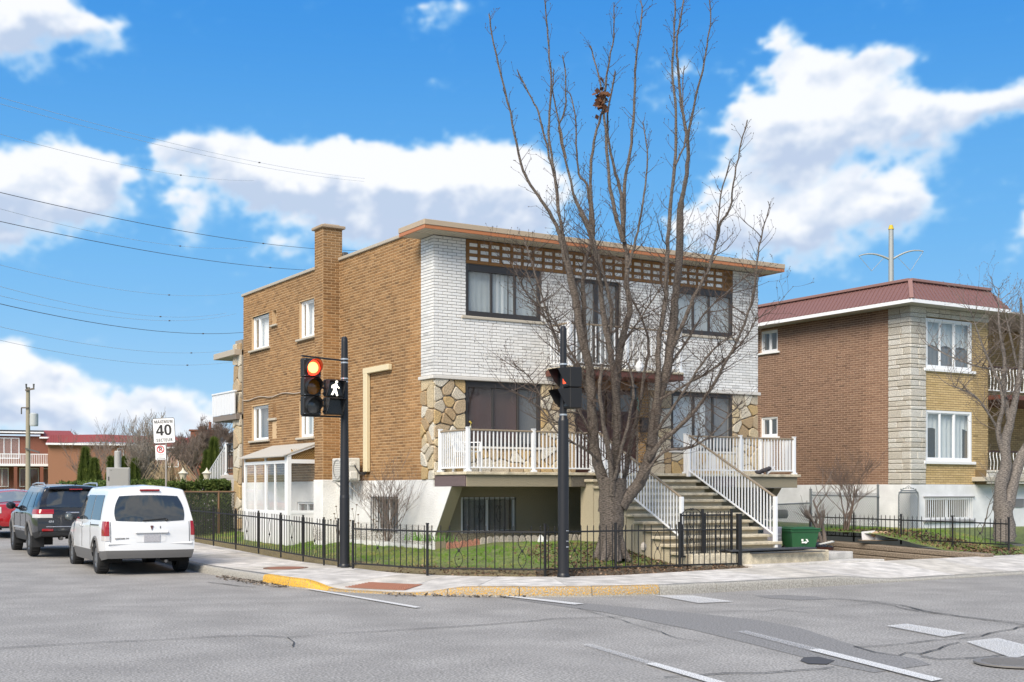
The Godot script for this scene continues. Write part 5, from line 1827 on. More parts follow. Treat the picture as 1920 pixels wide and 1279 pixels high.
			part("chimney", mb, red, h)
			mb = MB.new()
			mb.span(v3(-6.2, 4.45, -2), v3(0.2, 4.62, 0.5))
			mb.span(v3(0.6, 4.2, -2), v3(12.2, 4.45, -0.9))
			part("white_eave", mb, white, h)
			mb = MB.new()
			mb.quad(v3(-6.2, 4.65, 0.45), v3(-1.8, 4.65, 0.45), v3(-1.8, 5.6, -0.6), v3(-6.0, 5.6, -0.6))
			part("red_roof", mb, tiles, h)
			far_window(h, -5.2, 2.5, 2.2, 1.7, 0.0, 1)
			far_window(h, 2.0, 2.4, 2.0, 1.6, -1.2, 1)
			far_window(h, 2.0, -0.1, 2.0, 1.5, -1.2, 1)
			far_window(h, -5.2, 0.0, 2.2, 1.4, 0.0, 1)
	# the electricity pylon far behind the houses, a white steel mast with curved arms
	var o := thing("power_pylon", "tall pale steel power pylon with curved arms behind the maroon roof", "pylon", v3(104.4, 0, -80.6), -deg_to_rad(31.8))
	var steel := mat("galvanised", Color(0.36, 0.38, 0.39), 0.5, {"metal": 0.3})
	var mb := MB.new()
	mb.rod(v3(0, 0, 0), v3(0, 32.6, 0), 0.45, 10, 0.28)
	part("mast", mb, steel, o)
	mb = MB.new()
	mb.rod(v3(0, 32.5, 0), v3(0, 33.0, 0), 0.36, 8, 0.2)
	part("yellow_cap", mb, mat("yellow_cap", Color(0.7, 0.5, 0.05), 0.6), o)
	for s in [-1.0, 1.0]:
		mb = MB.new()
		var pts := PackedVector3Array()
		var rad := PackedFloat32Array()
		for i in 8:
			var t := i / 7.0
			pts.append(v3(s * t * 3.8, 28.9 + 0.9 * sin(t * PI * 0.7) - (0.25 if s < 0 else -0.3) * t, 0))
			rad.append(0.14 - 0.07 * t)
		mb.tube(pts, rad, 6)
		part("arm", mb, steel, o)
		mb = MB.new()
		mb.rod(pts[7], v3(s * 2.3, 27.6, 0), 0.03, 4)
		mb.rod(v3(s * 0.8, 29.2, 0), v3(s * 2.3, 27.6, 0), 0.03, 4)
		part("insulator", mb, steel, o)

# ---------------------------------------------------------------- trees and bushes
func curve(pts: PackedVector3Array, per: int) -> PackedVector3Array:
	var out := PackedVector3Array()
	var m := pts.size()
	for i in m - 1:
		for k in per:
			out.append(pts[i].cubic_interpolate(pts[i + 1], pts[maxi(i - 1, 0)], pts[mini(i + 2, m - 1)], float(k) / per))
	out.append(pts[m - 1])
	return out

func twig(mb: MB, p: Vector3, d: Vector3, len: float, r: float, level: int, buds: bool, lift := 0.5) -> void:
	var n := maxi(3, int(len / 0.13)) if level > 0 else 3
	var pts := PackedVector3Array([p])
	var rad := PackedFloat32Array([r])
	var dir := d
	for i in n:
		dir = (dir + v3(rng.randf_range(-0.22, 0.22), rng.randf_range(-0.15, 0.2) + lift * 0.16, rng.randf_range(-0.22, 0.22))).normalized()
		pts.append(pts[i] + dir * len / n)
		rad.append(maxf(r * (1.0 - 0.75 * (i + 1.0) / n), 0.0024))
		if level > 0 and i > 0 and rng.randf() < 0.85:
			var side := dir.cross(v3(rng.randf_range(-1, 1), rng.randf_range(-1, 1), rng.randf_range(-1, 1))).normalized()
			twig(mb, pts[i + 1], (dir * 0.55 + side * 0.8 + Vector3.UP * 0.25).normalized(), len * rng.randf_range(0.22, 0.5), rad[i + 1] * 0.7, level - 1, buds, lift)
	mb.tube(pts, rad, 3, false)
	if buds:
		var e := pts[n]
		mb.rod(e - dir * 0.008, e + dir * 0.016, 0.0075, 4, 0.003)

func bark(key: String, base: Color) -> StandardMaterial3D:
	return mat(key, base, 0.95, {"tex": noise_tex("bark", 0.022, 0.25, 1.0, FastNoiseLite.TYPE_SIMPLEX, 5, 512), "scale": 0.9, "stretch": Vector3(1.2, 5.0, 1.2), "world": false, "bump": tx.bump, "depth": 2.0})

func build_main_tree() -> void:
	var t := thing("bare_tree", "tall leafless tree with many upright stems standing on the front lawn behind the iron fence", "tree", v3(1.914, 0.40, 3.583), -deg_to_rad(31.8))
	var wood := bark("grey_bark", Color(0.165, 0.138, 0.117))
	var twig_m := mat("twig_bark", Color(0.085, 0.062, 0.05), 0.9)
	var stems := [
		[[0.00, -0.10, -0.01, 0.16, 0.00, 0.57, 0.02, 0.88, 0.03, 1.19, 0.04, 1.50], 0.275, 0.2, 0, 0],
		[[-0.14, 0.88, -0.13, 1.36, -0.27, 1.84, -0.35, 2.32, -0.38, 2.97, -0.42, 3.54, -0.53, 4.05, -0.62, 4.37, -0.70, 4.94, -0.85, 5.57, -0.97, 6.15], 0.15, 0.065, 0, 0.3],
		[[-0.97, 6.10, -1.20, 6.56, -1.41, 6.83, -1.70, 7.29, -1.85, 7.95, -2.03, 8.75, -2.24, 9.59, -2.33, 10.10], 0.05, 0.012, 0.3, 0.9],
		[[-0.91, 5.90, -1.02, 6.61, -1.05, 7.02, -1.19, 7.64, -1.37, 8.41, -1.53, 8.78, -1.80, 9.33], 0.045, 0.012, 0.3, 0.1],
		[[-1.02, 6.61, -1.10, 7.33, -1.21, 8.02, -1.17, 8.87, -1.21, 9.63, -1.28, 10.33, -1.30, 10.59], 0.04, 0.01, 0.25, 0.6],
		[[-0.51, 4.00, -0.53, 4.82, -0.54, 5.39, -0.44, 5.90, -0.34, 6.26, -0.40, 7.25, -0.32, 8.02, -0.20, 8.48, -0.14, 8.78, -0.23, 9.37, -0.38, 9.94], 0.07, 0.012, 0.1, -0.3],
		[[-0.34, 6.22, -0.58, 6.67, -0.69, 6.83, -0.88, 7.56, -1.01, 8.17, -0.90, 8.51, -0.89, 9.07, -0.95, 9.48], 0.045, 0.01, 0, 0.5],
		[[-0.88, 7.56, -1.01, 8.17, -1.13, 8.71, -1.12, 9.17], 0.025, 0.01, 0.4, 0.6],
		[[-0.38, 6.41, -0.44, 7.14, -0.60, 7.44, -0.65, 8.02, -0.69, 8.78, -0.78, 9.09], 0.04, 0.01, -0.1, -0.5],
		[[0.01, 1.19, -0.01, 1.60, -0.09, 2.13, -0.19, 2.64, -0.26, 3.13, -0.22, 3.65], 0.09, 0.03, 0.2, 0.7],
		[[0.05, 1.19, 0.07, 1.70, 0.11, 2.64, 0.06, 3.29, -0.01, 3.80, -0.12, 4.31, -0.19, 4.82, -0.24, 5.18, -0.30, 5.59, -0.48, 6.20, -0.74, 6.82], 0.12, 0.03, 0.05, 0.6],
		[[-0.07, 4.05, -0.01, 4.67, -0.12, 5.13, -0.25, 5.54, -0.43, 6.10, -0.67, 6.41], 0.05, 0.02, 0.2, 0.9],
		[[0.11, 2.52, 0.11, 3.13, 0.16, 3.78, 0.26, 4.37, 0.38, 4.82, 0.32, 5.30, 0.33, 5.87, 0.26, 6.20, 0.22, 7.02, 0.12, 7.44, -0.01, 8.02, -0.03, 8.63, 0.11, 9.48], 0.12, 0.014, -0.1, -0.4],
		[[0.25, 6.10, 0.08, 6.68, -0.03, 7.25, -0.09, 8.02, -0.14, 8.71, -0.07, 9.37, 0.03, 9.94, 0.04, 10.56], 0.06, 0.01, -0.2, 0.2],
		[[0.26, 6.20, 0.30, 7.25, 0.43, 8.10, 0.50, 8.94, 0.54, 9.79, 0.66, 10.64, 0.65, 11.02], 0.055, 0.01, -0.3, -0.8],
		[[0.34, 5.59, 0.50, 6.17, 0.66, 6.94, 0.76, 7.64, 0.74, 8.32, 0.70, 8.63], 0.035, 0.01, -0.2, -0.9],
		[[0.18, 1.00, 0.34, 1.21, 0.54, 1.43, 0.71, 1.84, 0.80, 2.26, 0.89, 2.97, 1.05, 3.51, 1.14, 4.00, 1.21, 4.53, 1.24, 4.94, 1.33, 5.68, 1.35, 6.43, 1.36, 6.87], 0.17, 0.065, 0.05, -0.2],
		[[1.36, 6.82, 1.48, 7.44, 1.51, 8.10, 1.39, 8.78, 1.33, 9.55, 1.31, 10.01, 1.43, 10.71, 1.48, 11.02], 0.06, 0.012, -0.2, -0.5],
		[[1.51, 8.10, 1.60, 8.67, 1.74, 9.25, 1.85, 9.86, 1.91, 10.33, 1.87, 10.91], 0.035, 0.01, -0.3, 0.1],
		[[0.87, 2.83, 0.89, 3.54, 0.91, 4.23, 1.02, 4.82, 1.05, 5.68, 1.08, 6.43, 1.18, 7.44, 1.19, 8.41, 1.13, 9.17, 1.14, 9.94, 1.16, 10.48, 1.05, 11.02], 0.085, 0.01, 0, 0.6],
		[[1.18, 7.44, 1.39, 7.95, 1.33, 8.66, 1.38, 9.38], 0.025, 0.009, 0.4, 0.2],
		[[1.13, 3.90, 1.36, 4.46, 1.58, 4.98, 1.84, 5.50, 1.98, 6.00, 2.08, 6.41, 2.23, 6.63, 2.31, 7.25, 2.43, 7.86, 2.52, 8.25], 0.06, 0.01, -0.1, 0.5],
		[[1.98, 6.00, 2.03, 6.82, 2.16, 7.43], 0.025, 0.01, 0.2, 0.7],
		[[0.71, 1.88, 0.95, 2.23, 1.22, 2.46, 1.52, 2.76, 1.76, 3.08, 2.07, 3.62, 2.37, 4.23, 2.59, 4.94, 2.64, 5.50, 2.73, 6.10, 2.84, 6.51], 0.07, 0.009, 0.1, 1],
		[[0.80, 2.31, 1.18, 2.91, 1.57, 3.54, 1.87, 3.95, 2.20, 4.16], 0.045, 0.012, 0, 1.2],
		[[0.54, 1.50, 0.95, 2.01, 1.41, 2.09, 1.77, 2.33, 2.30, 2.93], 0.045, 0.01, 0.2, 1.3],
		[[0.18, 1.19, 0.32, 1.70, 0.44, 2.31, 0.59, 2.93, 0.70, 3.54, 0.80, 4.16, 0.70, 4.67, 0.44, 5.18], 0.07, 0.018, -0.2, -1],
		[[0.03, 1.50, 0.17, 2.11, 0.29, 2.62, 0.36, 3.18, 0.24, 3.65], 0.05, 0.02, 0.3, 0.9],
		[[-0.36, 2.32, -0.63, 2.83, -0.89, 3.54, -1.10, 4.16, -1.40, 4.77, -1.66, 5.39], 0.04, 0.01, 0.1, 0.9],
		[[-0.38, 2.97, -0.63, 3.65, -0.99, 4.16, -1.25, 4.87, -1.51, 5.80, -1.66, 6.31], 0.045, 0.01, 0, -0.9],
		[[-0.40, 3.34, -0.79, 3.95, -1.15, 4.57, -1.61, 4.98, -1.91, 5.59], 0.035, 0.009, 0.1, 0.5],
		[[-0.28, 1.90, -0.58, 2.11, -0.99, 2.31, -1.40, 2.83, -1.91, 3.13], 0.035, 0.008, 0.2, 1.2],
		[[-0.30, 2.06, -0.69, 2.52, -1.10, 2.62, -1.51, 3.34, -1.86, 3.65], 0.03, 0.008, 0.1, 0.6],
		[[1.05, 3.54, 1.46, 4.16, 1.87, 4.77, 2.30, 5.18, 2.80, 5.59], 0.035, 0.009, -0.1, -0.8],
		[[0.93, 3.03, 1.46, 3.34, 1.98, 3.65, 2.49, 4.16, 2.69, 4.57], 0.035, 0.009, 0.1, 0.6],
		[[0.24, 4.16, 0.54, 4.57, 0.95, 5.18, 1.18, 5.59], 0.03, 0.01, -0.2, -0.7],
	]
	var fine := MB.new()
	var trunk_done := false
	for s in stems:
		var flat_pts: Array = s[0]
		var pts := PackedVector3Array()
		var m := flat_pts.size() / 2
		for i in m:
			pts.append(v3(flat_pts[i * 2], flat_pts[i * 2 + 1], lerpf(s[3], s[4], float(i) / (m - 1))))
		var line := curve(pts, 4)
		var rad := PackedFloat32Array()
		for i in line.size():
			var a := float(i) / (line.size() - 1)
			rad.append(lerpf(s[1] * 0.8, s[2], pow(a, 0.7)) * (1.0 + rng.randf_range(-0.06, 0.08)))
			if i > 0 and i < line.size() - 1:
				line[i] += v3(rng.randf_range(-1, 1), 0, rng.randf_range(-1, 1)) * 0.012
		var mb := MB.new()
		if not trunk_done:
			for i in rad.size():
				rad[i] = 0.235 + 0.10 * pow(maxf(0.0, 1.0 - i / 6.0), 2.0) + 0.03 * smooth(12, 20, i)
			mb.tube(line, rad, 18)
			for k in 7:  # root flare
				var a := TAU * k / 7.0 + 0.3
				var dir := v3(cos(a), 0, sin(a))
				mb.tube(PackedVector3Array([dir * 0.14 + Vector3.UP * 0.42, dir * 0.22 + Vector3.UP * 0.12, dir * 0.36 - Vector3.UP * 0.06]), PackedFloat32Array([0.09, 0.1, 0.05]), 7)
			part("trunk", mb, wood, t)
			trunk_done = true
			continue
		mb.tube(line, rad, 9)
		part("limb", mb, wood, t)
		var total := line.size()
		for i in range(2, total):
			var y := line[i].y
			if y < 1.5:
				continue
			var thin := rad[i] < 0.02
			var step := line[i].distance_to(line[i - 1])
			var dense := 14.0 if y < 6.6 else 8.0
			var n := int(step * dense + rng.randf())
			for k in n:
				var along := (line[i] - line[i - 1]).normalized()
				var a := rng.randf() * TAU
				var out := v3(cos(a), 0, sin(a) * 0.8)
				var big := y < 6.2 and rng.randf() < 0.45
				var len := rng.randf_range(0.4, 1.05) if big else rng.randf_range(0.12, 0.5)
				if y > 7.0:
					len *= 0.75
				var p := line[i - 1].lerp(line[i], rng.randf())
				twig(fine, p, (out * 0.9 + along * (0.6 if not big else 0.25) + Vector3.UP * (0.1 if big else 0.2)).normalized(), len, 0.0115 if big else 0.0078, 2 if big else 1, true, 0.55)
			if thin and rng.randf() < 0.3:
				fine.rod(line[i], line[i] + v3(rng.randf_range(-0.03, 0.03), 0.03, rng.randf_range(-0.03, 0.03)), 0.008, 4, 0.003)
	part("twigs", fine, twig_m, t).set_meta("kind", "stuff")
	# things lodged in the tree
	var o := thing("bird_nest", "clump of brown leaves lodged high in the fork of the bare tree", "nest", t.transform * v3(-0.16, 8.76, 0.0))
	var mb := MB.new()
	for k in 70:
		var c := v3(rng.randfn(0, 0.06), rng.randfn(0, 0.12), rng.randfn(0, 0.06))
		var a := Basis.from_euler(v3(rng.randf() * TAU, rng.randf() * TAU, 0)) * v3(0.07, 0, 0)
		var b := Basis.from_euler(v3(rng.randf() * TAU, rng.randf() * TAU, rng.randf())) * v3(0, 0.06, 0)
		mb.quad(c - a, c - b, c + a, c + b)
	part("leaf_clump", mb, mat("nest_leaf", Color(0.13, 0.055, 0.025), 0.9), o)
	o = thing("hanging_bag", "small white plastic bag hanging by a string among the branches", "plastic bag", t.transform * v3(0.51, 3.52, 0.35))
	mb = MB.new()
	mb.t = Transform3D.IDENTITY
	mb.lathe([[0.0, 0.0], [0.07, 0.03], [0.095, 0.1], [0.07, 0.18], [0.02, 0.23], [0.01, 0.25]], 9, v3(1, 1, 0.6))
	part("bag", mb, mat("white_plastic", Color(0.78, 0.79, 0.80), 0.4), o)
	mb = MB.new()
	mb.rod(v3(0, 0.25, 0), v3(0.01, 0.52, 0), 0.006, 4)
	part("string", mb, mat("white_plastic", Color(0.78, 0.79, 0.80), 0.4), o)
	o = thing("bird_feeder", "dark lantern shaped bird feeder with a teal string hanging in the tree", "bird feeder", t.transform * v3(0.40, 3.0, 0.3))
	mb = MB.new()
	mb.box(v3(0, 0.14, 0), v3(0.09, 0.2, 0.09), 0.01)
	mb.box(v3(0, 0.03, 0), v3(0.14, 0.02, 0.14), 0.005)
	mb.lathe([[0.0, 0.24], [0.1, 0.24], [0.02, 0.31], [0.0, 0.31]], 8)
	mb.rod(v3(0, 0.3, 0), v3(0, 0.55, 0), 0.004, 4)
	part("feeder", mb, mat("feeder_dark", Color(0.03, 0.035, 0.04), 0.5), o)
	mb = MB.new()
	mb.tube(PackedVector3Array([v3(0.05, 0.05, 0.05), v3(0.08, -0.05, 0.06), v3(0.06, -0.14, 0.05), v3(0.09, -0.2, 0.06)]), PackedFloat32Array([0.007, 0.007, 0.007, 0.007]), 4)
	part("teal_string", mb, mat("teal", Color(0.02, 0.2, 0.2), 0.6), o)

func bough(mb: MB, fine: MB, p: Vector3, d: Vector3, len: float, r: float, level: int, up: float, thin := 0.004) -> void:
	var n := 5 if level > 0 else 4
	var pts := PackedVector3Array([p])
	var rad := PackedFloat32Array([r])
	var dir := d
	for i in n:
		dir = (dir + v3(rng.randf_range(-0.2, 0.2), rng.randf_range(-0.1, 0.1) + up * 0.15, rng.randf_range(-0.2, 0.2))).normalized()
		pts.append(pts[i] + dir * len / n)
		rad.append(maxf(r * (1.0 - 0.6 * (i + 1.0) / n), thin))
	(mb if r > 0.03 else fine).tube(pts, rad, 6 if r > 0.03 else 3, false)
	if level <= 0:
		return
	for k in rng.randi_range(4, 6):
		var f := rng.randf_range(0.3, 1.0)
		var i := mini(int(f * n), n - 1)
		var q := pts[i].lerp(pts[i + 1], f * n - i)
		var a := rng.randf() * TAU
		bough(mb, fine, q, (dir * 0.75 + v3(cos(a), 0.1, sin(a)) * 0.65 + Vector3.UP * up * 0.3).normalized(), len * rng.randf_range(0.45, 0.72), rad[i] * 0.6, level - 1, up, thin)

func bare_tree(called: String, label: String, cat: String, at: Vector3, ht: float, stems: int, level: int, spread: float, up: float, r: float, base: Color, thin := 0.004, group := "") -> Node3D:
	var t := thing(called, label, cat, at, rng.randf() * TAU, group)
	var mb := MB.new()
	var fine := MB.new()
	for k in stems:
		var a := TAU * k / stems + rng.randf_range(-0.4, 0.4)
		var lean := spread * rng.randf_range(0.15, 1.35) if stems > 1 else 0.05
		bough(mb, fine, v3(cos(a), 0, sin(a)) * (0.04 if stems > 1 else 0.0), v3(cos(a) * lean, 1, sin(a) * lean).normalized(), ht * rng.randf_range(0.5, 0.66), r * rng.randf_range(0.75, 1.0), level, up, thin)
	var m := mat("bark_%d" % int(base.r * 1000), base, 0.95)
	if not mb.v.is_empty():
		part("trunk", mb, m, t)
	part("twigs", fine, m, t).set_meta("kind", "stuff")
	return t

func cedar(label: String, at: Vector3, ht: float, wide: float) -> void:
	var t := thing("cedar", label, "evergreen", at, 0.0, "columnar cedars along the side street")
	var mb := MB.new()
	mb.rod(Vector3.ZERO, v3(0, ht * 0.9, 0), 0.07, 6, 0.02)
	part("trunk", mb, mat("cedar_bark", Color(0.10, 0.07, 0.05), 0.95), t)
	mb = MB.new()
	for k in 5:
		var d := Basis.from_euler(v3(0, 0, -0.9 + 0.45 * k)) * v3(0, 0.16, 0)
		mb.tri(v3(-0.015, 0, 0), v3(0.015, 0, 0), d)
		mb.tri(v3(0, 0, -0.015), v3(0, 0, 0.015), Basis.from_euler(v3(-0.9 + 0.45 * k, 0, 0)) * v3(0, 0.15, 0))
	var spray := mb.mesh()
	var where := []
	var tints := PackedColorArray()
	for i in int(1000 * ht * wide):
		var y := rng.randf() 
		y = 1.0 - pow(1.0 - y * 0.99, 0.62)
		var rr := wide * 0.5 * (sin(minf(1.0, y * 6.0 + 0.35) * PI * 0.5)) * pow(1.0 - y, 0.95) * (0.8 + 0.3 * sin(y * 23.0 + i % 7))
		var a := rng.randf() * TAU
		var r := rr * sqrt(rng.randf_range(0.25, 1.0)) * (1.0 + 0.18 * sin(a * 3.0 + y * 14.0))
		var sc := rng.randf_range(0.8, 1.6)
		where.append(Transform3D(Basis.from_euler(v3(0.35 * sin(a + PI / 2), a, 0.0)).rotated(v3(-sin(a), 0, cos(a)), -0.35).scaled(Vector3.ONE * sc), v3(cos(a) * r, 0.1 + y * ht, sin(a) * r)))
		tints.append(Color(0.045, 0.08, 0.012).lerp(Color(0.17, 0.21, 0.035), rng.randf() * rng.randf() + 0.15))
	many("foliage", spray, where, tints, mat("cedar_leaf", Color.WHITE, 0.8, {"tint": true, "back": Color(0.2, 0.25, 0.05)}), t)

func leafy_box(t: Node3D, size: Vector3, n: int, shapes: Array) -> void:
	var mb := MB.new()
	for k in 4:
		var b := Basis.from_euler(v3(rng.randf() * TAU, rng.randf() * TAU, 0))
		mb.tri(b * v3(-0.02, 0, 0), b * v3(0.02, 0, 0), b * v3(0, 0.07, 0))
	var leaf := mb.mesh()
	var where := []
	var tints := PackedColorArray()
	for i in n:
		var p := v3(rng.randf_range(-0.5, 0.5), rng.randf(), rng.randf_range(-0.5, 0.5))
		var axis := rng.randi() % 3
		if rng.randf() < 0.8:  # mostly near the skin
			if axis == 1:
				p.y = rng.randf_range(0.92, 1.02)
			else:
				p[axis] = (0.5 if rng.randf() < 0.5 else -0.5) * rng.randf_range(0.88, 1.03)
		p = p * size
		p += v3(0.05 * sin(p.z * 3.1 + p.y * 5.0), 0.05 * sin(p.x * 2.2 + p.z * 2.9), 0.05 * sin(p.x * 4.0))
		where.append(Transform3D(Basis.from_euler(v3(rng.randf() * TAU, rng.randf() * TAU, 0)).scaled(Vector3.ONE * rng.randf_range(0.8, 1.8)), p))
		tints.append(Color(0.04, 0.08, 0.012).lerp(Color(0.17, 0.22, 0.045), rng.randf() * rng.randf() + 0.1))
	many("foliage", leaf, where, tints, mat("hedge_leaf", Color.WHITE, 0.8, {"tint": true, "back": Color(0.2, 0.25, 0.05)}), t)
	mb = MB.new()
	for i in shapes.size():
		mb.rod(v3(shapes[i] * size.x, 0, 0), v3(shapes[i] * size.x + 0.1, size.y * 0.8, 0), 0.02, 5)
		mb.rod(v3(0, 0, shapes[i] * size.z), v3(0.05, size.y * 0.8, shapes[i] * size.z + 0.1), 0.02, 5)
	part("stems", mb, mat("cedar_bark", Color(0.10, 0.07, 0.05), 0.95), t)

func far_at(px: float, d: float) -> Vector3:  # a spot d metres away in the direction of that column of the view; on the ground
	var a := deg_to_rad(31.8) + atan((px - 960.0) / 2389.0)
	var k := d / cos(atan((px - 960.0) / 2389.0))
	var p := v3(-12.6 + sin(a) * k, 0, 23.37 - cos(a) * k)
	p.y = rise(p.z)
	return p

func build_plants() -> void:
	var grey := Color(0.20, 0.165, 0.135)
	var t := bare_tree("bare_shrub", "bare many stemmed shrub against the white side foundation near the barred window", "shrub", v3(-0.62, 0.62, -0.95), 1.75, 13, 2, 0.5, 0.25, 0.013, Color(0.20, 0.155, 0.13), 0.0028)
	t = bare_tree("small_bare_tree", "thin bare sapling behind the green bin in front of the brown wall", "tree", v3(11.6, 0.6, 0.4), 2.3, 4, 3, 0.3, 0.35, 0.035, Color(0.15, 0.11, 0.09), 0.003)
	t = bare_tree("small_bare_tree", "knotty bare stem beside the chain link fence right of the stair rail", "tree", v3(10.2, 0.4, 1.0), 1.75, 2, 2, 0.25, 0.1, 0.06, Color(0.17, 0.14, 0.12), 0.004)
	t = bare_tree("small_bare_tree", "spindly bare sapling in front of the neighbour's yellow brick", "tree", v3(14.4, 0.62, 2.3), 1.9, 1, 3, 0.3, 0.3, 0.028, Color(0.22, 0.19, 0.17), 0.003)
	# the old grey maple at the right edge, forked low
	t = thing("grey_maple", "thick pale grey bare tree forked low behind the fence at the right edge", "tree", v3(13.05, 0.6, 4.0), -deg_to_rad(31.8))
	var wood := bark("pale_bark", Color(0.23, 0.205, 0.185))
	var fine := MB.new()
	for s in [[[0.0, -0.1, 0.0, 0.2, -0.02, 0.5, -0.04, 0.85], 0.30, 0.27, 0, 0], [[-0.08, 0.7, -0.10, 1.2, 0.02, 1.7, -0.02, 2.2, 0.1, 2.7, 0.22, 3.3, 0.32, 4.0, 0.34, 4.8, 0.30, 5.6], 0.2, 0.03, 0, 0.2], [[0.08, 0.7, 0.2, 1.2, 0.4, 1.8, 0.7, 2.4, 1.0, 3.2, 1.1, 4.2, 1.2, 5.4], 0.19, 0.04, 0, -0.3], [[-0.02, 1.9, -0.2, 2.5, -0.12, 3.1, -0.25, 3.7], 0.09, 0.03, 0.05, 0.3], [[0.1, 2.7, 0.0, 3.4, 0.06, 4.2, -0.02, 5.0, 0.02, 5.9], 0.09, 0.014, 0.1, -0.4], [[0.0, 3.3, -0.4, 4.0, -0.7, 4.6, -0.95, 5.2], 0.05, 0.010, 0.1, 0.5], [[-0.2, 2.55, -0.5, 2.9, -0.9, 3.3, -1.5, 3.5], 0.04, 0.010, 0.1, 0.7], [[0.04, 3.9, -0.5, 4.0, -1.1, 4.25, -1.6, 4.55], 0.035, 0.009, 0.1, -0.5], [[0.3, 4.0, 0.0, 4.8, -0.3, 5.5], 0.04, 0.009, 0, 0.6], [[0.32, 4.0, 0.55, 4.8, 0.5, 5.6], 0.05, 0.012, 0.1, 0.2], [[0.5, 2.0, 0.6, 2.8, 0.5, 3.6, 0.62, 4.4], 0.06, 0.014, -0.1, 0.4]]:
		var pts := PackedVector3Array()
		var m: int = s[0].size() / 2
		for i in m:
			pts.append(v3(s[0][i * 2], s[0][i * 2 + 1], lerpf(s[3], s[4], float(i) / (m - 1))))
		var line := curve(pts, 4)
		var rad := PackedFloat32Array()
		for i in line.size():
			rad.append(lerpf(s[1], s[2], float(i) / (line.size() - 1)) * rng.randf_range(0.74, 0.94))
		var mb := MB.new()
		mb.tube(line, rad, 12)
		part("trunk" if s[1] > 0.25 else "limb", mb, wood, t)
		if s[1] < 0.15:
			for i in range(3, line.size()):
				for k in 2:
					var a := rng.randf() * TAU
					twig(fine, line[i], v3(cos(a), 0.5, sin(a)).normalized(), rng.randf_range(0.3, 1.0), 0.011, 2, true, 0.6)
	part("twigs", fine, mat("pale_twig", Color(0.17, 0.14, 0.12), 0.9), t).set_meta("kind", "stuff")

	# side street: hedge, cedars, bare trees
	t = thing("hedge", "clipped dark green hedge behind the chain link fence beside the side street", "hedge", v3(-0.75, 0.42, -12.9))
	leafy_box(t, v3(2.5, 1.5, 0.9), 5200, [-0.4, -0.2, 0.0, 0.2, 0.4])
	t = thing("hedge", "clipped dark green hedge running back along the side street sidewalk", "hedge", v3(-1.5, 0.46, -20.0))
	leafy_box(t, v3(0.9, 1.5, 13.0), 7000, [-0.4, -0.2, 0.0, 0.2, 0.4])
	for q in [[160.0, 52.0, 3.0, 1.1, "taller of the two pointed cedars left of the grey traffic cabinet"], [177.0, 51.0, 2.5, 1.15, "shorter of the two pointed cedars left of the grey traffic cabinet"], [208.0, 50.0, 2.6, 0.7, "cedar peeking out left of the cabinet cylinder"], [233.0, 50.0, 2.6, 0.8, "cedar directly behind the cabinet cylinder"], [252.0, 49.0, 2.5, 0.8, "cedar right of the cabinet cylinder"], [401.0, 46.0, 3.3, 0.85, "tallest slender cedar beside the white back steps"], [389.0, 46.5, 2.8, 1.0, "squat cedar left of the white back steps"]]:
		cedar(q[4], far_at(q[0], q[1]), q[2], q[3])
	var far_g := "bare trees down the side street"
	bare_tree("bare_tree", "bare upright tree in front of the orange brick house left of the cabinet", "tree", far_at(185, 62), 3.9, 3, 3, 0.22, 0.6, 0.09, grey, 0.006, far_g)
	bare_tree("bare_tree", "bare pale tree with spreading stems left of the speed limit sign", "tree", far_at(272, 50), 3.5, 5, 4, 0.34, 0.6, 0.09, Color(0.27, 0.235, 0.20), 0.006, far_g)
	bare_tree("bare_tree", "bare tree with bushy crown right of the speed limit sign", "tree", far_at(322, 75), 4.4, 2, 4, 0.3, 0.5, 0.14, grey, 0.009, far_g)
	bare_tree("bare_tree", "dense dark bare tree near the back balcony", "tree", far_at(385, 85), 4.8, 3, 5, 0.4, 0.5, 0.16, Color(0.15, 0.115, 0.10), 0.010, far_g)
	bare_tree("bare_tree", "bare spreading tree behind the utility pole roof", "tree", far_at(76, 175), 6.4, 2, 5, 0.5, 0.35, 0.3, Color(0.13, 0.11, 0.10), 0.02, far_g)
	bare_tree("bare_tree", "small bare tree above the far roof by the transformer", "tree", far_at(112, 165), 5.4, 2, 4, 0.5, 0.35, 0.2, Color(0.15, 0.13, 0.12), 0.018, far_g)
	bare_tree("bare_tree", "thin bare tree in front of the orange brick house beside the sign post", "tree", far_at(225, 70), 4.6, 4, 3, 0.3, 0.6, 0.06, grey, 0.007, far_g)
	# dry weeping bush behind the hedge
	t = thing("weeping_bush", "straw coloured drooping bare bush below the no parking sign", "bush", far_at(316, 44))
	var mb := MB.new()
	for i in 170:
		var a := rng.randf() * TAU
		var reach := rng.randf_range(0.3, 1.1)
		var top := rng.randf_range(1.3, 2.5)
		var d := v3(cos(a), 0, sin(a))
		mb.tube(PackedVector3Array([v3(0, 0.2, 0), d * reach * 0.2 + Vector3.UP * top * 0.8, d * reach * 0.6 + Vector3.UP * top, d * reach + Vector3.UP * top * 0.75, d * reach * 1.1 + Vector3.UP * top * 0.3]), PackedFloat32Array([0.016, 0.012, 0.010, 0.008, 0.006]), 3, false)
	part("canes", mb, mat("straw", Color(0.40, 0.31, 0.19), 0.9), t).set_meta("kind", "stuff")
	# low bare brush at the foot of the far houses
	t = thing("far_brush", "low bare brush and earth in front of the far red house", "brush", far_at(60, 110))
	mb = MB.new()
	for i in 500:
		var p := v3(rng.randf_range(-6, 14), 0, rng.randf_range(-2, 2))
		p = Basis(Vector3.UP, -0.4) * p
		mb.rod(p, p + v3(rng.randf_range(-0.4, 0.4), rng.randf_range(0.4, 1.0), rng.randf_range(-0.4, 0.4)), 0.025, 3, 0.008)
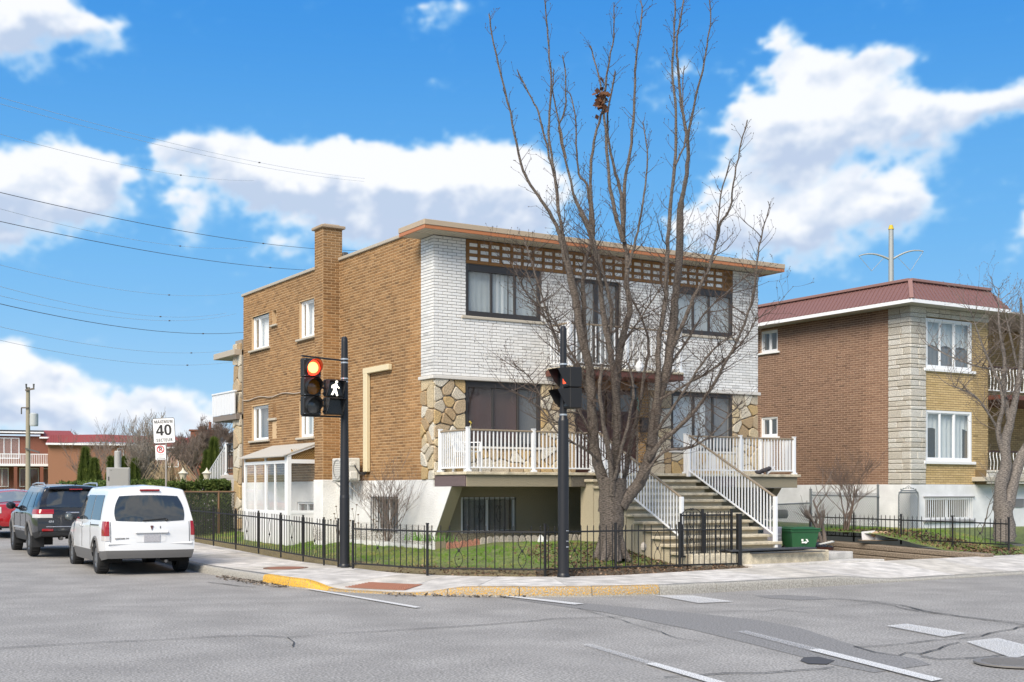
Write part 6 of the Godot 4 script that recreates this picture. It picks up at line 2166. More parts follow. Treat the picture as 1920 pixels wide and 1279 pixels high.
	part("canes", mb, mat("brush", Color(0.20, 0.15, 0.11), 0.95), t).set_meta("kind", "stuff")
	# dry flower stalks by the wall, sprouting bulbs
	t = thing("dry_flowers", "dry brown flower stalks against the white foundation beside the black pole", "dry plant", v3(-0.35, 0.62, -3.3))
	mb = MB.new()
	for i in 16:
		var p := v3(rng.randf_range(-0.2, 0.25), 0, rng.randf_range(-0.9, 1.0))
		var e := p + v3(rng.randf_range(-0.15, 0.1), rng.randf_range(0.3, 0.75), rng.randf_range(-0.15, 0.15))
		mb.rod(p, e, 0.006, 4, 0.004)
		mb.ball(e, v3(0.025, 0.016, 0.025), 4, 6)
	part("stalks", mb, mat("dry_stalk", Color(0.12, 0.085, 0.05), 0.95), t)
	t = thing("spring_bulbs", "green sprouting bulb leaves at the corner of the house beside the shrub", "plant", v3(-0.25, 0.66, 0.25))
	mb = MB.new()
	for i in 70:
		var p := v3(rng.randf_range(-0.35, 0.35), 0, rng.randf_range(-0.6, 0.6))
		var d := v3(rng.randf_range(-0.1, 0.1), rng.randf_range(0.12, 0.24), rng.randf_range(-0.1, 0.1))
		var q := v3(0.012, 0, rng.randf_range(-0.01, 0.01))
		mb.tri(p - q, p + q, p + d)
	part("leaves", mb, mat("bulb_leaf", Color(0.08, 0.22, 0.03), 0.6, {"back": Color(0.3, 0.4, 0.1)}), t).set_meta("kind", "stuff")

# ---------------------------------------------------------------- parked cars
class Shell:
	var g := []  # right side: rows from sill to roof centre, columns from tail to nose
	var tail := []  # the last ring
	var bulge := 0.05
	func side_x(z: float, y: float) -> float:
		var row: Array = g[g.size() / 2]
		var i := 0
		while i < row.size() - 2 and row[i + 1].z > z:
			i += 1
		var t := clampf((row[i].z - z) / maxf(1e-4, row[i].z - row[i + 1].z), 0.0, 1.0)
		for j in g.size() - 1:
			var a: Vector3 = g[j][i].lerp(g[j][i + 1], t)
			var b: Vector3 = g[j + 1][i].lerp(g[j + 1][i + 1], t)
			if y >= a.y and y <= b.y:
				return lerpf(a.x, b.x, (y - a.y) / maxf(1e-4, b.y - a.y))
		return g[2][i].x
	func top_y(z: float, x: float) -> float:
		var row: Array = g[g.size() / 2]
		var i := 0
		while i < row.size() - 2 and row[i + 1].z > z:
			i += 1
		var t := clampf((row[i].z - z) / maxf(1e-4, row[i].z - row[i + 1].z), 0.0, 1.0)
		for k in g.size() - 1:
			var j := g.size() - 2 - k
			var a: Vector3 = g[j][i].lerp(g[j][i + 1], t)
			var b: Vector3 = g[j + 1][i].lerp(g[j + 1][i + 1], t)
			if absf(x) <= a.x:
				return lerpf(b.y, a.y, clampf((absf(x) - b.x) / maxf(1e-4, a.x - b.x), 0.0, 1.0))
		return 1.0
	func rear(y: float) -> Vector2:  # half width and z of the tail at that height
		for j in tail.size() - 1:
			var a: Vector3 = tail[j]
			var b: Vector3 = tail[j + 1]
			if y >= a.y and y <= b.y:
				var t := (y - a.y) / maxf(1e-4, b.y - a.y)
				return Vector2(lerpf(a.x, b.x, t), lerpf(a.z, b.z, t))
		return Vector2(tail[0].x, tail[0].z) if y < tail[0].y else Vector2(tail[-1].x, tail[-1].z)
	func rear_z(x: float, y: float) -> float:
		var r := rear(y)
		return r.y + bulge * (1.0 - minf(1.0, pow(x / maxf(0.05, r.x), 2.0)))

func shell(stations: Array, bulge: float) -> Shell:
	var s := Shell.new()
	s.bulge = bulge
	var rings := []
	for st in stations:  # smooth ring from the control points
		var pts := PackedVector3Array()
		for c in st[1]:
			pts.append(v3(c[0], c[1], st[0] + (c[2] if c.size() > 2 else 0.0)))
		rings.append(curve(pts, 4))
	var n: int = rings[0].size()
	for j in n:
		var line := PackedVector3Array()
		for r in rings:
			line.append(r[j])
		var full := curve(line, 5)
		full.reverse()
		s.g.append(Array(full))
	for j in n:
		s.tail.append(s.g[j][0])
	return s

func mirrored(g: Array) -> Array:
	var out := []
	for row in g:
		var r := []
		for p in row:
			r.append(v3(-p.x, p.y, p.z))
		out.append(r)
	return out

func make_car(t: Node3D, s: Shell, o: Dictionary) -> void:
	var paint: Material = o.paint
	var per := 4
	var k: int = per * int(o.get("split", 1))
	var wheels: Array = o.wheels
	var r: float = o.radius
	var skip := func(p: Vector3):
		for z in wheels:
			if Vector2(p.z - z, p.y - r).length() < r + 0.065:
				return true
		return false
	var body := MB.new()
	var low := MB.new()
	var up: Array = s.g.slice(k)
	var down: Array = s.g.slice(0, k + 1)
	body.grid(up, skip)
	body.grid(mirrored(up), skip, true)
	var ends := [MB.new(), MB.new()]
	for e in [0, -1]:  # tail and nose
		var cap := []
		for j in s.g.size():
			var c: Vector3 = s.g[j][e]
			var row := []
			for i in 13:
				var x := (i / 6.0 - 1.0)
				row.append(v3(x * c.x, c.y, c.z + (s.bulge if e == 0 else -0.08) * (1.0 - x * x)))
			cap.append(row)
		body.grid(cap.slice(k), null, e == -1)
		ends[1 if e == 0 else 0].grid(cap.slice(0, k + 1), null, e == -1)
	part("body", body, paint, t)
	var clad: Material = o.get("clad", paint)
	var cuts := [-99.0, wheels[0], wheels[1], 99.0]
	for e in 3:  # nose, sills and tail of the lower body
		for sd in [-1.0, 1.0]:
			if e == 1:
				low = MB.new()
			elif sd < 0:
				low = ends[e / 2]
			var rows := []
			for row in down:
				var keep := []
				for p in row:
					if p.z >= cuts[e] and p.z <= cuts[e + 1]:
						keep.append(p)
				rows.append(keep)
			low.grid(rows if sd > 0 else mirrored(rows), skip, sd < 0)
			if e == 1:
				part("sill", low, clad, t)
			elif sd > 0:
				part(["front_bumper", "", "rear_bumper"][e], low, clad, t)
	var mb := MB.new()
	var first: Vector3 = s.g[0][0]
	var last: Vector3 = s.g[0][s.g[0].size() - 1]
	mb.span(v3(-0.72, first.y - 0.02, last.z + 0.15), v3(0.72, first.y + 0.12, first.z - 0.12))
	for z in wheels:
		for sd in [-1.0, 1.0]:
			mb.span(v3(sd * 0.45, first.y + 0.1, z - r - 0.1), v3(sd * 0.47, 2 * r + 0.1, z + r + 0.1))
	part("underbody", mb, mat("car_underside", Color(0.012, 0.012, 0.012), 0.9), t)
	var rubber := mat("tyre_rubber", Color(0.016, 0.016, 0.017), 0.85)
	var rim := mat("rim_alloy_" + o.key, o.get("rim", Color(0.28, 0.28, 0.29)), 0.35, {"metal": 0.8})
	for z in wheels:
		for sd in [-1.0, 1.0]:
			var wx: float = sd * (s.side_x(z, 0.75) - 0.125)
			mb = MB.new()
			mb.t = Transform3D(Basis.from_euler(v3(0, 0, -sd * PI / 2)), v3(wx, r, z))
			mb.lathe([[r * 0.62, -0.11], [r * 0.93, -0.115], [r, -0.085], [r, 0.085], [r * 0.93, 0.115], [r * 0.66, 0.118], [r * 0.62, 0.10]], 28)
			for q in 28:  # tread
				var a := TAU * q / 28.0
				mb.box(v3(sin(a), 0, cos(a)) * r * 0.995, v3(0.02, 0.15, 0.02))
			var w := part("wheel", mb, rubber, t)
			mb = MB.new()
			mb.t = Transform3D(Basis.from_euler(v3(0, 0, -sd * PI / 2)), v3(wx, r, z))
			mb.lathe([[r * 0.62, 0.1], [r * 0.57, 0.09], [r * 0.55, 0.03]], 24)
			for q in o.get("spokes", 5):
				var a: float = TAU * q / o.get("spokes", 5)
				mb.bar(v3(sin(a) * r * 0.1, 0.075, cos(a) * r * 0.1), v3(sin(a) * r * 0.58, 0.085, cos(a) * r * 0.58), 0.028, r * o.get("spoke_w", 0.22), 0.004, v3(sin(a), 0, cos(a)).cross(Vector3.UP))
			mb.lathe([[0.0, 0.09], [r * 0.17, 0.09], [r * 0.19, 0.07], [r * 0.19, 0.0]], 14)
			part("rim", mb, rim, w)
			mb = MB.new()
			mb.t = Transform3D(Basis.from_euler(v3(0, 0, -sd * PI / 2)), v3(wx, r, z))
			mb.lathe([[0.0, 0.02], [r * 0.56, 0.02]], 20)
			part("brake_disc", mb, mat("brake_dark", Color(0.03, 0.03, 0.03), 0.7), w)
			# flared arch and the dark well behind it
			mb = MB.new()
			var pts := PackedVector3Array()
			var rad := PackedFloat32Array()
			for q in 15:
				var a := lerpf(-0.28, PI + 0.28, q / 14.0)
				var y := r + sin(a) * (r + 0.075)
				if y < first.y:
					continue
				pts.append(v3(sd * (s.side_x(z + cos(a) * (r + 0.075), y) - 0.006), y, z + cos(a) * (r + 0.075)))
				rad.append(o.get("flare", 0.022))
			mb.tube(pts, rad, 8)
			part("wheel_arch", mb, o.get("arch", paint), t)
			mb = MB.new()
			var g := []
			for q in 13:
				var a := lerpf(-0.25, PI + 0.25, q / 12.0)
				g.append([v3(sd * 0.46, r + sin(a) * (r + 0.07), z + cos(a) * (r + 0.07)), v3(sd * (s.side_x(z, 0.75) - 0.03), r + sin(a) * (r + 0.07), z + cos(a) * (r + 0.07))])
			mb.grid(g, null, sd > 0)
			part("wheel_well", mb, mat("car_underside", Color(0.012, 0.012, 0.012), 0.9), t)
	# side glass: [rear z low, rear z high, front z low, front z high, y low, y high]
	for q in o.side_glass:
		for sd in [-1.0, 1.0]:
			mb = MB.new()
			var g := []
			for j in 7:
				var v := j / 6.0
				var row := []
				for i in 9:
					var z := lerpf(lerpf(q[0], q[1], v), lerpf(q[2], q[3], v), i / 8.0)
					var y := lerpf(q[4], q[5], v)
					row.append(v3(sd * (s.side_x(z, y) + 0.007), y, z))
				g.append(row)
			mb.grid(g, null, sd < 0)
			part("side_window", mb, o.get("glass", mat("car_glass", Color(0.03, 0.034, 0.037), 0.03, {"spec": 0.9})), t)

func rear_patch(s: Shell, x: float, y0: float, y1: float, lift: float, round := 0.18, taper := 1.0, cx := 0.0) -> MB:
	var mb := MB.new()
	var g := []
	for j in 11:
		var v := j / 5.0 - 1.0
		var row := []
		for i in 17:
			var u := i / 8.0 - 1.0
			var y := lerpf(y0, y1, (v * sqrt(1.0 - round * u * u) + 1.0) * 0.5)
			var px: float = cx + x * u * sqrt(1.0 - round * v * v) * lerpf(1.0, taper, (v + 1.0) * 0.5)
			row.append(v3(px, y, s.rear_z(px, y) + lift))
		g.append(row)
	mb.grid(g)
	return mb

func corner_lamp(s: Shell, sd: float, y0: float, y1: float, x_in: float, z_in: float, lift := 0.012) -> MB:  # a lamp wrapped round the rear corner
	var mb := MB.new()
	var g := []
	for j in 5:
		var y := lerpf(y0, y1, j / 4.0)
		var r := s.rear(y)
		var row := []
		for i in 5:
			var x := lerpf(x_in, r.x, i / 4.0)
			row.append(v3(sd * x, y, s.rear_z(x, y) + lift))
		for i in range(1, 5):
			var z := lerpf(r.y, z_in, i / 4.0)
			row.append(v3(sd * (s.side_x(z, y) + lift * 0.8), y, z))
		g.append(row)
	mb.grid(g, null, sd < 0)
	return mb

func build_cars() -> void:
	var lamp_red := mat("lamp_red", Color(0.30, 0.008, 0.010), 0.15, {"coat": 0.6})
	var lamp_clear := mat("lamp_clear", Color(0.55, 0.53, 0.52), 0.2, {"coat": 0.5})
	var plastic := mat("grey_cladding", Color(0.135, 0.132, 0.13), 0.7, {"tex": tx.grain, "scale": 2.0})
	var black := mat("black_trim", Color(0.015, 0.015, 0.016), 0.5)
	var glass := mat("car_glass", Color(0.03, 0.034, 0.037), 0.03, {"spec": 0.9})

	# white minivan
	var t := thing("minivan", "white minivan with grey lower bumper parked at the kerb, nearest of the parked cars", "car", v3(-5.13, 0.0, -4.55), deg_to_rad(-4.0), "cars parked along the side street")
	var s := shell([
		[-2.42, [[0.55, 0.30], [0.62, 0.48], [0.62, 0.62], [0.58, 0.74], [0.40, 0.78], [0.2, 0.80], [0, 0.81]]],
		[-2.2, [[0.80, 0.25], [0.84, 0.48], [0.84, 0.66], [0.76, 0.85], [0.55, 0.90], [0.3, 0.92], [0, 0.93]]],
		[-1.7, [[0.86, 0.24], [0.91, 0.48], [0.91, 0.73], [0.86, 0.94], [0.65, 1.01], [0.35, 1.04], [0, 1.05]]],
		[-1.3, [[0.86, 0.24], [0.92, 0.48], [0.92, 0.76], [0.90, 0.98], [0.78, 1.08], [0.45, 1.13], [0, 1.16]]],
		[-0.45, [[0.87, 0.24], [0.92, 0.48], [0.92, 0.76], [0.905, 1.02], [0.73, 1.62], [0.55, 1.71], [0, 1.75]]],
		[0.3, [[0.87, 0.24], [0.92, 0.48], [0.92, 0.76], [0.91, 1.03], [0.75, 1.64], [0.6, 1.75], [0, 1.80]]],
		[1.5, [[0.87, 0.26], [0.92, 0.48], [0.92, 0.76], [0.91, 1.05], [0.76, 1.64], [0.62, 1.755], [0, 1.815]]],
		[2.05, [[0.87, 0.30], [0.915, 0.48], [0.92, 0.76], [0.905, 1.06], [0.765, 1.62], [0.62, 1.73], [0, 1.79]]],
		[2.34, [[0.83, 0.34, 0.04], [0.87, 0.50, 0.07], [0.885, 0.78, 0.05], [0.865, 1.05, 0.02], [0.73, 1.60, -0.16], [0.57, 1.69, -0.2], [0, 1.745, -0.22]]],
	], 0.05)
	var white := mat("car_white", Color(0.73, 0.74, 0.75), 0.3, {"coat": 0.7})
	make_car(t, s, {"key": "minivan", "paint": white, "clad": plastic, "arch": plastic, "flare": 0.035, "wheels": [-1.52, 1.52], "radius": 0.335, "spokes": 7, "rim": Color(0.30, 0.30, 0.30),
		"side_glass": [[2.0, 1.86, 0.98, 0.92, 1.10, 1.60], [0.92, 0.86, -0.02, -0.04, 1.09, 1.60], [-0.08, -0.10, -1.12, -0.52, 1.08, 1.58]]})
	part("rear_window", rear_patch(s, 0.73, 1.07, 1.60, 0.008, 0.16, 0.86), glass, t)
	for sd in [-1.0, 1.0]:
		part("tail_light", corner_lamp(s, sd, 0.79, 1.08, 0.80, 2.2), lamp_red, t)
		part("reverse_lamp", corner_lamp(s, sd, 0.69, 0.785, 0.80, 2.2), lamp_clear, t)
		var mb := MB.new()
		mb.ball(v3(sd * 1.05, 1.12, -0.98), v3(0.11, 0.095, 0.07), 8, 12)
		mb.bar(v3(sd * 0.9, 1.06, -1.0), v3(sd * 1.0, 1.1, -0.98), 0.05, 0.05)
		var mir := part("mirror", mb, black, t)
		mb = MB.new()
		mb.ball(v3(sd * 1.05, 1.12, -0.935), v3(0.09, 0.078, 0.03), 6, 12)
		part("mirror_glass", mb, mat("mirror_glass", Color(0.10, 0.12, 0.13), 0.08), mir)
		mb = MB.new()  # sliding door rail and handles
		mb.bar(v3(sd * (s.side_x(1.9, 1.0) + 0.006), 1.0, 1.9), v3(sd * (s.side_x(1.0, 0.99) + 0.006), 0.99, 1.0), 0.012, 0.02)
		part("door_rail", mb, black, t)
		for z in [0.05, -0.2]:
			mb = MB.new()
			mb.box(v3(sd * (s.side_x(z, 0.95) + 0.015), 0.95, z), v3(0.025, 0.035, 0.14), 0.01)
			part("door_handle", mb, white, t)
		for z in [-0.06, -1.12, 0.95]:
			mb = MB.new()
			var last := v3(sd * (s.side_x(z, 0.5) + 0.003), 0.5, z)
			for q in range(1, 7):
				var y := 0.5 + q * 0.09
				var p := v3(sd * (s.side_x(z, y) + 0.003), y, z)
				mb.bar(last, p, 0.006, 0.008, 0.0, Vector3.FORWARD)
				last = p
			part("door_seam", mb, black, t)
	var mb := MB.new()
	mb.box(v3(0.02, 1.70, s.rear_z(0, 1.66) + 0.015), v3(0.40, 0.035, 0.05), 0.01)
	part("brake_light", mb, lamp_red, t)
	part("tailgate_panel", rear_patch(s, 0.30, 0.66, 0.83, 0.006, 0.08), mat("car_white_shade", Color(0.70, 0.71, 0.72), 0.3), t)
	mb = MB.new()
	mb.box(v3(0.02, 0.855, s.rear_z(0, 0.855) + 0.02), v3(0.66, 0.05, 0.05), 0.018)
	part("plate_hood", mb, white, t)
	mb = MB.new()
	mb.box(v3(0.02, 0.735, s.rear_z(0, 0.735) + 0.014), v3(0.32, 0.15, 0.012), 0.004)
	part("licence_plate", mb, mat("blurred_plate", Color(0.42, 0.42, 0.45), 0.6, {"tex": tx.blotch, "scale": 8.0}), t)
	mb = MB.new()
	mb.span(v3(-0.84, 0.60, 2.36), v3(0.84, 0.66, 2.445), 0.025)
	part("bumper", mb, white, t)
	for q in [[-0.775, 0.67, 0.006, 0.02], [0.775, 0.67, 0.006, 0.02]]:
		mb = MB.new()
		var lo := v3(q[0], 0.64, s.rear_z(q[0], 0.64) + 0.004)
		for k in range(1, 6):
			var y := 0.64 + k * 0.085
			var hi := v3(q[0], y, s.rear_z(q[0], y) + 0.004)
			mb.bar(lo, hi, 0.008, 0.008, 0.0, Vector3.RIGHT)
			lo = hi
		part("tailgate_seam", mb, black, t)
	mb = MB.new()  # arrow shaped badge
	mb.t = Transform3D(Basis(), v3(0.02, 0.95, s.rear_z(0, 0.97) + 0.006))
	mb.prism(PackedVector2Array([Vector2(0, -0.06), Vector2(0.03, 0.04), Vector2(0.012, 0.03), Vector2(0, 0.05), Vector2(-0.012, 0.03), Vector2(-0.03, 0.04)]), 0, 0.012)
	part("badge", mb, mat("badge_dark", Color(0.10, 0.03, 0.03), 0.3), t)
	mb = MB.new()
	mb.box(v3(0.19, 0.955, s.rear_z(0.19, 0.955) + 0.006), v3(0.014, 0.05, 0.01), 0.004)
	part("tailgate_lock", mb, black, t)
	write("model_lettering", "MONTANA SV6", 0.028, black, t, Transform3D(Basis(), v3(-0.56, 0.735, s.rear_z(-0.56, 0.735) + 0.008)))
	mb = MB.new()
	mb.bar(v3(-0.15, 1.09, s.rear_z(0, 1.09) + 0.02), v3(0.3, 1.13, s.rear_z(0.3, 1.13) + 0.02), 0.02, 0.015)
	mb.ball(v3(0.32, 1.1, s.rear_z(0.32, 1.1) + 0.01), v3(0.03, 0.03, 0.03), 6, 8)
	part("wiper", mb, black, t)
	mb = MB.new()
	mb.rod(v3(0.3, 0.27, 2.1), v3(0.3, 0.27, 2.44), 0.03, 8)
	part("exhaust", mb, mat("exhaust", Color(0.2, 0.19, 0.18), 0.4, {"metal": 0.8}), t)

	# black sport utility
	t = thing("sport_utility", "black sport utility vehicle with roof rails parked between the white minivan and the red car", "car", v3(-5.28, rise(-10.4), -10.35), deg_to_rad(-3.0), "cars parked along the side street")
	s = shell([
		[-2.35, [[0.60, 0.42], [0.68, 0.60], [0.70, 0.80], [0.66, 0.94], [0.5, 0.99], [0.25, 1.01], [0, 1.02]]],
		[-2.1, [[0.84, 0.38], [0.90, 0.58], [0.90, 0.84], [0.84, 1.02], [0.6, 1.07], [0.3, 1.09], [0, 1.10]]],
		[-1.2, [[0.90, 0.36], [0.95, 0.58], [0.95, 0.88], [0.91, 1.07], [0.7, 1.13], [0.4, 1.16], [0, 1.17]]],
		[-0.95, [[0.90, 0.36], [0.95, 0.58], [0.95, 0.88], [0.93, 1.09], [0.8, 1.18], [0.45, 1.24], [0, 1.27]]],
		[-0.2, [[0.90, 0.36], [0.95, 0.58], [0.95, 0.88], [0.935, 1.12], [0.72, 1.60], [0.55, 1.67], [0, 1.70]]],
		[0.6, [[0.90, 0.36], [0.95, 0.58], [0.95, 0.88], [0.935, 1.13], [0.73, 1.61], [0.58, 1.69], [0, 1.73]]],
		[1.7, [[0.90, 0.40], [0.95, 0.58], [0.96, 0.88], [0.93, 1.15], [0.73, 1.60], [0.58, 1.68], [0, 1.72]]],
		[2.1, [[0.88, 0.44], [0.93, 0.58], [0.94, 0.88], [0.90, 1.15], [0.71, 1.58], [0.57, 1.66], [0, 1.70]]],
		[2.33, [[0.82, 0.48, 0.04], [0.87, 0.62, 0.07], [0.88, 0.88, 0.05], [0.85, 1.12, 0.02], [0.69, 1.55, -0.15], [0.55, 1.63, -0.17], [0, 1.67, -0.18]]],
	], 0.07)
	var jet := mat("car_black", Color(0.012, 0.012, 0.014), 0.15, {"coat": 0.6})
	make_car(t, s, {"key": "suv", "paint": jet, "clad": black, "arch": plastic, "flare": 0.04, "wheels": [-1.46, 1.46], "radius": 0.385, "spokes": 5, "spoke_w": 0.3, "rim": Color(0.22, 0.22, 0.23),
		"side_glass": [[1.95, 1.72, 1.1, 1.02, 1.18, 1.54], [1.02, 0.95, 0.12, 0.1, 1.16, 1.55], [0.05, 0.03, -0.88, -0.3, 1.15, 1.54]]})
	part("rear_window", rear_patch(s, 0.70, 1.17, 1.56, 0.010, 0.1, 0.88), glass, t)
	for sd in [-1.0, 1.0]:
		part("tail_light", corner_lamp(s, sd, 1.02, 1.13, 0.52, 2.0), lamp_red, t)
		part("reverse_lamp", corner_lamp(s, sd, 0.93, 1.015, 0.55, 2.05), lamp_clear, t)
		mb = MB.new()
		mb.box(v3(sd * 0.66, 0.64, s.rear_z(0.66, 0.64) + 0.012), v3(0.26, 0.06, 0.03), 0.012)
		part("reflector", mb, lamp_red, t)
		mb = MB.new()
		mb.tube(PackedVector3Array([v3(sd * 0.60, 1.68, 1.75), v3(sd * 0.62, 1.75, 1.6), v3(sd * 0.64, 1.76, 0.6), v3(sd * 0.62, 1.73, -0.1), v3(sd * 0.60, 1.67, -0.2)]), PackedFloat32Array([0.015, 0.022, 0.022, 0.02, 0.014]), 8)
		part("roof_rail", mb, mat("rail_silver", Color(0.55, 0.56, 0.58), 0.3, {"metal": 0.7}), t)
		mb = MB.new()
		mb.ball(v3(sd * 1.07, 1.2, -0.72), v3(0.12, 0.1, 0.07), 8, 12)
		mb.bar(v3(sd * 0.9, 1.13, -0.74), v3(sd * 1.0, 1.17, -0.72), 0.05, 0.05)
		part("mirror", mb, jet, t)
		mb = MB.new()
		mb.box(v3(sd * (s.side_x(0.0, 0.60) + 0.012), 0.66, 0.0), v3(0.02, 0.05, 2.0), 0.01)
		part("side_moulding", mb, mat("rail_silver", Color(0.55, 0.56, 0.58), 0.3, {"metal": 0.7}), t)
		for z in [-1.03, 1.93]:
			mb = MB.new()
			mb.span(v3(sd * 0.66, 0.22, z), v3(sd * 0.95, 0.5, z + 0.015), 0.006)
			part("mud_flap", mb, black, t)
		for z in [0.25, -0.75]:
			mb = MB.new()
			mb.box(v3(sd * (s.side_x(z, 1.02) + 0.015), 1.02, z + 0.1), v3(0.025, 0.035, 0.18), 0.01)
			part("door_handle", mb, jet, t)
		for z in [0.08, -0.98, 1.0]:
			mb = MB.new()
			var last := v3(sd * (s.side_x(z, 0.6) + 0.002), 0.6, z)
			for q in range(1, 6):
				var y := 0.6 + q * 0.1
				var p := v3(sd * (s.side_x(z, y) + 0.002), y, z)
				mb.bar(last, p, 0.006, 0.008, 0.0, Vector3.FORWARD)
				last = p
			part("door_seam", mb, mat("seam", Color(0.002, 0.002, 0.002), 0.9), t)
	mb = MB.new()
	mb.span(v3(-0.62, 1.595, 2.08), v3(0.62, 1.66, 2.32), 0.03)
	part("spoiler", mb, jet, t)
	mb = MB.new()
	mb.box(v3(0, 1.605, 2.325), v3(0.3, 0.025, 0.015), 0.004)
	part("brake_light", mb, lamp_red, t)
	mb = MB.new()
	mb.box(v3(0, 1.05, s.rear_z(0, 1.05) + 0.012), v3(0.5, 0.035, 0.03), 0.012)
	mb.box(v3(-0.05, 0.72, s.rear_z(0, 0.72) + 0.012), v3(1.3, 0.02, 0.02), 0.006)
	part("chrome_strip", mb, mat("rail_silver", Color(0.55, 0.56, 0.58), 0.3, {"metal": 0.7}), t)
	mb = MB.new()
	mb.span(v3(-0.84, 0.48, 2.3), v3(0.84, 0.60, 2.46), 0.03)
	part("bumper", mb, black, t)
	mb = MB.new()
	mb.rod(v3(-0.35, 0.44, 2.2), v3(-0.35, 0.44, 2.45), 0.045, 10)
	part("exhaust", mb, mat("exhaust", Color(0.2, 0.19, 0.18), 0.4, {"metal": 0.8}), t)
	write("badge_lettering", "4X4", 0.05, mat("rail_silver", Color(0.55, 0.56, 0.58), 0.3, {"metal": 0.7}), t, Transform3D(Basis(), v3(-0.58, 0.84, s.rear_z(-0.58, 0.84) + 0.008)))
	mb = MB.new()
	mb.rod(v3(0.1, 1.71, 1.6), v3(0.1, 1.76, 1.68), 0.02, 6, 0.005)
	part("roof_antenna", mb, black, t)

	# red sedan
	t = thing("sedan", "red sedan parked ahead of the black sport utility, cut by the left edge", "car", v3(-4.75, rise(-20.0), -19.8), deg_to_rad(-3.0), "cars parked along the side street")
	s = shell([
		[-2.25, [[0.5, 0.30], [0.58, 0.45], [0.6, 0.58], [0.55, 0.68], [0.4, 0.71], [0.2, 0.72], [0, 0.73]]],
		[-2.0, [[0.78, 0.24], [0.83, 0.45], [0.83, 0.62], [0.75, 0.78], [0.5, 0.82], [0.3, 0.84], [0, 0.85]]],
		[-1.0, [[0.82, 0.22], [0.88, 0.45], [0.88, 0.70], [0.83, 0.88], [0.62, 0.95], [0.35, 0.98], [0, 0.99]]],
		[-0.75, [[0.82, 0.22], [0.88, 0.45], [0.88, 0.70], [0.85, 0.90], [0.7, 1.0], [0.4, 1.06], [0, 1.08]]],
		[0.0, [[0.82, 0.22], [0.88, 0.45], [0.88, 0.70], [0.86, 0.92], [0.62, 1.34], [0.45, 1.42], [0, 1.45]]],
		[0.7, [[0.82, 0.22], [0.88, 0.45], [0.88, 0.70], [0.86, 0.93], [0.62, 1.34], [0.45, 1.42], [0, 1.46]]],
		[1.1, [[0.82, 0.24], [0.88, 0.45], [0.88, 0.70], [0.86, 0.95], [0.62, 1.28], [0.45, 1.36], [0, 1.41]]],
		[1.65, [[0.82, 0.26], [0.88, 0.45], [0.88, 0.72], [0.83, 0.96], [0.62, 1.03], [0.4, 1.07], [0, 1.09]]],
		[2.1, [[0.80, 0.30], [0.86, 0.45], [0.86, 0.74], [0.80, 0.97], [0.6, 1.02], [0.35, 1.04], [0, 1.05]]],
		[2.25, [[0.74, 0.34], [0.80, 0.48, 0.03], [0.82, 0.74, 0.02], [0.78, 0.95], [0.6, 0.99, -0.01], [0.35, 1.01, -0.01], [0, 1.02, -0.01]]],
	], 0.08)
	var red := mat("car_red", Color(0.36, 0.012, 0.016), 0.2, {"coat": 1.0})
	make_car(t, s, {"key": "sedan", "paint": red, "clad": red, "flare": 0.012, "wheels": [-1.33, 1.33], "radius": 0.31, "spokes": 10, "spoke_w": 0.1,
		"side_glass": [[1.2, 0.95, 0.4, 0.38, 0.97, 1.30], [0.34, 0.32, -0.68, -0.08, 0.96, 1.31]]})
	mb = MB.new()
	var g := []
	for j in 5:
		var row := []
		var z := lerpf(1.66, 1.12, j / 4.0)
		for i in 9:
			var x := (i / 4.0 - 1.0) * lerpf(0.66, 0.5, j / 4.0)
			row.append(v3(x, s.top_y(z, x) + 0.012, z))
		g.append(row)
	mb.grid(g)
	part("rear_window", mb, mat("pale_glass", Color(0.16, 0.19, 0.21), 0.05, {"spec": 0.9}), t)
	for sd in [-1.0, 1.0]:
		part("tail_light", corner_lamp(s, sd, 0.74, 0.93, 0.55, 2.0), lamp_clear if sd < 0 else lamp_red, t)
		mb = MB.new()
		mb.ball(v3(sd * 0.98, 1.0, -0.5), v3(0.1, 0.075, 0.06), 8, 12)
		part("mirror", mb, red, t)
	part("plate_recess", rear_patch(s, 0.28, 0.66, 0.82, 0.006, 0.1), mat("dark_red", Color(0.12, 0.006, 0.008), 0.4), t)
	mb = MB.new()
	mb.span(v3(-0.78, 0.46, 2.2), v3(0.78, 0.62, 2.33), 0.04)
	part("bumper", mb, red, t)
	mb = MB.new()
	mb.span(v3(-0.7, 0.28, 2.1), v3(0.7, 0.455, 2.29), 0.03)
	part("bumper_insert", mb, black, t)
	mb = MB.new()
	mb.rod(v3(0.3, 1.44, 0.95), v3(0.3, 1.62, 1.12), 0.006, 4)
	part("antenna", mb, black, t)

# ---------------------------------------------------------------- signals, signs, fences and small things
func turned(parent: Node3D, at: Vector3, yaw: float) -> Transform3D:
	return Transform3D(Basis(Vector3.UP, yaw), at)

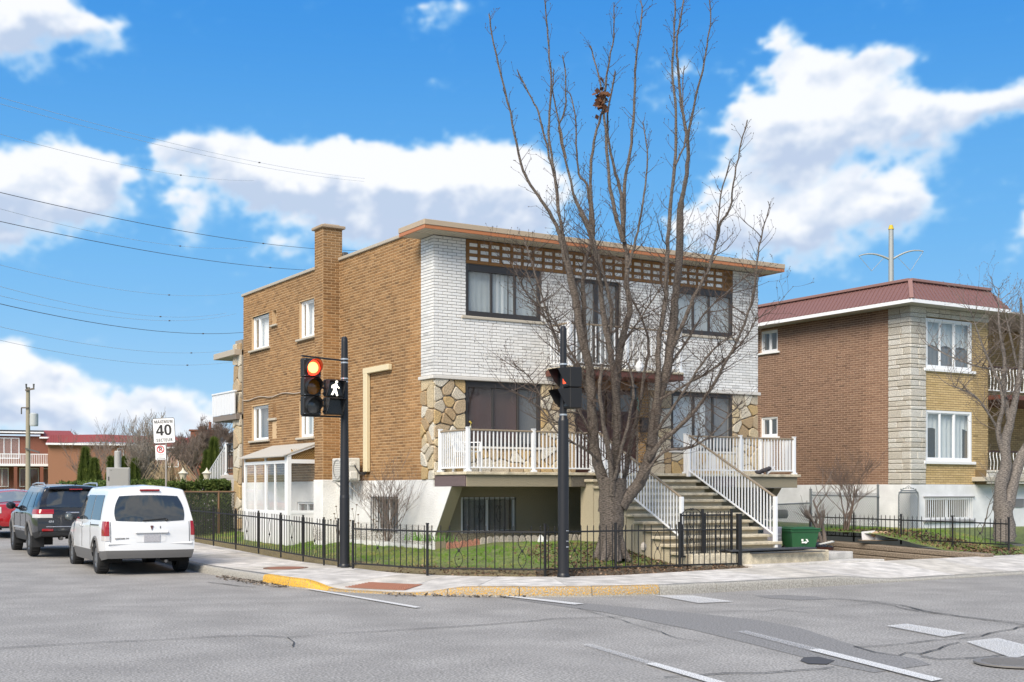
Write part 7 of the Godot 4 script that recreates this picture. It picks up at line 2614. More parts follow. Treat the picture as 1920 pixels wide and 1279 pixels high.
func lens_head(parent: Node3D, base: Transform3D, y: float, lit: Material, core: Material, housing: Material) -> void:  # one lens with its cutaway visor, looking along local +z
	var face := base * Transform3D(Basis.from_euler(v3(PI / 2, 0, 0)), v3(0, y, 0.092))
	var mb := MB.new()
	mb.t = face
	mb.lathe([[0.152, -0.01], [0.152, 0.012], [0.142, 0.014]], 24)
	var prof := []
	for k in 7:
		var a := k / 6.0
		prof.append([0.142 * (1.0 - a), 0.008 + 0.03 * sin(a * PI / 2)])
	mb.lathe(prof, 24)
	var lens := part("lens", mb, lit, parent)
	if core:
		mb = MB.new()
		mb.t = face
		mb.lathe([[0.105, 0.027], [0.06, 0.042], [0.0, 0.046]], 24)
		part("lens_glow", mb, core, lens)
	mb = MB.new()
	mb.t = base * Transform3D(Basis(), v3(0, y, 0.09))
	for inner in [false, true]:
		var g := []
		var rr := 0.158 if not inner else 0.152
		for i in 21:
			var a := lerpf(-0.95, PI + 0.95, i / 20.0)
			var up := clampf((sin(a) + 0.75) / 1.75, 0.0, 1.0)
			var l := 0.03 + 0.2 * pow(up, 0.8)
			g.append([v3(cos(a) * rr, sin(a) * rr, 0.0), v3(cos(a) * rr, sin(a) * rr, l)])
		mb.grid(g, null, inner)
	part("visor", mb, housing, lens)

func cowl(mb: MB, y: float, w: float, h: float, d: float) -> void:  # box visor of a pedestrian signal
	var x := w / 2
	mb.quad(v3(-x, y + h / 2, 0.1), v3(x, y + h / 2, 0.1), v3(x, y + h / 2 - 0.02, 0.1 + d), v3(-x, y + h / 2 - 0.02, 0.1 + d))
	mb.quad(v3(-x, y + h / 2 - 0.008, 0.1), v3(-x, y + h / 2 - 0.028, 0.1 + d), v3(x, y + h / 2 - 0.028, 0.1 + d), v3(x, y + h / 2 - 0.008, 0.1))
	for s in [-1.0, 1.0]:
		for o in [0.0, 0.006]:
			mb.quad(v3(s * (x - o), y - h / 2, 0.1), v3(s * (x - o), y - h / 2 + 0.09, 0.1 + d * 0.45), v3(s * (x - o), y + h / 2 - 0.02, 0.1 + d), v3(s * (x - o), y + h / 2, 0.1))

func bands(pole: Node3D, r: float, ys: Array) -> void:
	var silver := mat("steel_band", Color(0.62, 0.63, 0.65), 0.3, {"metal": 0.8})
	for y in ys:
		var mb := MB.new()
		mb.lathe([[r, y - 0.014], [r + 0.006, y - 0.014], [r + 0.006, y + 0.014], [r, y + 0.014]], 18)
		part("steel_band", mb, silver, pole)

func build_signals() -> void:
	var black := mat("signal_black", Color(0.013, 0.014, 0.018), 0.42)
	var housing := mat("housing_black", Color(0.012, 0.012, 0.013), 0.6)
	# left: vehicle signal and pedestrian signal on one black pole
	var t := thing("traffic_light", "black signal pole with lit red light and white walking figure at the lawn corner", "traffic light", v3(-2.25, 0.2, 0.471))
	var mb := MB.new()
	mb.lathe([[0.0, 0], [0.115, 0], [0.112, 0.03], [0.10, 0.06], [0.098, 1.35], [0.092, 1.4], [0.078, 2.6], [0.064, 4.40], [0.06, 4.46], [0.035, 4.50], [0.0, 4.505]], 20)
	var pole := part("pole", mb, black, t)
	bands(pole, 0.068, [4.06, 3.99, 3.68, 3.62, 2.97, 2.91])
	mb = MB.new()
	mb.bar(v3(-0.05, 4.03, 0), v3(-0.92, 4.07, 0.06), 0.035, 0.03, 0.004)
	part("arm", mb, black, t)
	mb = MB.new()
	mb.bar(v3(-0.05, 2.93, 0), v3(-0.92, 2.925, 0.06), 0.05, 0.035, 0.004)
	part("arm", mb, black, t)
	var hx := -0.735
	mb = MB.new()
	for k in 3:
		mb.box(v3(hx, 3.12 + k * 0.363, 0.06), v3(0.36, 0.357, 0.17), 0.012)
	var head := part("signal_head", mb, housing, t)
	mb = MB.new()
	for k in 3:
		for sx in [-0.155, 0.155]:
			for sy in [-0.155, 0.155]:
				mb.box(v3(hx + sx, 3.12 + k * 0.363 + sy, 0.147), v3(0.012, 0.012, 0.008))
	part("screws", mb, mat("steel_band", Color(0.62, 0.63, 0.65), 0.3, {"metal": 0.8}), head)
	var base := Transform3D(Basis(), v3(hx, 0, 0.058))
	lens_head(head, base, 3.846, mat("lit_red_lens", Color(0.5, 0.02, 0.01), 0.3, {"glow": Color(1.0, 0.05, 0.02), "power": 0.9}), mat("lit_red_core", Color(0.8, 0.3, 0.1), 0.3, {"glow": Color(1.0, 0.42, 0.10), "power": 1.3}), housing)
	lens_head(head, base, 3.483, mat("amber_lens", Color(0.20, 0.075, 0.008), 0.18, {"coat": 0.5}), null, housing)
	lens_head(head, base, 3.12, mat("dark_lens", Color(0.07, 0.072, 0.072), 0.18, {"coat": 0.5}), null, housing)
	var red := OmniLight3D.new()
	red.name = "red_signal_light"
	red.light_color = Color(1.0, 0.25, 0.1)
	red.light_energy = 0.035
	red.light_size = 0.1
	red.omni_range = 8.0
	red.omni_attenuation = 2.0
	red.shadow_enabled = true
	red.position = v3(hx, 3.846, 0.30)
	t.add_child(red)
	var px := -0.285
	for k in 2:
		var y := 3.125 + k * 0.345
		mb = MB.new()
		mb.box(v3(px, y, 0.11), v3(0.37, 0.335, 0.15), 0.014)
		for j in 3:
			mb.box(v3(px - 0.2, y - 0.11 + j * 0.11, 0.11), v3(0.04, 0.045, 0.06), 0.008)
		var ph := part("pedestrian_signal", mb, housing, t)
		mb = MB.new()
		mb.t = Transform3D(Basis(), v3(px, 0, 0.08))
		cowl(mb, y, 0.34, 0.31, 0.16)
		part("visor", mb, mat("visor_grey", Color(0.05, 0.05, 0.052), 0.25), ph)
		mb = MB.new()
		mb.box(v3(px, y, 0.186), v3(0.30, 0.27, 0.008))
		part("screen_face", mb, mat("signal_screen", Color(0.012, 0.013, 0.015), 0.2), ph)
		if k == 1:
			mb = MB.new()
			mb.t = Transform3D(Basis(), v3(px + 0.005, y, 0.191))
			var fig := PackedVector2Array()
			for q in [[590, 690], [612, 676], [630, 690], [632, 706], [662, 738], [654, 748], [624, 726], [618, 758], [640, 838], [617, 842], [598, 786], [566, 833], [543, 828], [574, 770], [578, 714], [570, 722], [563, 745], [547, 741], [555, 706]]:
				fig.append(Vector2(q[0] - 603, 742 - q[1]) * 0.00150)
			fig.reverse()
			mb.prism(fig, 0.0, 0.006)
			var disc := PackedVector2Array()
			for q in 12:
				disc.append(Vector2(621 - 603, 742 - 660) * 0.00150 + Vector2(cos(TAU * q / 12), sin(TAU * q / 12)) * 0.026)
			mb.prism(disc, 0.0, 0.006)
			part("lit_walking_figure", mb, mat("lit_white", Color(0.9, 0.85, 0.7), 0.4, {"glow": Color(1.0, 0.93, 0.74), "power": 0.75}), ph)
	# right: pedestrian signal seen from its side
	t = thing("pedestrian_light", "black pole carrying a pedestrian signal seen side on, before the bare tree", "traffic light", v3(-0.14, 0.19, 4.98))
	mb = MB.new()
	mb.lathe([[0.0, 0], [0.112, 0], [0.108, 0.03], [0.098, 0.06], [0.096, 2.0], [0.09, 2.72], [0.062, 2.8], [0.056, 4.28], [0.052, 4.33], [0.03, 4.365], [0.0, 4.37]], 20)
	pole = part("pole", mb, black, t)
	bands(pole, 0.062, [2.82, 3.70])
	mb = MB.new()
	for q in [[0.52, 0.02], [0.62, 0.015], [0.8, 0.015]]:
		mb.box(v3(0.02, q[0], 0.097), v3(0.05, q[1], 0.012), 0.003)
	part("access_plate", mb, mat("steel_band", Color(0.62, 0.63, 0.65), 0.3, {"metal": 0.8}), pole)
	var side := Node3D.new()
	side.name = "signal_heads"
	t.add_child(side)
	side.rotation.y = -deg_to_rad(96.0)
	side.position = v3(0.08, 0, 0.12)
	for k in 2:
		var y := 3.10 + k * 0.36
		mb = MB.new()
		mb.box(v3(0, y, 0.0), v3(0.36, 0.35, 0.24), 0.014)
		for j in 2:
			mb.box(v3(-0.185, y - 0.1 + j * 0.2, -0.09), v3(0.03, 0.05, 0.05), 0.008)
		var ph := part("pedestrian_signal", mb, housing, side)
		mb = MB.new()
		mb.t = Transform3D(Basis(), v3(0, 0, 0.02))
		cowl(mb, y, 0.35, 0.33, 0.24)
		part("visor", mb, housing, ph)
		mb = MB.new()
		mb.box(v3(0, y, 0.124), v3(0.3, 0.28, 0.008))
		part("screen_face", mb, mat("signal_screen", Color(0.012, 0.013, 0.015), 0.2), ph)
		if k == 1:
			mb = MB.new()
			mb.t = Transform3D(Basis(), v3(0.0, y - 0.02, 0.129))
			mb.prism(PackedVector2Array([Vector2(-0.05, -0.09), Vector2(0.05, -0.09), Vector2(0.085, 0.03), Vector2(0.06, 0.04), Vector2(0.045, 0.0), Vector2(0.035, 0.1), Vector2(-0.045, 0.1), Vector2(-0.055, 0.0)]), 0.0, 0.005)
			part("lit_hand", mb, mat("lit_hand", Color(0.3, 0.03, 0.01), 0.4, {"glow": Color(1.0, 0.10, 0.04), "power": 0.5}), ph)
	# speed limit and no parking signs on one post
	var d := deg_to_rad(-31.8)
	t = thing("speed_limit_sign", "white speed limit 40 sign above a small no parking sign on one steel post", "street sign", v3(-2.27, 0.36, -11.42), d + 0.05)
	var sw := mat("sign_white", Color(0.80, 0.81, 0.82), 0.4)
	var ink := mat("sign_black", Color(0.015, 0.015, 0.016), 0.5)
	mb = MB.new()
	mb.bar(v3(0.05, 0, 0), v3(0.05, 3.3, 0), 0.06, 0.04, 0.004, Vector3.RIGHT)
	part("post", mb, mat("galvanised_post", Color(0.33, 0.31, 0.29), 0.6, {"metal": 0.4}), t)
	var plate := func(w: float, h: float, y: float, x: float, tilt: float) -> Node3D:
		var q := Node3D.new()
		q.name = "sign_plate"
		t.add_child(q, true)
		q.position = v3(x, y, 0.03)
		q.rotation.z = tilt
		for k in 2:
			var m := MB.new()
			var poly := PackedVector2Array()
			var c := 0.05 if w > 0.5 else 0.03
			var i := 0.0 if k == 0 else (0.014 if w > 0.5 else 0.008)
			for a in 4:
				for b in 4:
					var ang := PI / 2 * a + PI / 6 * b
					poly.append(Vector2([1, -1, -1, 1][a] * (w / 2 - c), [1, 1, -1, -1][a] * (h / 2 - c)) + Vector2(cos(ang), sin(ang)) * (c - i))
			m.prism(poly, 0.0 if k == 0 else 0.004, 0.004 if k == 0 else 0.007)
			part("plate_border" if k == 0 else "plate_face", m, ink if k == 0 else sw, q)
		return q
	var q: Node3D = plate.call(0.60, 0.70, 2.98, 0.0, 0.055)
	write("lettering", "MAXIMUM", 0.085, ink, q, Transform3D(Basis.from_scale(v3(0.84, 1, 1)), v3(0, 0.245, 0.008)))
	write("lettering", "40", 0.29, ink, q, Transform3D(Basis(), v3(0, 0.01, 0.008)))
	write("lettering", "SECTEUR", 0.085, ink, q, Transform3D(Basis.from_scale(v3(0.9, 1, 1)), v3(0, -0.26, 0.008)))
	q = plate.call(0.30, 0.42, 2.38, -0.09, 0.03)
	mb = MB.new()
	mb.t = Transform3D(Basis.from_euler(v3(PI / 2, 0, 0)), v3(0, 0.085, 0.007))
	mb.lathe([[0.078, 0.0], [0.105, 0.0], [0.105, 0.003], [0.078, 0.003]], 24)
	mb.t = Transform3D(Basis(), v3(0, 0.085, 0.007))
	mb.bar(v3(-0.065, 0.065, 0.004), v3(0.065, -0.065, 0.004), 0.022, 0.006, 0.0, Vector3.BACK)
	part("red_ring", mb, mat("sign_red", Color(0.5, 0.02, 0.025), 0.5), q)
	write("lettering", "P", 0.12, ink, q, Transform3D(Basis(), v3(0, 0.085, 0.008)))
	for k in 3:
		mb = MB.new()
		mb.box(v3(0, -0.06 - k * 0.035, 0.009), v3([0.18, 0.12, 0.17][k], 0.012, 0.002))
		part("small_print", mb, mat("print_grey", Color(0.35, 0.35, 0.36), 0.6), q)
	mb = MB.new()
	mb.t = Transform3D(Basis(), v3(0, -0.175, 0.007))
	mb.prism(PackedVector2Array([Vector2(-0.12, 0.0), Vector2(-0.09, -0.016), Vector2(-0.09, -0.007), Vector2(0.09, -0.007), Vector2(0.09, -0.016), Vector2(0.12, 0.0), Vector2(0.09, 0.016), Vector2(0.09, 0.007), Vector2(-0.09, 0.007), Vector2(-0.09, 0.016)]), 0, 0.003)
	part("arrow", mb, ink, q)
	# traffic control cabinet
	t = thing("traffic_cabinet", "grey metal traffic control cabinet with a round hood on top behind the parked cars", "utility cabinet", v3(-2.55, 0.45, -15.1), -0.3)
	var metal := mat("cabinet_grey", Color(0.36, 0.36, 0.35), 0.5, {"tex": tx.grain, "scale": 1.0})
	mb = MB.new()
	mb.box(v3(0, 1.15, 0), v3(0.66, 1.56, 0.5), 0.012)
	part("case", mb, metal, t)
	mb = MB.new()
	mb.box(v3(0.02, 1.2, 0.252), v3(0.56, 1.4, 0.02), 0.008)
	part("door", mb, mat("cabinet_door", Color(0.31, 0.31, 0.30), 0.5), t)
	mb = MB.new()
	mb.box(v3(-0.27, 1.6, 0.268), v3(0.03, 0.12, 0.02), 0.005)
	mb.box(v3(-0.2, 1.85, 0.265), v3(0.025, 0.025, 0.012), 0.005)
	part("handle", mb, mat("cabinet_handle", Color(0.08, 0.08, 0.08), 0.5), t)
	mb = MB.new()
	mb.t = Transform3D(Basis(), v3(-0.02, 1.93, 0))
	mb.lathe([[0.0, 0], [0.10, 0], [0.10, 0.47], [0.085, 0.5], [0.0, 0.5]], 18)
	part("hood", mb, metal, t)
	mb = MB.new()
	mb.rod(v3(0, 0, 0), v3(0, 0.4, 0), 0.1, 12)
	part("stand", mb, metal, t)
	# utility pole with transformer
	t = thing("utility_pole", "wooden utility pole with a grey transformer in front of the far red house", "utility pole", v3(3.72, 1.0, -60.6), d)
	mb = MB.new()
	mb.rod(v3(0, -0.5, 0), v3(0, 7.2, 0), 0.16, 10, 0.12)
	part("pole", mb, mat("pole_wood", Color(0.30, 0.27, 0.20), 0.9, {"tex": tx.grain, "scale": 1.0}), t)
	mb = MB.new()
	mb.bar(v3(-0.1, 7.0, 0.16), v3(0.45, 7.1, 0.16), 0.1, 0.1)
	mb.bar(v3(-0.35, 5.9, 0.16), v3(0.1, 5.9, 0.16), 0.08, 0.08)
	part("crossarm", mb, mat("pole_wood_dark", Color(0.14, 0.12, 0.1), 0.9), t)
	mb = MB.new()
	for x in [-0.05, 0.42]:
		mb.rod(v3(x, 7.1, 0.16), v3(x, 7.4, 0.16), 0.04, 6, 0.06)
	mb.rod(v3(-0.35, 5.5, 0.16), v3(-0.35, 5.9, 0.16), 0.04, 6)
	part("insulator", mb, mat("cabinet_handle", Color(0.08, 0.08, 0.08), 0.5), t)
	mb = MB.new()
	mb.t = Transform3D(Basis(), v3(0.45, 4.75, 0.2))
	mb.lathe([[0.0, 0], [0.24, 0], [0.26, 0.08], [0.26, 0.75], [0.2, 0.82], [0.0, 0.84]], 14)
	part("transformer", mb, mat("transformer_grey", Color(0.42, 0.45, 0.46), 0.5), t)
	mb = MB.new()
	mb.bar(v3(0.8, 3.1, 0.2), v3(-0.1, 3.35, 0.2), 0.09, 0.09)
	part("cable_bracket", mb, mat("cabinet_handle", Color(0.08, 0.08, 0.08), 0.5), t)
	# overhead wires
	var wire_m := mat("wire", Color(0.10, 0.09, 0.10), 0.8)
	var pale_m := mat("wire_pale", Color(0.45, 0.47, 0.50), 0.6)
	var names := ["topmost double power line", "second power line from the top", "heavy dark power line that meets the chimney", "thin power line just under the heavy dark one", "dark power line that meets the roof below the chimney", "pale power line in the middle of the bundle", "upper of the two close pale power lines", "lower of the two close pale power lines", "dark power line with a spacer left of the roof", "second lowest power line", "lowest power line across the side street"]
	var ends := [[23.1, v3(38.8, 33.8, -97.7), 1], [21.5, v3(30.5, 33.5, -102.9), 1], [18.3, v3(38.7, 26.5, -97.8), 0], [17.5, v3(30.0, 26.6, -103.2), 1], [16.8, v3(38.8, 24.4, -97.7), 0], [14.5, v3(29.5, 21.9, -103.5), 1], [13.4, v3(28.4, 19.8, -104.2), 1], [12.9, v3(29.1, 19.6, -103.7), 1], [12.5, v3(32.3, 18.3, -101.7), 0], [11.3, v3(30.9, 16.5, -102.6), 1], [10.6, v3(31.4, 15.4, -102.3), 1]]
	for k in ends.size():
		var a := v3(-0.6, ends[k][0], -51.5)
		var b: Vector3 = ends[k][1]
		a = a + (a - b) * 0.25
		b = b + (b - a) * 0.25
		var pts := PackedVector3Array()
		var rad := PackedFloat32Array()
		for i in 25:
			var f := i / 24.0
			pts.append(a.lerp(b, f) - Vector3.UP * (4.0 * f * (1.0 - f)) * (1.0 + 0.1 * k) + Vector3.UP * 0.7)
			rad.append(0.02 if ends[k][2] == 0 else 0.011)
		mb = MB.new()
		mb.tube(pts, rad, 4, false)
		if k == 0:
			for i in pts.size():
				pts[i] += v3(0.1, 0.35, 0)
			mb.tube(pts, rad, 4, false)
		t = thing("power_line", names[k], "power line", Vector3.ZERO, 0.0, "overhead power lines")
		part("wire", mb, wire_m if ends[k][2] == 0 else pale_m, t)
		mb = MB.new()
		var sp: Vector3 = pts[15].lerp(pts[16], 0.2 * (k % 5))
		mb.ball(sp, v3(0.11, 0.06, 0.11), 4, 6)
		part("spacer", mb, wire_m, t)

func picket_panel(parent: Node3D, a: Vector3, b: Vector3, h: float, n: int, iron: Material, ovals: Array, end_post := true, post_w := 0.038) -> void:  # welded iron panel from a to b; a and b at the bottom rail
	var mb := MB.new()
	mb.bar(a, b, 0.028, 0.028, 0.003)
	part("bottom_rail", mb, iron, parent)
	mb = MB.new()
	mb.bar(a + Vector3.UP * h, b + Vector3.UP * h, 0.03, 0.03, 0.003)
	part("top_rail", mb, iron, parent)
	mb = MB.new()
	mb.box(v3(0, (h + 0.09) * 0.5 - 0.01, 0), v3(0.013, h + 0.1, 0.013))
	mb.lathe([[0.0, h + 0.07], [0.012, h + 0.09], [0.0, h + 0.12]], 4)
	var pin := mb.mesh()
	for i in n:
		if i in ovals.map(func(k): return k):
			continue
		part("picket", pin, iron, parent).position = a.lerp(b, (i + 0.5) / n)
	for k in ovals:  # two bent bars with a dark rosette between them
		var c := a.lerp(b, (k + 0.5) / n)
		var along := (b - a).normalized()
		mb = MB.new()
		for s in [-1.0, 1.0]:
			for lobe in 2:
				var pts := PackedVector3Array()
				var rad := PackedFloat32Array()
				for i in 11:
					var f := i / 10.0
					var y := (0.02 + f * 0.48 if lobe == 0 else 0.48 + f * 0.5) * h
					pts.append(c + Vector3.UP * y + along * s * 0.072 * sin(PI * f) * (1.0 if lobe == 0 else 1.0))
					rad.append(0.006)
				mb.tube(pts, rad, 4)
		mb.ball(c + Vector3.UP * 0.49 * h, v3(0.024, 0.03, 0.024), 6, 8)
		part("scroll_ornament", mb, iron, parent)
	if end_post:
		mb = MB.new()
		mb.box(b + Vector3.UP * (h * 0.5 + 0.0), v3(post_w, h + 0.26, post_w), 0.004)
		mb.box(b + Vector3.UP * (h + 0.14), v3(post_w * 1.3, 0.02, post_w * 1.3), 0.004)
		part("post", mb, iron, parent)

func chain_link(parent: Node3D, a: Vector3, b: Vector3, h: float, steel: Material, barbs := true) -> void:
	var mb := MB.new()
	mb.rod(a + Vector3.UP * h, b + Vector3.UP * h, 0.02, 6)
	part("top_rail", mb, steel, parent)
	mb = MB.new()
	var l := a.distance_to(b)
	var s := 0.085
	var top := h + (0.1 if barbs else 0.0)
	var n := int((l + top) / s)
	var u := (b - a) / l
	for i in n:
		for dir in [0, 1]:
			var x0 := i * s - (top if dir == 0 else 0.0)
			var x1 := x0 + (top if dir == 0 else -top)
			var y0 := 0.0
			var y1 := top
			if dir == 1:
				x1 = x0 - top
			var pa := Vector2(x0, y0)
			var pb := Vector2(x1, y1)
			var k0 := 0.0
			var k1 := 1.0
			var dx := pb.x - pa.x
			if dx > 0:
				k0 = maxf(0.0, -pa.x / dx)
				k1 = minf(1.0, (l - pa.x) / dx)
			else:
				k0 = maxf(0.0, (l - pa.x) / dx)
				k1 = minf(1.0, -pa.x / dx)
			if k1 - k0 < 0.02:
				continue
			var p := pa.lerp(pb, k0)
			var q := pa.lerp(pb, k1)
			mb.rod(a + u * p.x + Vector3.UP * p.y, a + u * q.x + Vector3.UP * q.y, 0.008, 3)
	var net := part("wire_mesh", mb, steel, parent)
	net.set_meta("kind", "stuff")

func build_fences() -> void:
	var iron := mat("fence_black", Color(0.013, 0.013, 0.014), 0.5)
	var t := thing("iron_fence", "low black iron picket fence along the side street from the hedge to the signal pole", "fence")
	var ys := func(z: float): return 0.305 + 0.026 * maxf(0.0, -z) - 0.0006 * z * z
	var zs := [-13.4, -11.2, -9.0, -7.2, -5.6, -4.1, -2.75, -1.5, -0.42, 0.28]
	for i in zs.size() - 1:
		var a := v3(-2.3, ys.call(zs[i]), zs[i])
		var b := v3(-2.3, ys.call(zs[i + 1]), zs[i + 1])
		var n := int((zs[i + 1] - zs[i]) / 0.135)
		picket_panel(t, a, b, 0.69, n, iron, [n / 2] if n > 5 else [], true, 0.03)
	t = thing("iron_fence", "low black iron picket fence with looped ornaments round the front lawn", "fence")
	var corners := [v3(-2.43, 0.31, 1.25), v3(-1.95, 0.31, 3.35), v3(-0.35, 0.305, 4.72), v3(1.15, 0.305, 4.76), v3(2.6, 0.30, 4.80), v3(4.07, 0.285, 4.80)]
	var mb := MB.new()
	mb.box(corners[0] + Vector3.UP * 0.36, v3(0.038, 0.92, 0.038), 0.004)
	part("post", mb, iron, t)
	for i in 5:
		var n: int = [13, 13, 11, 10, 11][i]
		picket_panel(t, corners[i], corners[i + 1], 0.655, n, iron, [[4], [3, 10], [4, ], [6], []][i], i < 4)
	mb = MB.new()
	mb.box(v3(4.07, 0.73, 4.8), v3(0.085, 1.0, 0.085), 0.006)
	mb.box(v3(4.07, 1.235, 4.8), v3(0.095, 0.02, 0.095), 0.004)
	part("end_post", mb, iron, t)
	# gate, swung open inside the fence
	t = thing("iron_gate", "black iron garden gate with scrolled crest standing in front of the steps", "gate")
	for q in [[v3(2.78, 0.44, 4.62), v3(3.36, 0.44, 4.56)], [v3(3.42, 0.44, 4.56), v3(4.0, 0.44, 4.66)]]:
		var a: Vector3 = q[0]
		var b: Vector3 = q[1]
		mb = MB.new()
		for y in [0.0, 0.78]:
			mb.bar(a + Vector3.UP * y, b + Vector3.UP * y, 0.03, 0.03, 0.003)
		mb.bar(a, a + Vector3.UP * 0.82, 0.036, 0.036, 0.003, Vector3.RIGHT)
		mb.bar(b, b + Vector3.UP * 0.9, 0.042, 0.042, 0.003, Vector3.RIGHT)
		part("gate_frame", mb, iron, t)
		mb = MB.new()
		mb.box(v3(0, 0.42, 0), v3(0.013, 0.86, 0.013))
		var pin := mb.mesh()
		for i in 6:
			part("picket", pin, iron, t).position = a.lerp(b, (i + 0.7) / 6.4)
		var c := a.lerp(b, 0.5)
		mb = MB.new()
		for s in [-1.0, 1.0]:
			for lobe in 3:
				var pts := PackedVector3Array()
				var rad := PackedFloat32Array()
				for i in 11:
					var f := i / 10.0
					pts.append(c + Vector3.UP * (0.05 + 0.24 * lobe + f * 0.3) + v3(s * 0.08 * sin(PI * f), 0, 0))
					rad.append(0.007)
				mb.tube(pts, rad, 4)
		part("scroll_ornament", mb, iron, t)
	mb = MB.new()
	for s in [-1.0, 1.0]:
		var pts := PackedVector3Array()
		var rad := PackedFloat32Array()
		for i in 26:
			var f := i / 25.0
			var a := f * 3.2 * PI
			var sp := 0.012 + 0.03 * (1.0 - f)
			pts.append(v3(3.07 + s * (0.25 - 0.22 * minf(1.0, f * 2.0)) - s * cos(a) * sp * smooth(0.4, 0.6, f), 1.24 + 0.10 * sin(minf(1.0, f * 2.0) * PI * 0.62) + sin(a) * sp * smooth(0.4, 0.6, f), 4.59))
			rad.append(0.008)
		mb.tube(pts, rad, 5)
	part("scrolled_crest", mb, iron, t)
	mb = MB.new()
	mb.box(v3(3.36, 0.95, 4.58), v3(0.1, 0.035, 0.03), 0.004)
	part("latch", mb, iron, t)
	# the neighbour's iron fence on the retaining wall
	t = thing("iron_fence", "black iron picket fence above the stepped retaining wall beside the sunken driveway", "fence")
	var z := -0.95
	mb = MB.new()
	mb.box(v3(11.7, 0.85, z), v3(0.038, 0.85, 0.038), 0.004)
	part("post", mb, iron, t)
	while z < 5.0:
		var b := minf(z + 1.52, 5.6)
		picket_panel(t, v3(11.7, 0.545 - 0.009 * (z + 0.95), z), v3(11.7, 0.545 - 0.009 * (b + 0.95), b), 0.46, int((b - z) / 0.128), iron, [5])
		z = b
	# chain link fence and gate between the houses
	var steel := mat("chain_steel", Color(0.24, 0.26, 0.27), 0.5, {"metal": 0.5})
	t = thing("chain_link_fence", "grey chain link fence between the two houses behind the green bin", "fence")
	chain_link(t, v3(12.27, 0.55, -1.5), v3(14.86, 0.5, -1.45), 1.02, steel)
	chain_link(t, v3(10.0, 0.45, -1.3), v3(12.27, 0.5, -1.5), 0.86, steel, false)
	for q in [[12.27, 1.2], [14.86, 1.32], [11.0, 0.9]]:
		mb = MB.new()
		mb.rod(v3(q[0], 0.4, -1.5), v3(q[0], 0.5 + q[1], -1.5), 0.032, 8)
		mb.ball(v3(q[0], 0.52 + q[1], -1.5), v3(0.04, 0.03, 0.04), 5, 8)
		mb.rod(v3(q[0], 0.52 + q[1], -1.5), v3(q[0], 0.6 + q[1], -1.5), 0.014, 6, 0.004)
		part("post", mb, steel, t)
	t = thing("chain_link_gate", "narrow chain link gate with rounded top and scrolled crest by the white neighbour wall", "gate")
	var pts := PackedVector3Array()
	var rad := PackedFloat32Array()
	for q in [[15.0, 0.5], [15.0, 1.55], [15.03, 1.64], [15.12, 1.69], [15.68, 1.69], [15.77, 1.64], [15.8, 1.55], [15.8, 0.5], [15.0, 0.5]]:
		pts.append(v3(q[0] - 0.04, q[1], -0.85))
		rad.append(0.02)
	mb = MB.new()
	mb.tube(pts, rad, 6)
	part("gate_frame", mb, steel, t)
	chain_link(t, v3(14.97, 0.52, -0.85), v3(15.74, 0.52, -0.85), 1.12, steel, false)
	mb = MB.new()
	for k in 7:
		var x := 15.05 + k * 0.1
		mb.ball(v3(x, 1.72 + 0.05 * sin((k + 0.5) / 7.0 * PI), -0.85), v3(0.03, 0.022, 0.01), 4, 8)
	mb.tube(PackedVector3Array([v3(15.05, 1.7, -0.85), v3(15.25, 1.77, -0.85), v3(15.36, 1.83, -0.85), v3(15.47, 1.77, -0.85), v3(15.68, 1.7, -0.85)]), PackedFloat32Array([0.008, 0.008, 0.008, 0.008, 0.008]), 4)
	part("crest", mb, steel, t)
	# chain link in front of the hedge
	t = thing("chain_link_fence", "rusty topped chain link fence in front of the dark hedge", "fence")
	var rust := mat("rusty_pipe", Color(0.20, 0.12, 0.07), 0.8)
	chain_link(t, v3(-1.55, 0.42, -11.95), v3(-0.1, 0.42, -11.95), 1.22, mat("green_wire", Color(0.07, 0.085, 0.07), 0.7), false)
	mb = MB.new()
	mb.rod(v3(-1.6, 1.66, -11.95), v3(-0.05, 1.66, -11.95), 0.028, 6)
	for x in [-1.55, -0.55]:
		mb.rod(v3(x, 0.35, -11.95), v3(x, 1.68, -11.95), 0.03, 6)
	part("pipe_frame", mb, rust, t)

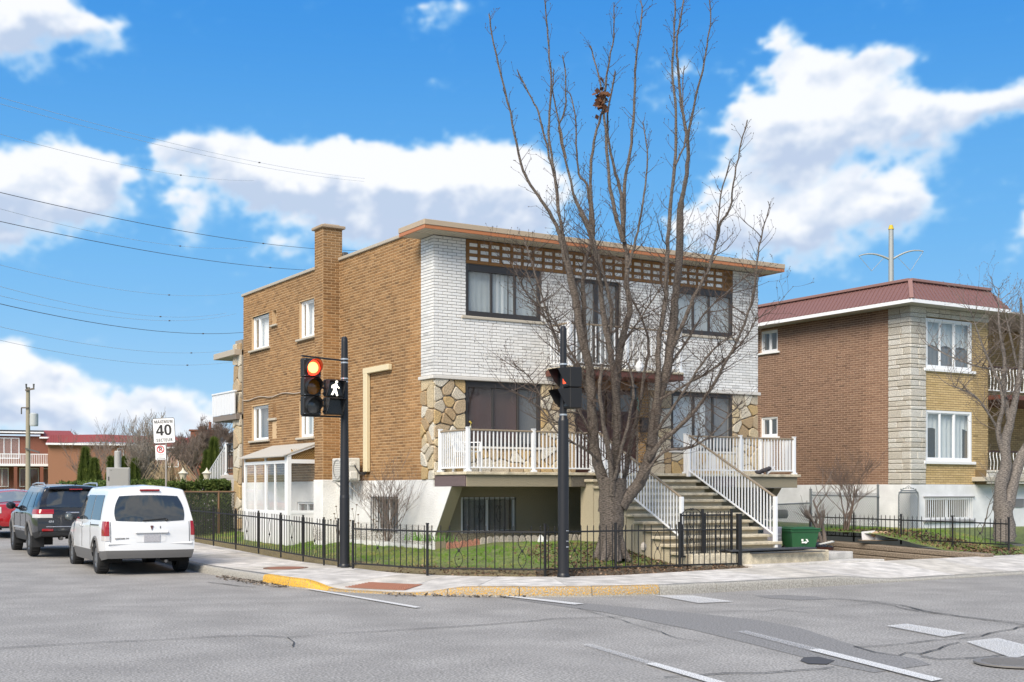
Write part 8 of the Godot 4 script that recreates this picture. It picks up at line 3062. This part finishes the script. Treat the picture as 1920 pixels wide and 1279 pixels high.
func build_small_things() -> void:
	# cooling unit on its bracket
	var t := thing("air_conditioner", "beige outdoor air conditioner unit on a wall bracket beside the cream pipe cover", "air conditioner", v3(-0.32, 1.9, -3.72))
	var beige := mat("unit_beige", Color(0.58, 0.57, 0.53), 0.5)
	var mb := MB.new()
	mb.box(v3(0, 0.28, 0), v3(0.34, 0.52, 0.82), 0.02)
	part("case", mb, beige, t)
	mb = MB.new()
	mb.box(v3(-0.02, 0.40, 0.413), v3(0.16, 0.1, 0.03), 0.02)
	mb.box(v3(0.0, 0.14, 0.413), v3(0.2, 0.18, 0.04), 0.02)
	part("service_cover", mb, mat("unit_cover", Color(0.62, 0.61, 0.57), 0.5), t)
	mb = MB.new()
	for k in 9:
		mb.box(v3(-0.172, 0.08 + k * 0.05, -0.1), v3(0.012, 0.012, 0.5))
	mb.t = Transform3D(Basis.from_euler(v3(0, 0, PI / 2)), v3(-0.17, 0.29, -0.1))
	mb.lathe([[0.21, 0.0], [0.23, 0.0], [0.23, 0.015], [0.21, 0.015]], 24)
	part("fan_grille", mb, mat("unit_grille", Color(0.40, 0.39, 0.37), 0.6), t)
	mb = MB.new()
	for k in 2:
		mb.tube(PackedVector3Array([v3(0.02, 0.38 - 0.03 * k, 0.43), v3(0.03, 0.3, 0.50), v3(0.08, 0.18 + 0.02 * k, 0.56), v3(0.2, 0.16 + 0.03 * k, 0.58), v3(0.26, 0.22, 0.56)]), PackedFloat32Array([0.012, 0.014, 0.02, 0.024, 0.024]), 6)
	part("hose", mb, mat("hose_black", Color(0.015, 0.015, 0.016), 0.7), t)
	mb = MB.new()
	for z in [-0.28, 0.28]:
		mb.bar(v3(-0.22, 0.0, z), v3(0.28, 0.0, z), 0.03, 0.03)
		mb.bar(v3(0.27, 0.0, z), v3(0.27, -0.42, z), 0.05, 0.02, 0.0, Vector3.RIGHT)
		mb.bar(v3(-0.15, -0.01, z), v3(0.26, -0.36, z), 0.025, 0.02)
	part("bracket", mb, mat("bracket_grey", Color(0.45, 0.45, 0.45), 0.6), t)
	# plastic chair on the porch
	t = thing("plastic_chair", "white plastic garden chair on the porch in the left railing corner", "chair", v3(0.42, 2.07, 0.62), 0.5)
	var wp := mat("white_plastic", Color(0.78, 0.79, 0.80), 0.4)
	mb = MB.new()
	mb.box(v3(0, 0.42, 0), v3(0.44, 0.03, 0.42), 0.012)
	part("seat", mb, wp, t)
	for sx in [-0.2, 0.2]:
		for sz in [-0.18, 0.18]:
			mb = MB.new()
			mb.bar(v3(sx * 1.1, 0, sz * 1.1), v3(sx, 0.42, sz), 0.04, 0.03, 0.0, Vector3.RIGHT)
			part("leg", mb, wp, t)
		mb = MB.new()
		mb.bar(v3(sx * 1.15, 0.62, -0.2), v3(sx * 1.15, 0.62, 0.2), 0.05, 0.02)
		mb.bar(v3(sx * 1.15, 0.42, 0.18), v3(sx * 1.15, 0.62, 0.19), 0.04, 0.02, 0.0, Vector3.RIGHT)
		part("armrest", mb, wp, t)
	mb = MB.new()
	for k in 6:
		mb.bar(v3(-0.17 + k * 0.068, 0.44, -0.2), v3(-0.17 + k * 0.068, 0.84, -0.27), 0.042, 0.015, 0.0, Vector3.RIGHT)
	mb.box(v3(0, 0.84, -0.27), v3(0.44, 0.06, 0.02), 0.008)
	part("backrest", mb, wp, t)
	# a second white thing beside the stairs: a bag leaning on the wall
	t = thing("white_sack", "rounded white sack leaning on the stone wall at the head of the steps", "sack", v3(3.95, 2.07, 0.4))
	mb = MB.new()
	mb.lathe([[0.0, 0.0], [0.2, 0.0], [0.24, 0.1], [0.2, 0.25], [0.1, 0.36], [0.0, 0.4]], 12, v3(1, 1, 0.6))
	part("sack", mb, wp, t)
	t = thing("crumpled_bag", "crumpled dark grey and white bag lying on the right porch edge", "bag", v3(7.98, 2.07, 1.33))
	mb = MB.new()
	for k in 6:
		mb.t = Transform3D(Basis.from_euler(v3(rng.randf(), rng.randf() * TAU, rng.randf_range(-0.5, 0.5))), v3(-0.2 + 0.07 * k, 0.045 + 0.018 * k, 0))
		mb.ball(Vector3.ZERO, v3(0.1, 0.045, 0.06), 5, 7)
	part("dark_cloth", mb, mat("dark_cloth", Color(0.05, 0.045, 0.05), 0.8), t)
	mb = MB.new()
	mb.t = Transform3D(Basis.from_euler(v3(0.3, 0, 0.75)), v3(0.14, 0.09, 0.03))
	mb.box(Vector3.ZERO, v3(0.26, 0.03, 0.08), 0.012)
	part("white_edge", mb, mat("grey_cloth", Color(0.5, 0.51, 0.53), 0.7), t)
	t = thing("flower_stem", "yellow flower stem in a pale tube standing by the porch post", "flower", v3(0.13, 2.9, 1.27))
	mb = MB.new()
	mb.rod(v3(0, 0, 0), v3(0, 0.09, 0), 0.018, 8)
	part("tube", mb, mat("pale_tube", Color(0.5, 0.48, 0.36), 0.5), t)
	mb = MB.new()
	mb.rod(v3(0, 0.09, 0), v3(0.01, 0.15, 0), 0.004, 4)
	for k in 4:
		mb.ball(v3(0.02 * cos(k * 1.6), 0.14 + 0.012 * k, 0.02 * sin(k * 1.6)), v3(0.016, 0.012, 0.016), 4, 6)
	part("petals", mb, mat("yellow_petal", Color(0.6, 0.45, 0.06), 0.7), t)
	# scalloped edging stones along the flower bed
	var pale := mat("edging_pale", Color(0.42, 0.385, 0.34), 0.9, {"tex": tx.stone, "scale": 1.5})
	var pink := mat("edging_pink", Color(0.36, 0.17, 0.12), 0.9, {"tex": tx.stone, "scale": 1.5})
	mb = MB.new()
	var arch := PackedVector2Array([Vector2(-0.065, 0.0), Vector2(0.065, 0.0)])
	for k in 7:
		arch.append(Vector2(cos(PI * k / 6.0) * 0.065, 0.09 + sin(PI * k / 6.0) * 0.055))
	mb.prism(arch, -0.02, 0.02)
	var scallop := mb.mesh()
	for k in 36:
		var f := k / 35.0
		var p := v3(lerpf(0.12, 5.0, f), 0, 0.42 + 0.55 * sin(minf(1.0, f * 1.5) * PI * 0.5))
		p.y = yard_y(p.x, p.z) - 0.01
		var rosy := k < 5 or (k > 22 and k % 4 != 0)
		var o := part("edging_stone", scallop, pink if rosy else pale)
		var which := 0 if k < 5 else (1 if rosy else (2 if k < 23 else 3))
		tag(o, ["rosy scalloped edging stone at the left end of the flower bed by the white corner", "rosy scalloped edging stone in the bed behind the bare tree trunk", "pale scalloped edging stone below the barred basement window", "pale scalloped edging stone between rosy ones behind the bare tree trunk"][which], "edging stone", ["pink edging stones by the white corner", "pink edging stones behind the tree", "pale edging stones below the window", "pale edging stones behind the tree"][which])
		o.position = p
		o.rotation.y = rng.randf_range(-0.2, 0.2)
	t = thing("litter_bag", "small white paper scrap lying on the lawn by the edging stones", "litter", v3(1.86, yard_y(1.86, 1.03), 1.2))
	mb = MB.new()
	mb.tri(v3(-0.12, 0, 0.03), v3(0.16, 0.0, 0.06), v3(-0.02, 0.17, 0.0))
	mb.tri(v3(0.16, 0, 0.06), v3(0.05, 0.02, -0.06), v3(-0.02, 0.17, 0.0))
	mb.tri(v3(0.05, 0.02, -0.06), v3(-0.12, 0, 0.03), v3(-0.02, 0.17, 0.0))
	part("paper", mb, wp, t)
	t = thing("lawn_stone", "small pale stone beside the lowest step near the gate", "stone", v3(2.45, 0.52, 3.9))
	mb = MB.new()
	mb.ball(v3(0, 0.08, 0), v3(0.07, 0.1, 0.05), 6, 8)
	part("stone", mb, pale, t)
	# dark boards on the pad at the foot of the steps
	for q in [[v3(5.0, 0.53, 4.64), v3(2.3, 0.035, 0.36), 0.02, "dark grey board lying on the pad at the foot of the steps"], [v3(5.3, 0.475, 4.86), v3(1.9, 0.02, 0.12), -0.03, "thin black strip along the front of the stair pad"]]:
		t = thing("door_mat", q[3], "board", q[0], q[2])
		mb = MB.new()
		mb.box(Vector3.ZERO, q[1], 0.008)
		part("board", mb, mat("dark_board", Color(0.045, 0.048, 0.055), 0.6, {"tex": tx.grain, "scale": 1.0}), t)
	# bin, boxes and rubbish by the driveway
	t = thing("wheelie_bin", "dark green wheeled recycling bin with a white recycling symbol beside the steps", "bin", v3(6.62, 0.40, 3.82), -deg_to_rad(20.0))
	var green := mat("bin_green", Color(0.015, 0.095, 0.035), 0.45)
	mb = MB.new()
	var poly := [v3(-0.24, 0.03, 0.22), v3(0.24, 0.03, 0.22), v3(0.24, 0.03, -0.24), v3(-0.24, 0.03, -0.24)]
	var rim := [v3(-0.31, 0.46, 0.3), v3(0.31, 0.46, 0.3), v3(0.31, 0.46, -0.3), v3(-0.31, 0.46, -0.3)]
	for k in 4:
		var j := (k + 1) % 4
		mb.quad(poly[k], poly[j], rim[j], rim[k])
	mb.quad(poly[3], poly[2], poly[1], poly[0])
	mb.span(v3(-0.33, 0.43, -0.32), v3(0.33, 0.475, 0.32), 0.012)
	part("body", mb, green, t)
	mb = MB.new()
	mb.span(v3(-0.34, 0.478, -0.34), v3(0.34, 0.51, 0.34), 0.014)
	mb.box(v3(0, 0.515, 0), v3(0.5, 0.03, 0.5), 0.014)
	mb.bar(v3(-0.3, 0.5, -0.37), v3(0.3, 0.5, -0.37), 0.04, 0.04, 0.01)
	part("lid", mb, green, t)
	for x in [-0.25, 0.25]:
		mb = MB.new()
		mb.rod(v3(x - 0.025, 0.07, -0.2), v3(x + 0.025, 0.07, -0.2), 0.075, 14)
		part("wheel", mb, mat("tyre_rubber", Color(0.016, 0.016, 0.017), 0.85), t)
	mb = MB.new()
	for k in 3:
		mb.t = Transform3D(Basis.from_euler(v3(-0.17, 0, 0)), v3(0.0, 0.26, 0.268)) * Transform3D(Basis(Vector3.BACK, TAU * k / 3.0), Vector3.ZERO)
		mb.prism(PackedVector2Array([Vector2(-0.075, -0.062), Vector2(0.015, -0.062), Vector2(0.015, -0.078), Vector2(0.06, -0.046), Vector2(0.015, -0.014), Vector2(0.015, -0.03), Vector2(-0.058, -0.03)]), 0.0, 0.003)
	part("recycling_symbol", mb, mat("symbol_white", Color(0.7, 0.75, 0.7), 0.6), t)
	t = thing("cardboard_box", "white and grey printed box standing between the steps and the green bin", "box", v3(6.12, 0.42, 3.55), 0.35)
	mb = MB.new()
	mb.box(v3(0, 0.26, 0), v3(0.26, 0.5, 0.3), 0.01)
	part("carton", mb, mat("box_lilac", Color(0.42, 0.40, 0.44), 0.8), t)
	mb = MB.new()
	mb.box(v3(0.131, 0.33, 0), v3(0.006, 0.3, 0.26))
	mb.box(v3(0, 0.36, 0.152), v3(0.2, 0.02, 0.004))
	mb.box(v3(0, 0.28, 0.152), v3(0.2, 0.02, 0.004))
	mb.box(v3(0, 0.2, 0.152), v3(0.2, 0.02, 0.004))
	part("label_panel", mb, mat("box_white", Color(0.68, 0.68, 0.70), 0.8), t)
	t = thing("brown_bin", "rust brown open bin with a black bag at the edge of the sunken driveway", "bin", v3(7.55, -0.1, 3.55))
	mb = MB.new()
	mb.lathe([[0.0, 0.0], [0.2, 0.0], [0.25, 0.55], [0.26, 0.58], [0.24, 0.58], [0.22, 0.5]], 14)
	part("tub", mb, mat("bin_brown", Color(0.085, 0.025, 0.014), 0.5), t)
	mb = MB.new()
	for k in 9:
		mb.ball(v3(0.16 * cos(k * 2.2), 0.55 + 0.03 * (k % 3), 0.16 * sin(k * 2.2)), v3(0.1, 0.07, 0.09), 5, 7)
	part("black_bag", mb, mat("bag_black", Color(0.015, 0.015, 0.018), 0.3), t)
	mb = MB.new()
	for k in 5:
		mb.ball(v3(-0.12 + 0.08 * k, 0.64 + 0.012 * k, 0.1), v3(0.07, 0.025, 0.05), 4, 7)
	part("pale_bag", mb, mat("bag_pale", Color(0.55, 0.54, 0.50), 0.6), t)
	t = thing("litter_box", "open white cardboard box with crumpled brown paper lying on the retaining wall", "box", v3(11.28, 0.47, 1.55), -0.5)
	mb = MB.new()
	mb.bar(v3(-0.25, 0.1, 0.0), v3(0.08, 0.13, 0.02), 0.02, 0.24)
	mb.box(v3(0.2, 0.08, 0.05), v3(0.3, 0.15, 0.22), 0.008)
	part("carton", mb, mat("box_white", Color(0.68, 0.68, 0.70), 0.8), t)
	mb = MB.new()
	for k in 6:
		mb.ball(v3(0.02 + 0.06 * k, 0.15 + 0.03 * (k % 2), 0.08), v3(0.07, 0.06, 0.06), 4, 6)
	part("crumpled_paper", mb, mat("kraft_paper", Color(0.48, 0.33, 0.21), 0.9), t)
	mb = MB.new()
	mb.box(v3(0.1, 0.012, 0.14), v3(0.9, 0.02, 0.3), 0.005)
	part("flattened_card", mb, mat("card_brown", Color(0.22, 0.17, 0.12), 0.9), t)
	# sunken driveway: ramp, and four courses of concrete beam stepping back
	var beam_m := mat("beam_concrete", Color(0.23, 0.185, 0.14), 0.95, {"tex": tx.stone, "scale": 1.2, "bump": tx.bump, "depth": 1.0})
	mb = MB.new()
	mb.quad(v3(7.4, 0.05, 5.0), v3(11.3, 0.05, 5.0), v3(11.3, -1.1, -1.0), v3(7.4, -1.1, -1.0))
	mb.quad(v3(7.4, -1.1, -1.0), v3(11.3, -1.1, -1.0), v3(11.3, -1.1, -6.2), v3(7.4, -1.1, -6.2))
	mb.quad(v3(7.58, -1.2, 5.0), v3(7.58, -1.2, -6.2), v3(7.58, 0.6, -6.2), v3(7.58, 0.26, 5.0))
	mb.quad(v3(7.4, -1.2, -6.1), v3(11.3, -1.2, -6.1), v3(11.3, 0.8, -6.1), v3(7.4, 0.8, -6.1))
	struct("driveway_ramp", mb, mat("ramp_concrete", Color(0.16, 0.14, 0.12), 0.95, {"tex": tx.stone, "scale": 0.8}))
	t = thing("retaining_wall", "dark stepped concrete beam retaining wall along the sunken driveway", "retaining wall")
	for k in 6:
		var top := 0.435 - 0.135 * k
		var z := -5.8
		while z < 4.4:
			var z1 := minf(z + 2.7, 5.1 - 0.12 * k)
			mb = MB.new()
			mb.t = Transform3D(Basis.from_euler(v3(0.028, 0, 0)), Vector3.ZERO)
			mb.span(v3(11.0 - 0.035 * k, top - 0.128, z + 0.01), v3(11.36 - 0.035 * k, top, z1), 0.02)
			part("concrete_beam", mb, beam_m, t)
			z = z1
	mb = MB.new()
	for k in 34:
		mb.span(v3(11.01, 0.44, -5.0 + k * 0.3), v3(11.3, 0.452, -5.0 + k * 0.3 + 0.285), 0.004)
	mb.t = Transform3D(Basis.from_euler(v3(0.028, 0, 0)), Vector3.ZERO)
	# white garden lamps by the back steps
	for q in [[v3(-0.91, 1.85, -14.1), "white lantern shaped garden lamp above the hedge, left of the back stairs"], [v3(-0.3, 1.85, -13.75), "white lantern shaped garden lamp above the hedge against the back stairs"]]:
		t = thing("garden_lamp", q[1], "lamp", q[0], 0.0, "garden lamps by the hedge")
		mb = MB.new()
		mb.rod(v3(0, -1.4, 0), v3(0, 0.1, 0), 0.03, 8)
		part("post", mb, wp, t)
		mb = MB.new()
		mb.lathe([[0.0, 0.1], [0.1, 0.1], [0.1, 0.13], [0.06, 0.14], [0.12, 0.34], [0.16, 0.36], [0.05, 0.44], [0.02, 0.5], [0.0, 0.54]], 8)
		part("lantern", mb, mat("lamp_cream", Color(0.68, 0.63, 0.50), 0.5), t)
	# odds and ends in the passage between the houses
	t = thing("garden_clutter", "grey and green garden things stored behind the chain link fence", "garden furniture", v3(11.0, 0.55, -2.6))
	mb = MB.new()
	mb.rod(v3(-1.6, 0.5, 0), v3(1.3, 0.5, 0.1), 0.13, 10)
	part("rolled_tarp", mb, mat("tarp_olive", Color(0.14, 0.14, 0.11), 0.8), t)
	mb = MB.new()
	for k in 3:
		mb.box(v3(-1.3 + k * 0.7, 0.1, 0.3), v3(0.5, 0.5, 0.4), 0.05)
	part("green_tub", mb, mat("tub_green", Color(0.05, 0.085, 0.075), 0.5), t)
	mb = MB.new()
	mb.box(v3(-1.0, 1.0, -0.3), v3(1.2, 0.06, 0.5), 0.01)
	for x in [-1.55, -0.45]:
		mb.box(v3(x, 0.5, -0.3), v3(0.05, 1.0, 0.05))
	part("table", mb, mat("table_dark", Color(0.04, 0.055, 0.05), 0.6), t)
	# debris in the gutter at the yellow kerb
	mb = MB.new()
	mb.quad(v3(-0.03, 0, 0.02), v3(0.03, 0.01, 0.02), v3(0.03, 0.0, -0.02), v3(-0.03, 0.012, -0.02))
	var bit := mb.mesh()
	var where := []
	var tints := PackedColorArray()
	for i in 520:
		var s := rng.randf_range(-2.6, 0.6) if i < 400 else rng.randf_range(3.0, 5.4)
		var o := -absf(rng.randfn(0, 0.12)) - 0.03
		var k := kerb_at(s, o)
		where.append(Transform3D(Basis.from_euler(v3(rng.randf_range(-0.7, 0.7), rng.randf() * TAU, rng.randf_range(-0.7, 0.7))).scaled(Vector3.ONE * rng.randf_range(0.4, 1.1)), v3(k.x, rise(k.y) + rng.randf_range(0.005, 0.03), k.y)))
		tints.append(Color(0.12, 0.09, 0.07).lerp(Color(0.30, 0.27, 0.23), rng.randf()))
	many("gutter_debris", bit, where, tints, mat("leaf_litter", Color.WHITE, 0.9, {"tint": true}))

func _ready() -> void:
	rng.seed = 20240419
	set_stage()
	make_textures()
	build_ground()
	build_house()
	build_neighbour()
	build_far_houses()
	build_main_tree()
	build_plants()
	build_cars()
	build_signals()
	build_fences()
	build_small_things()
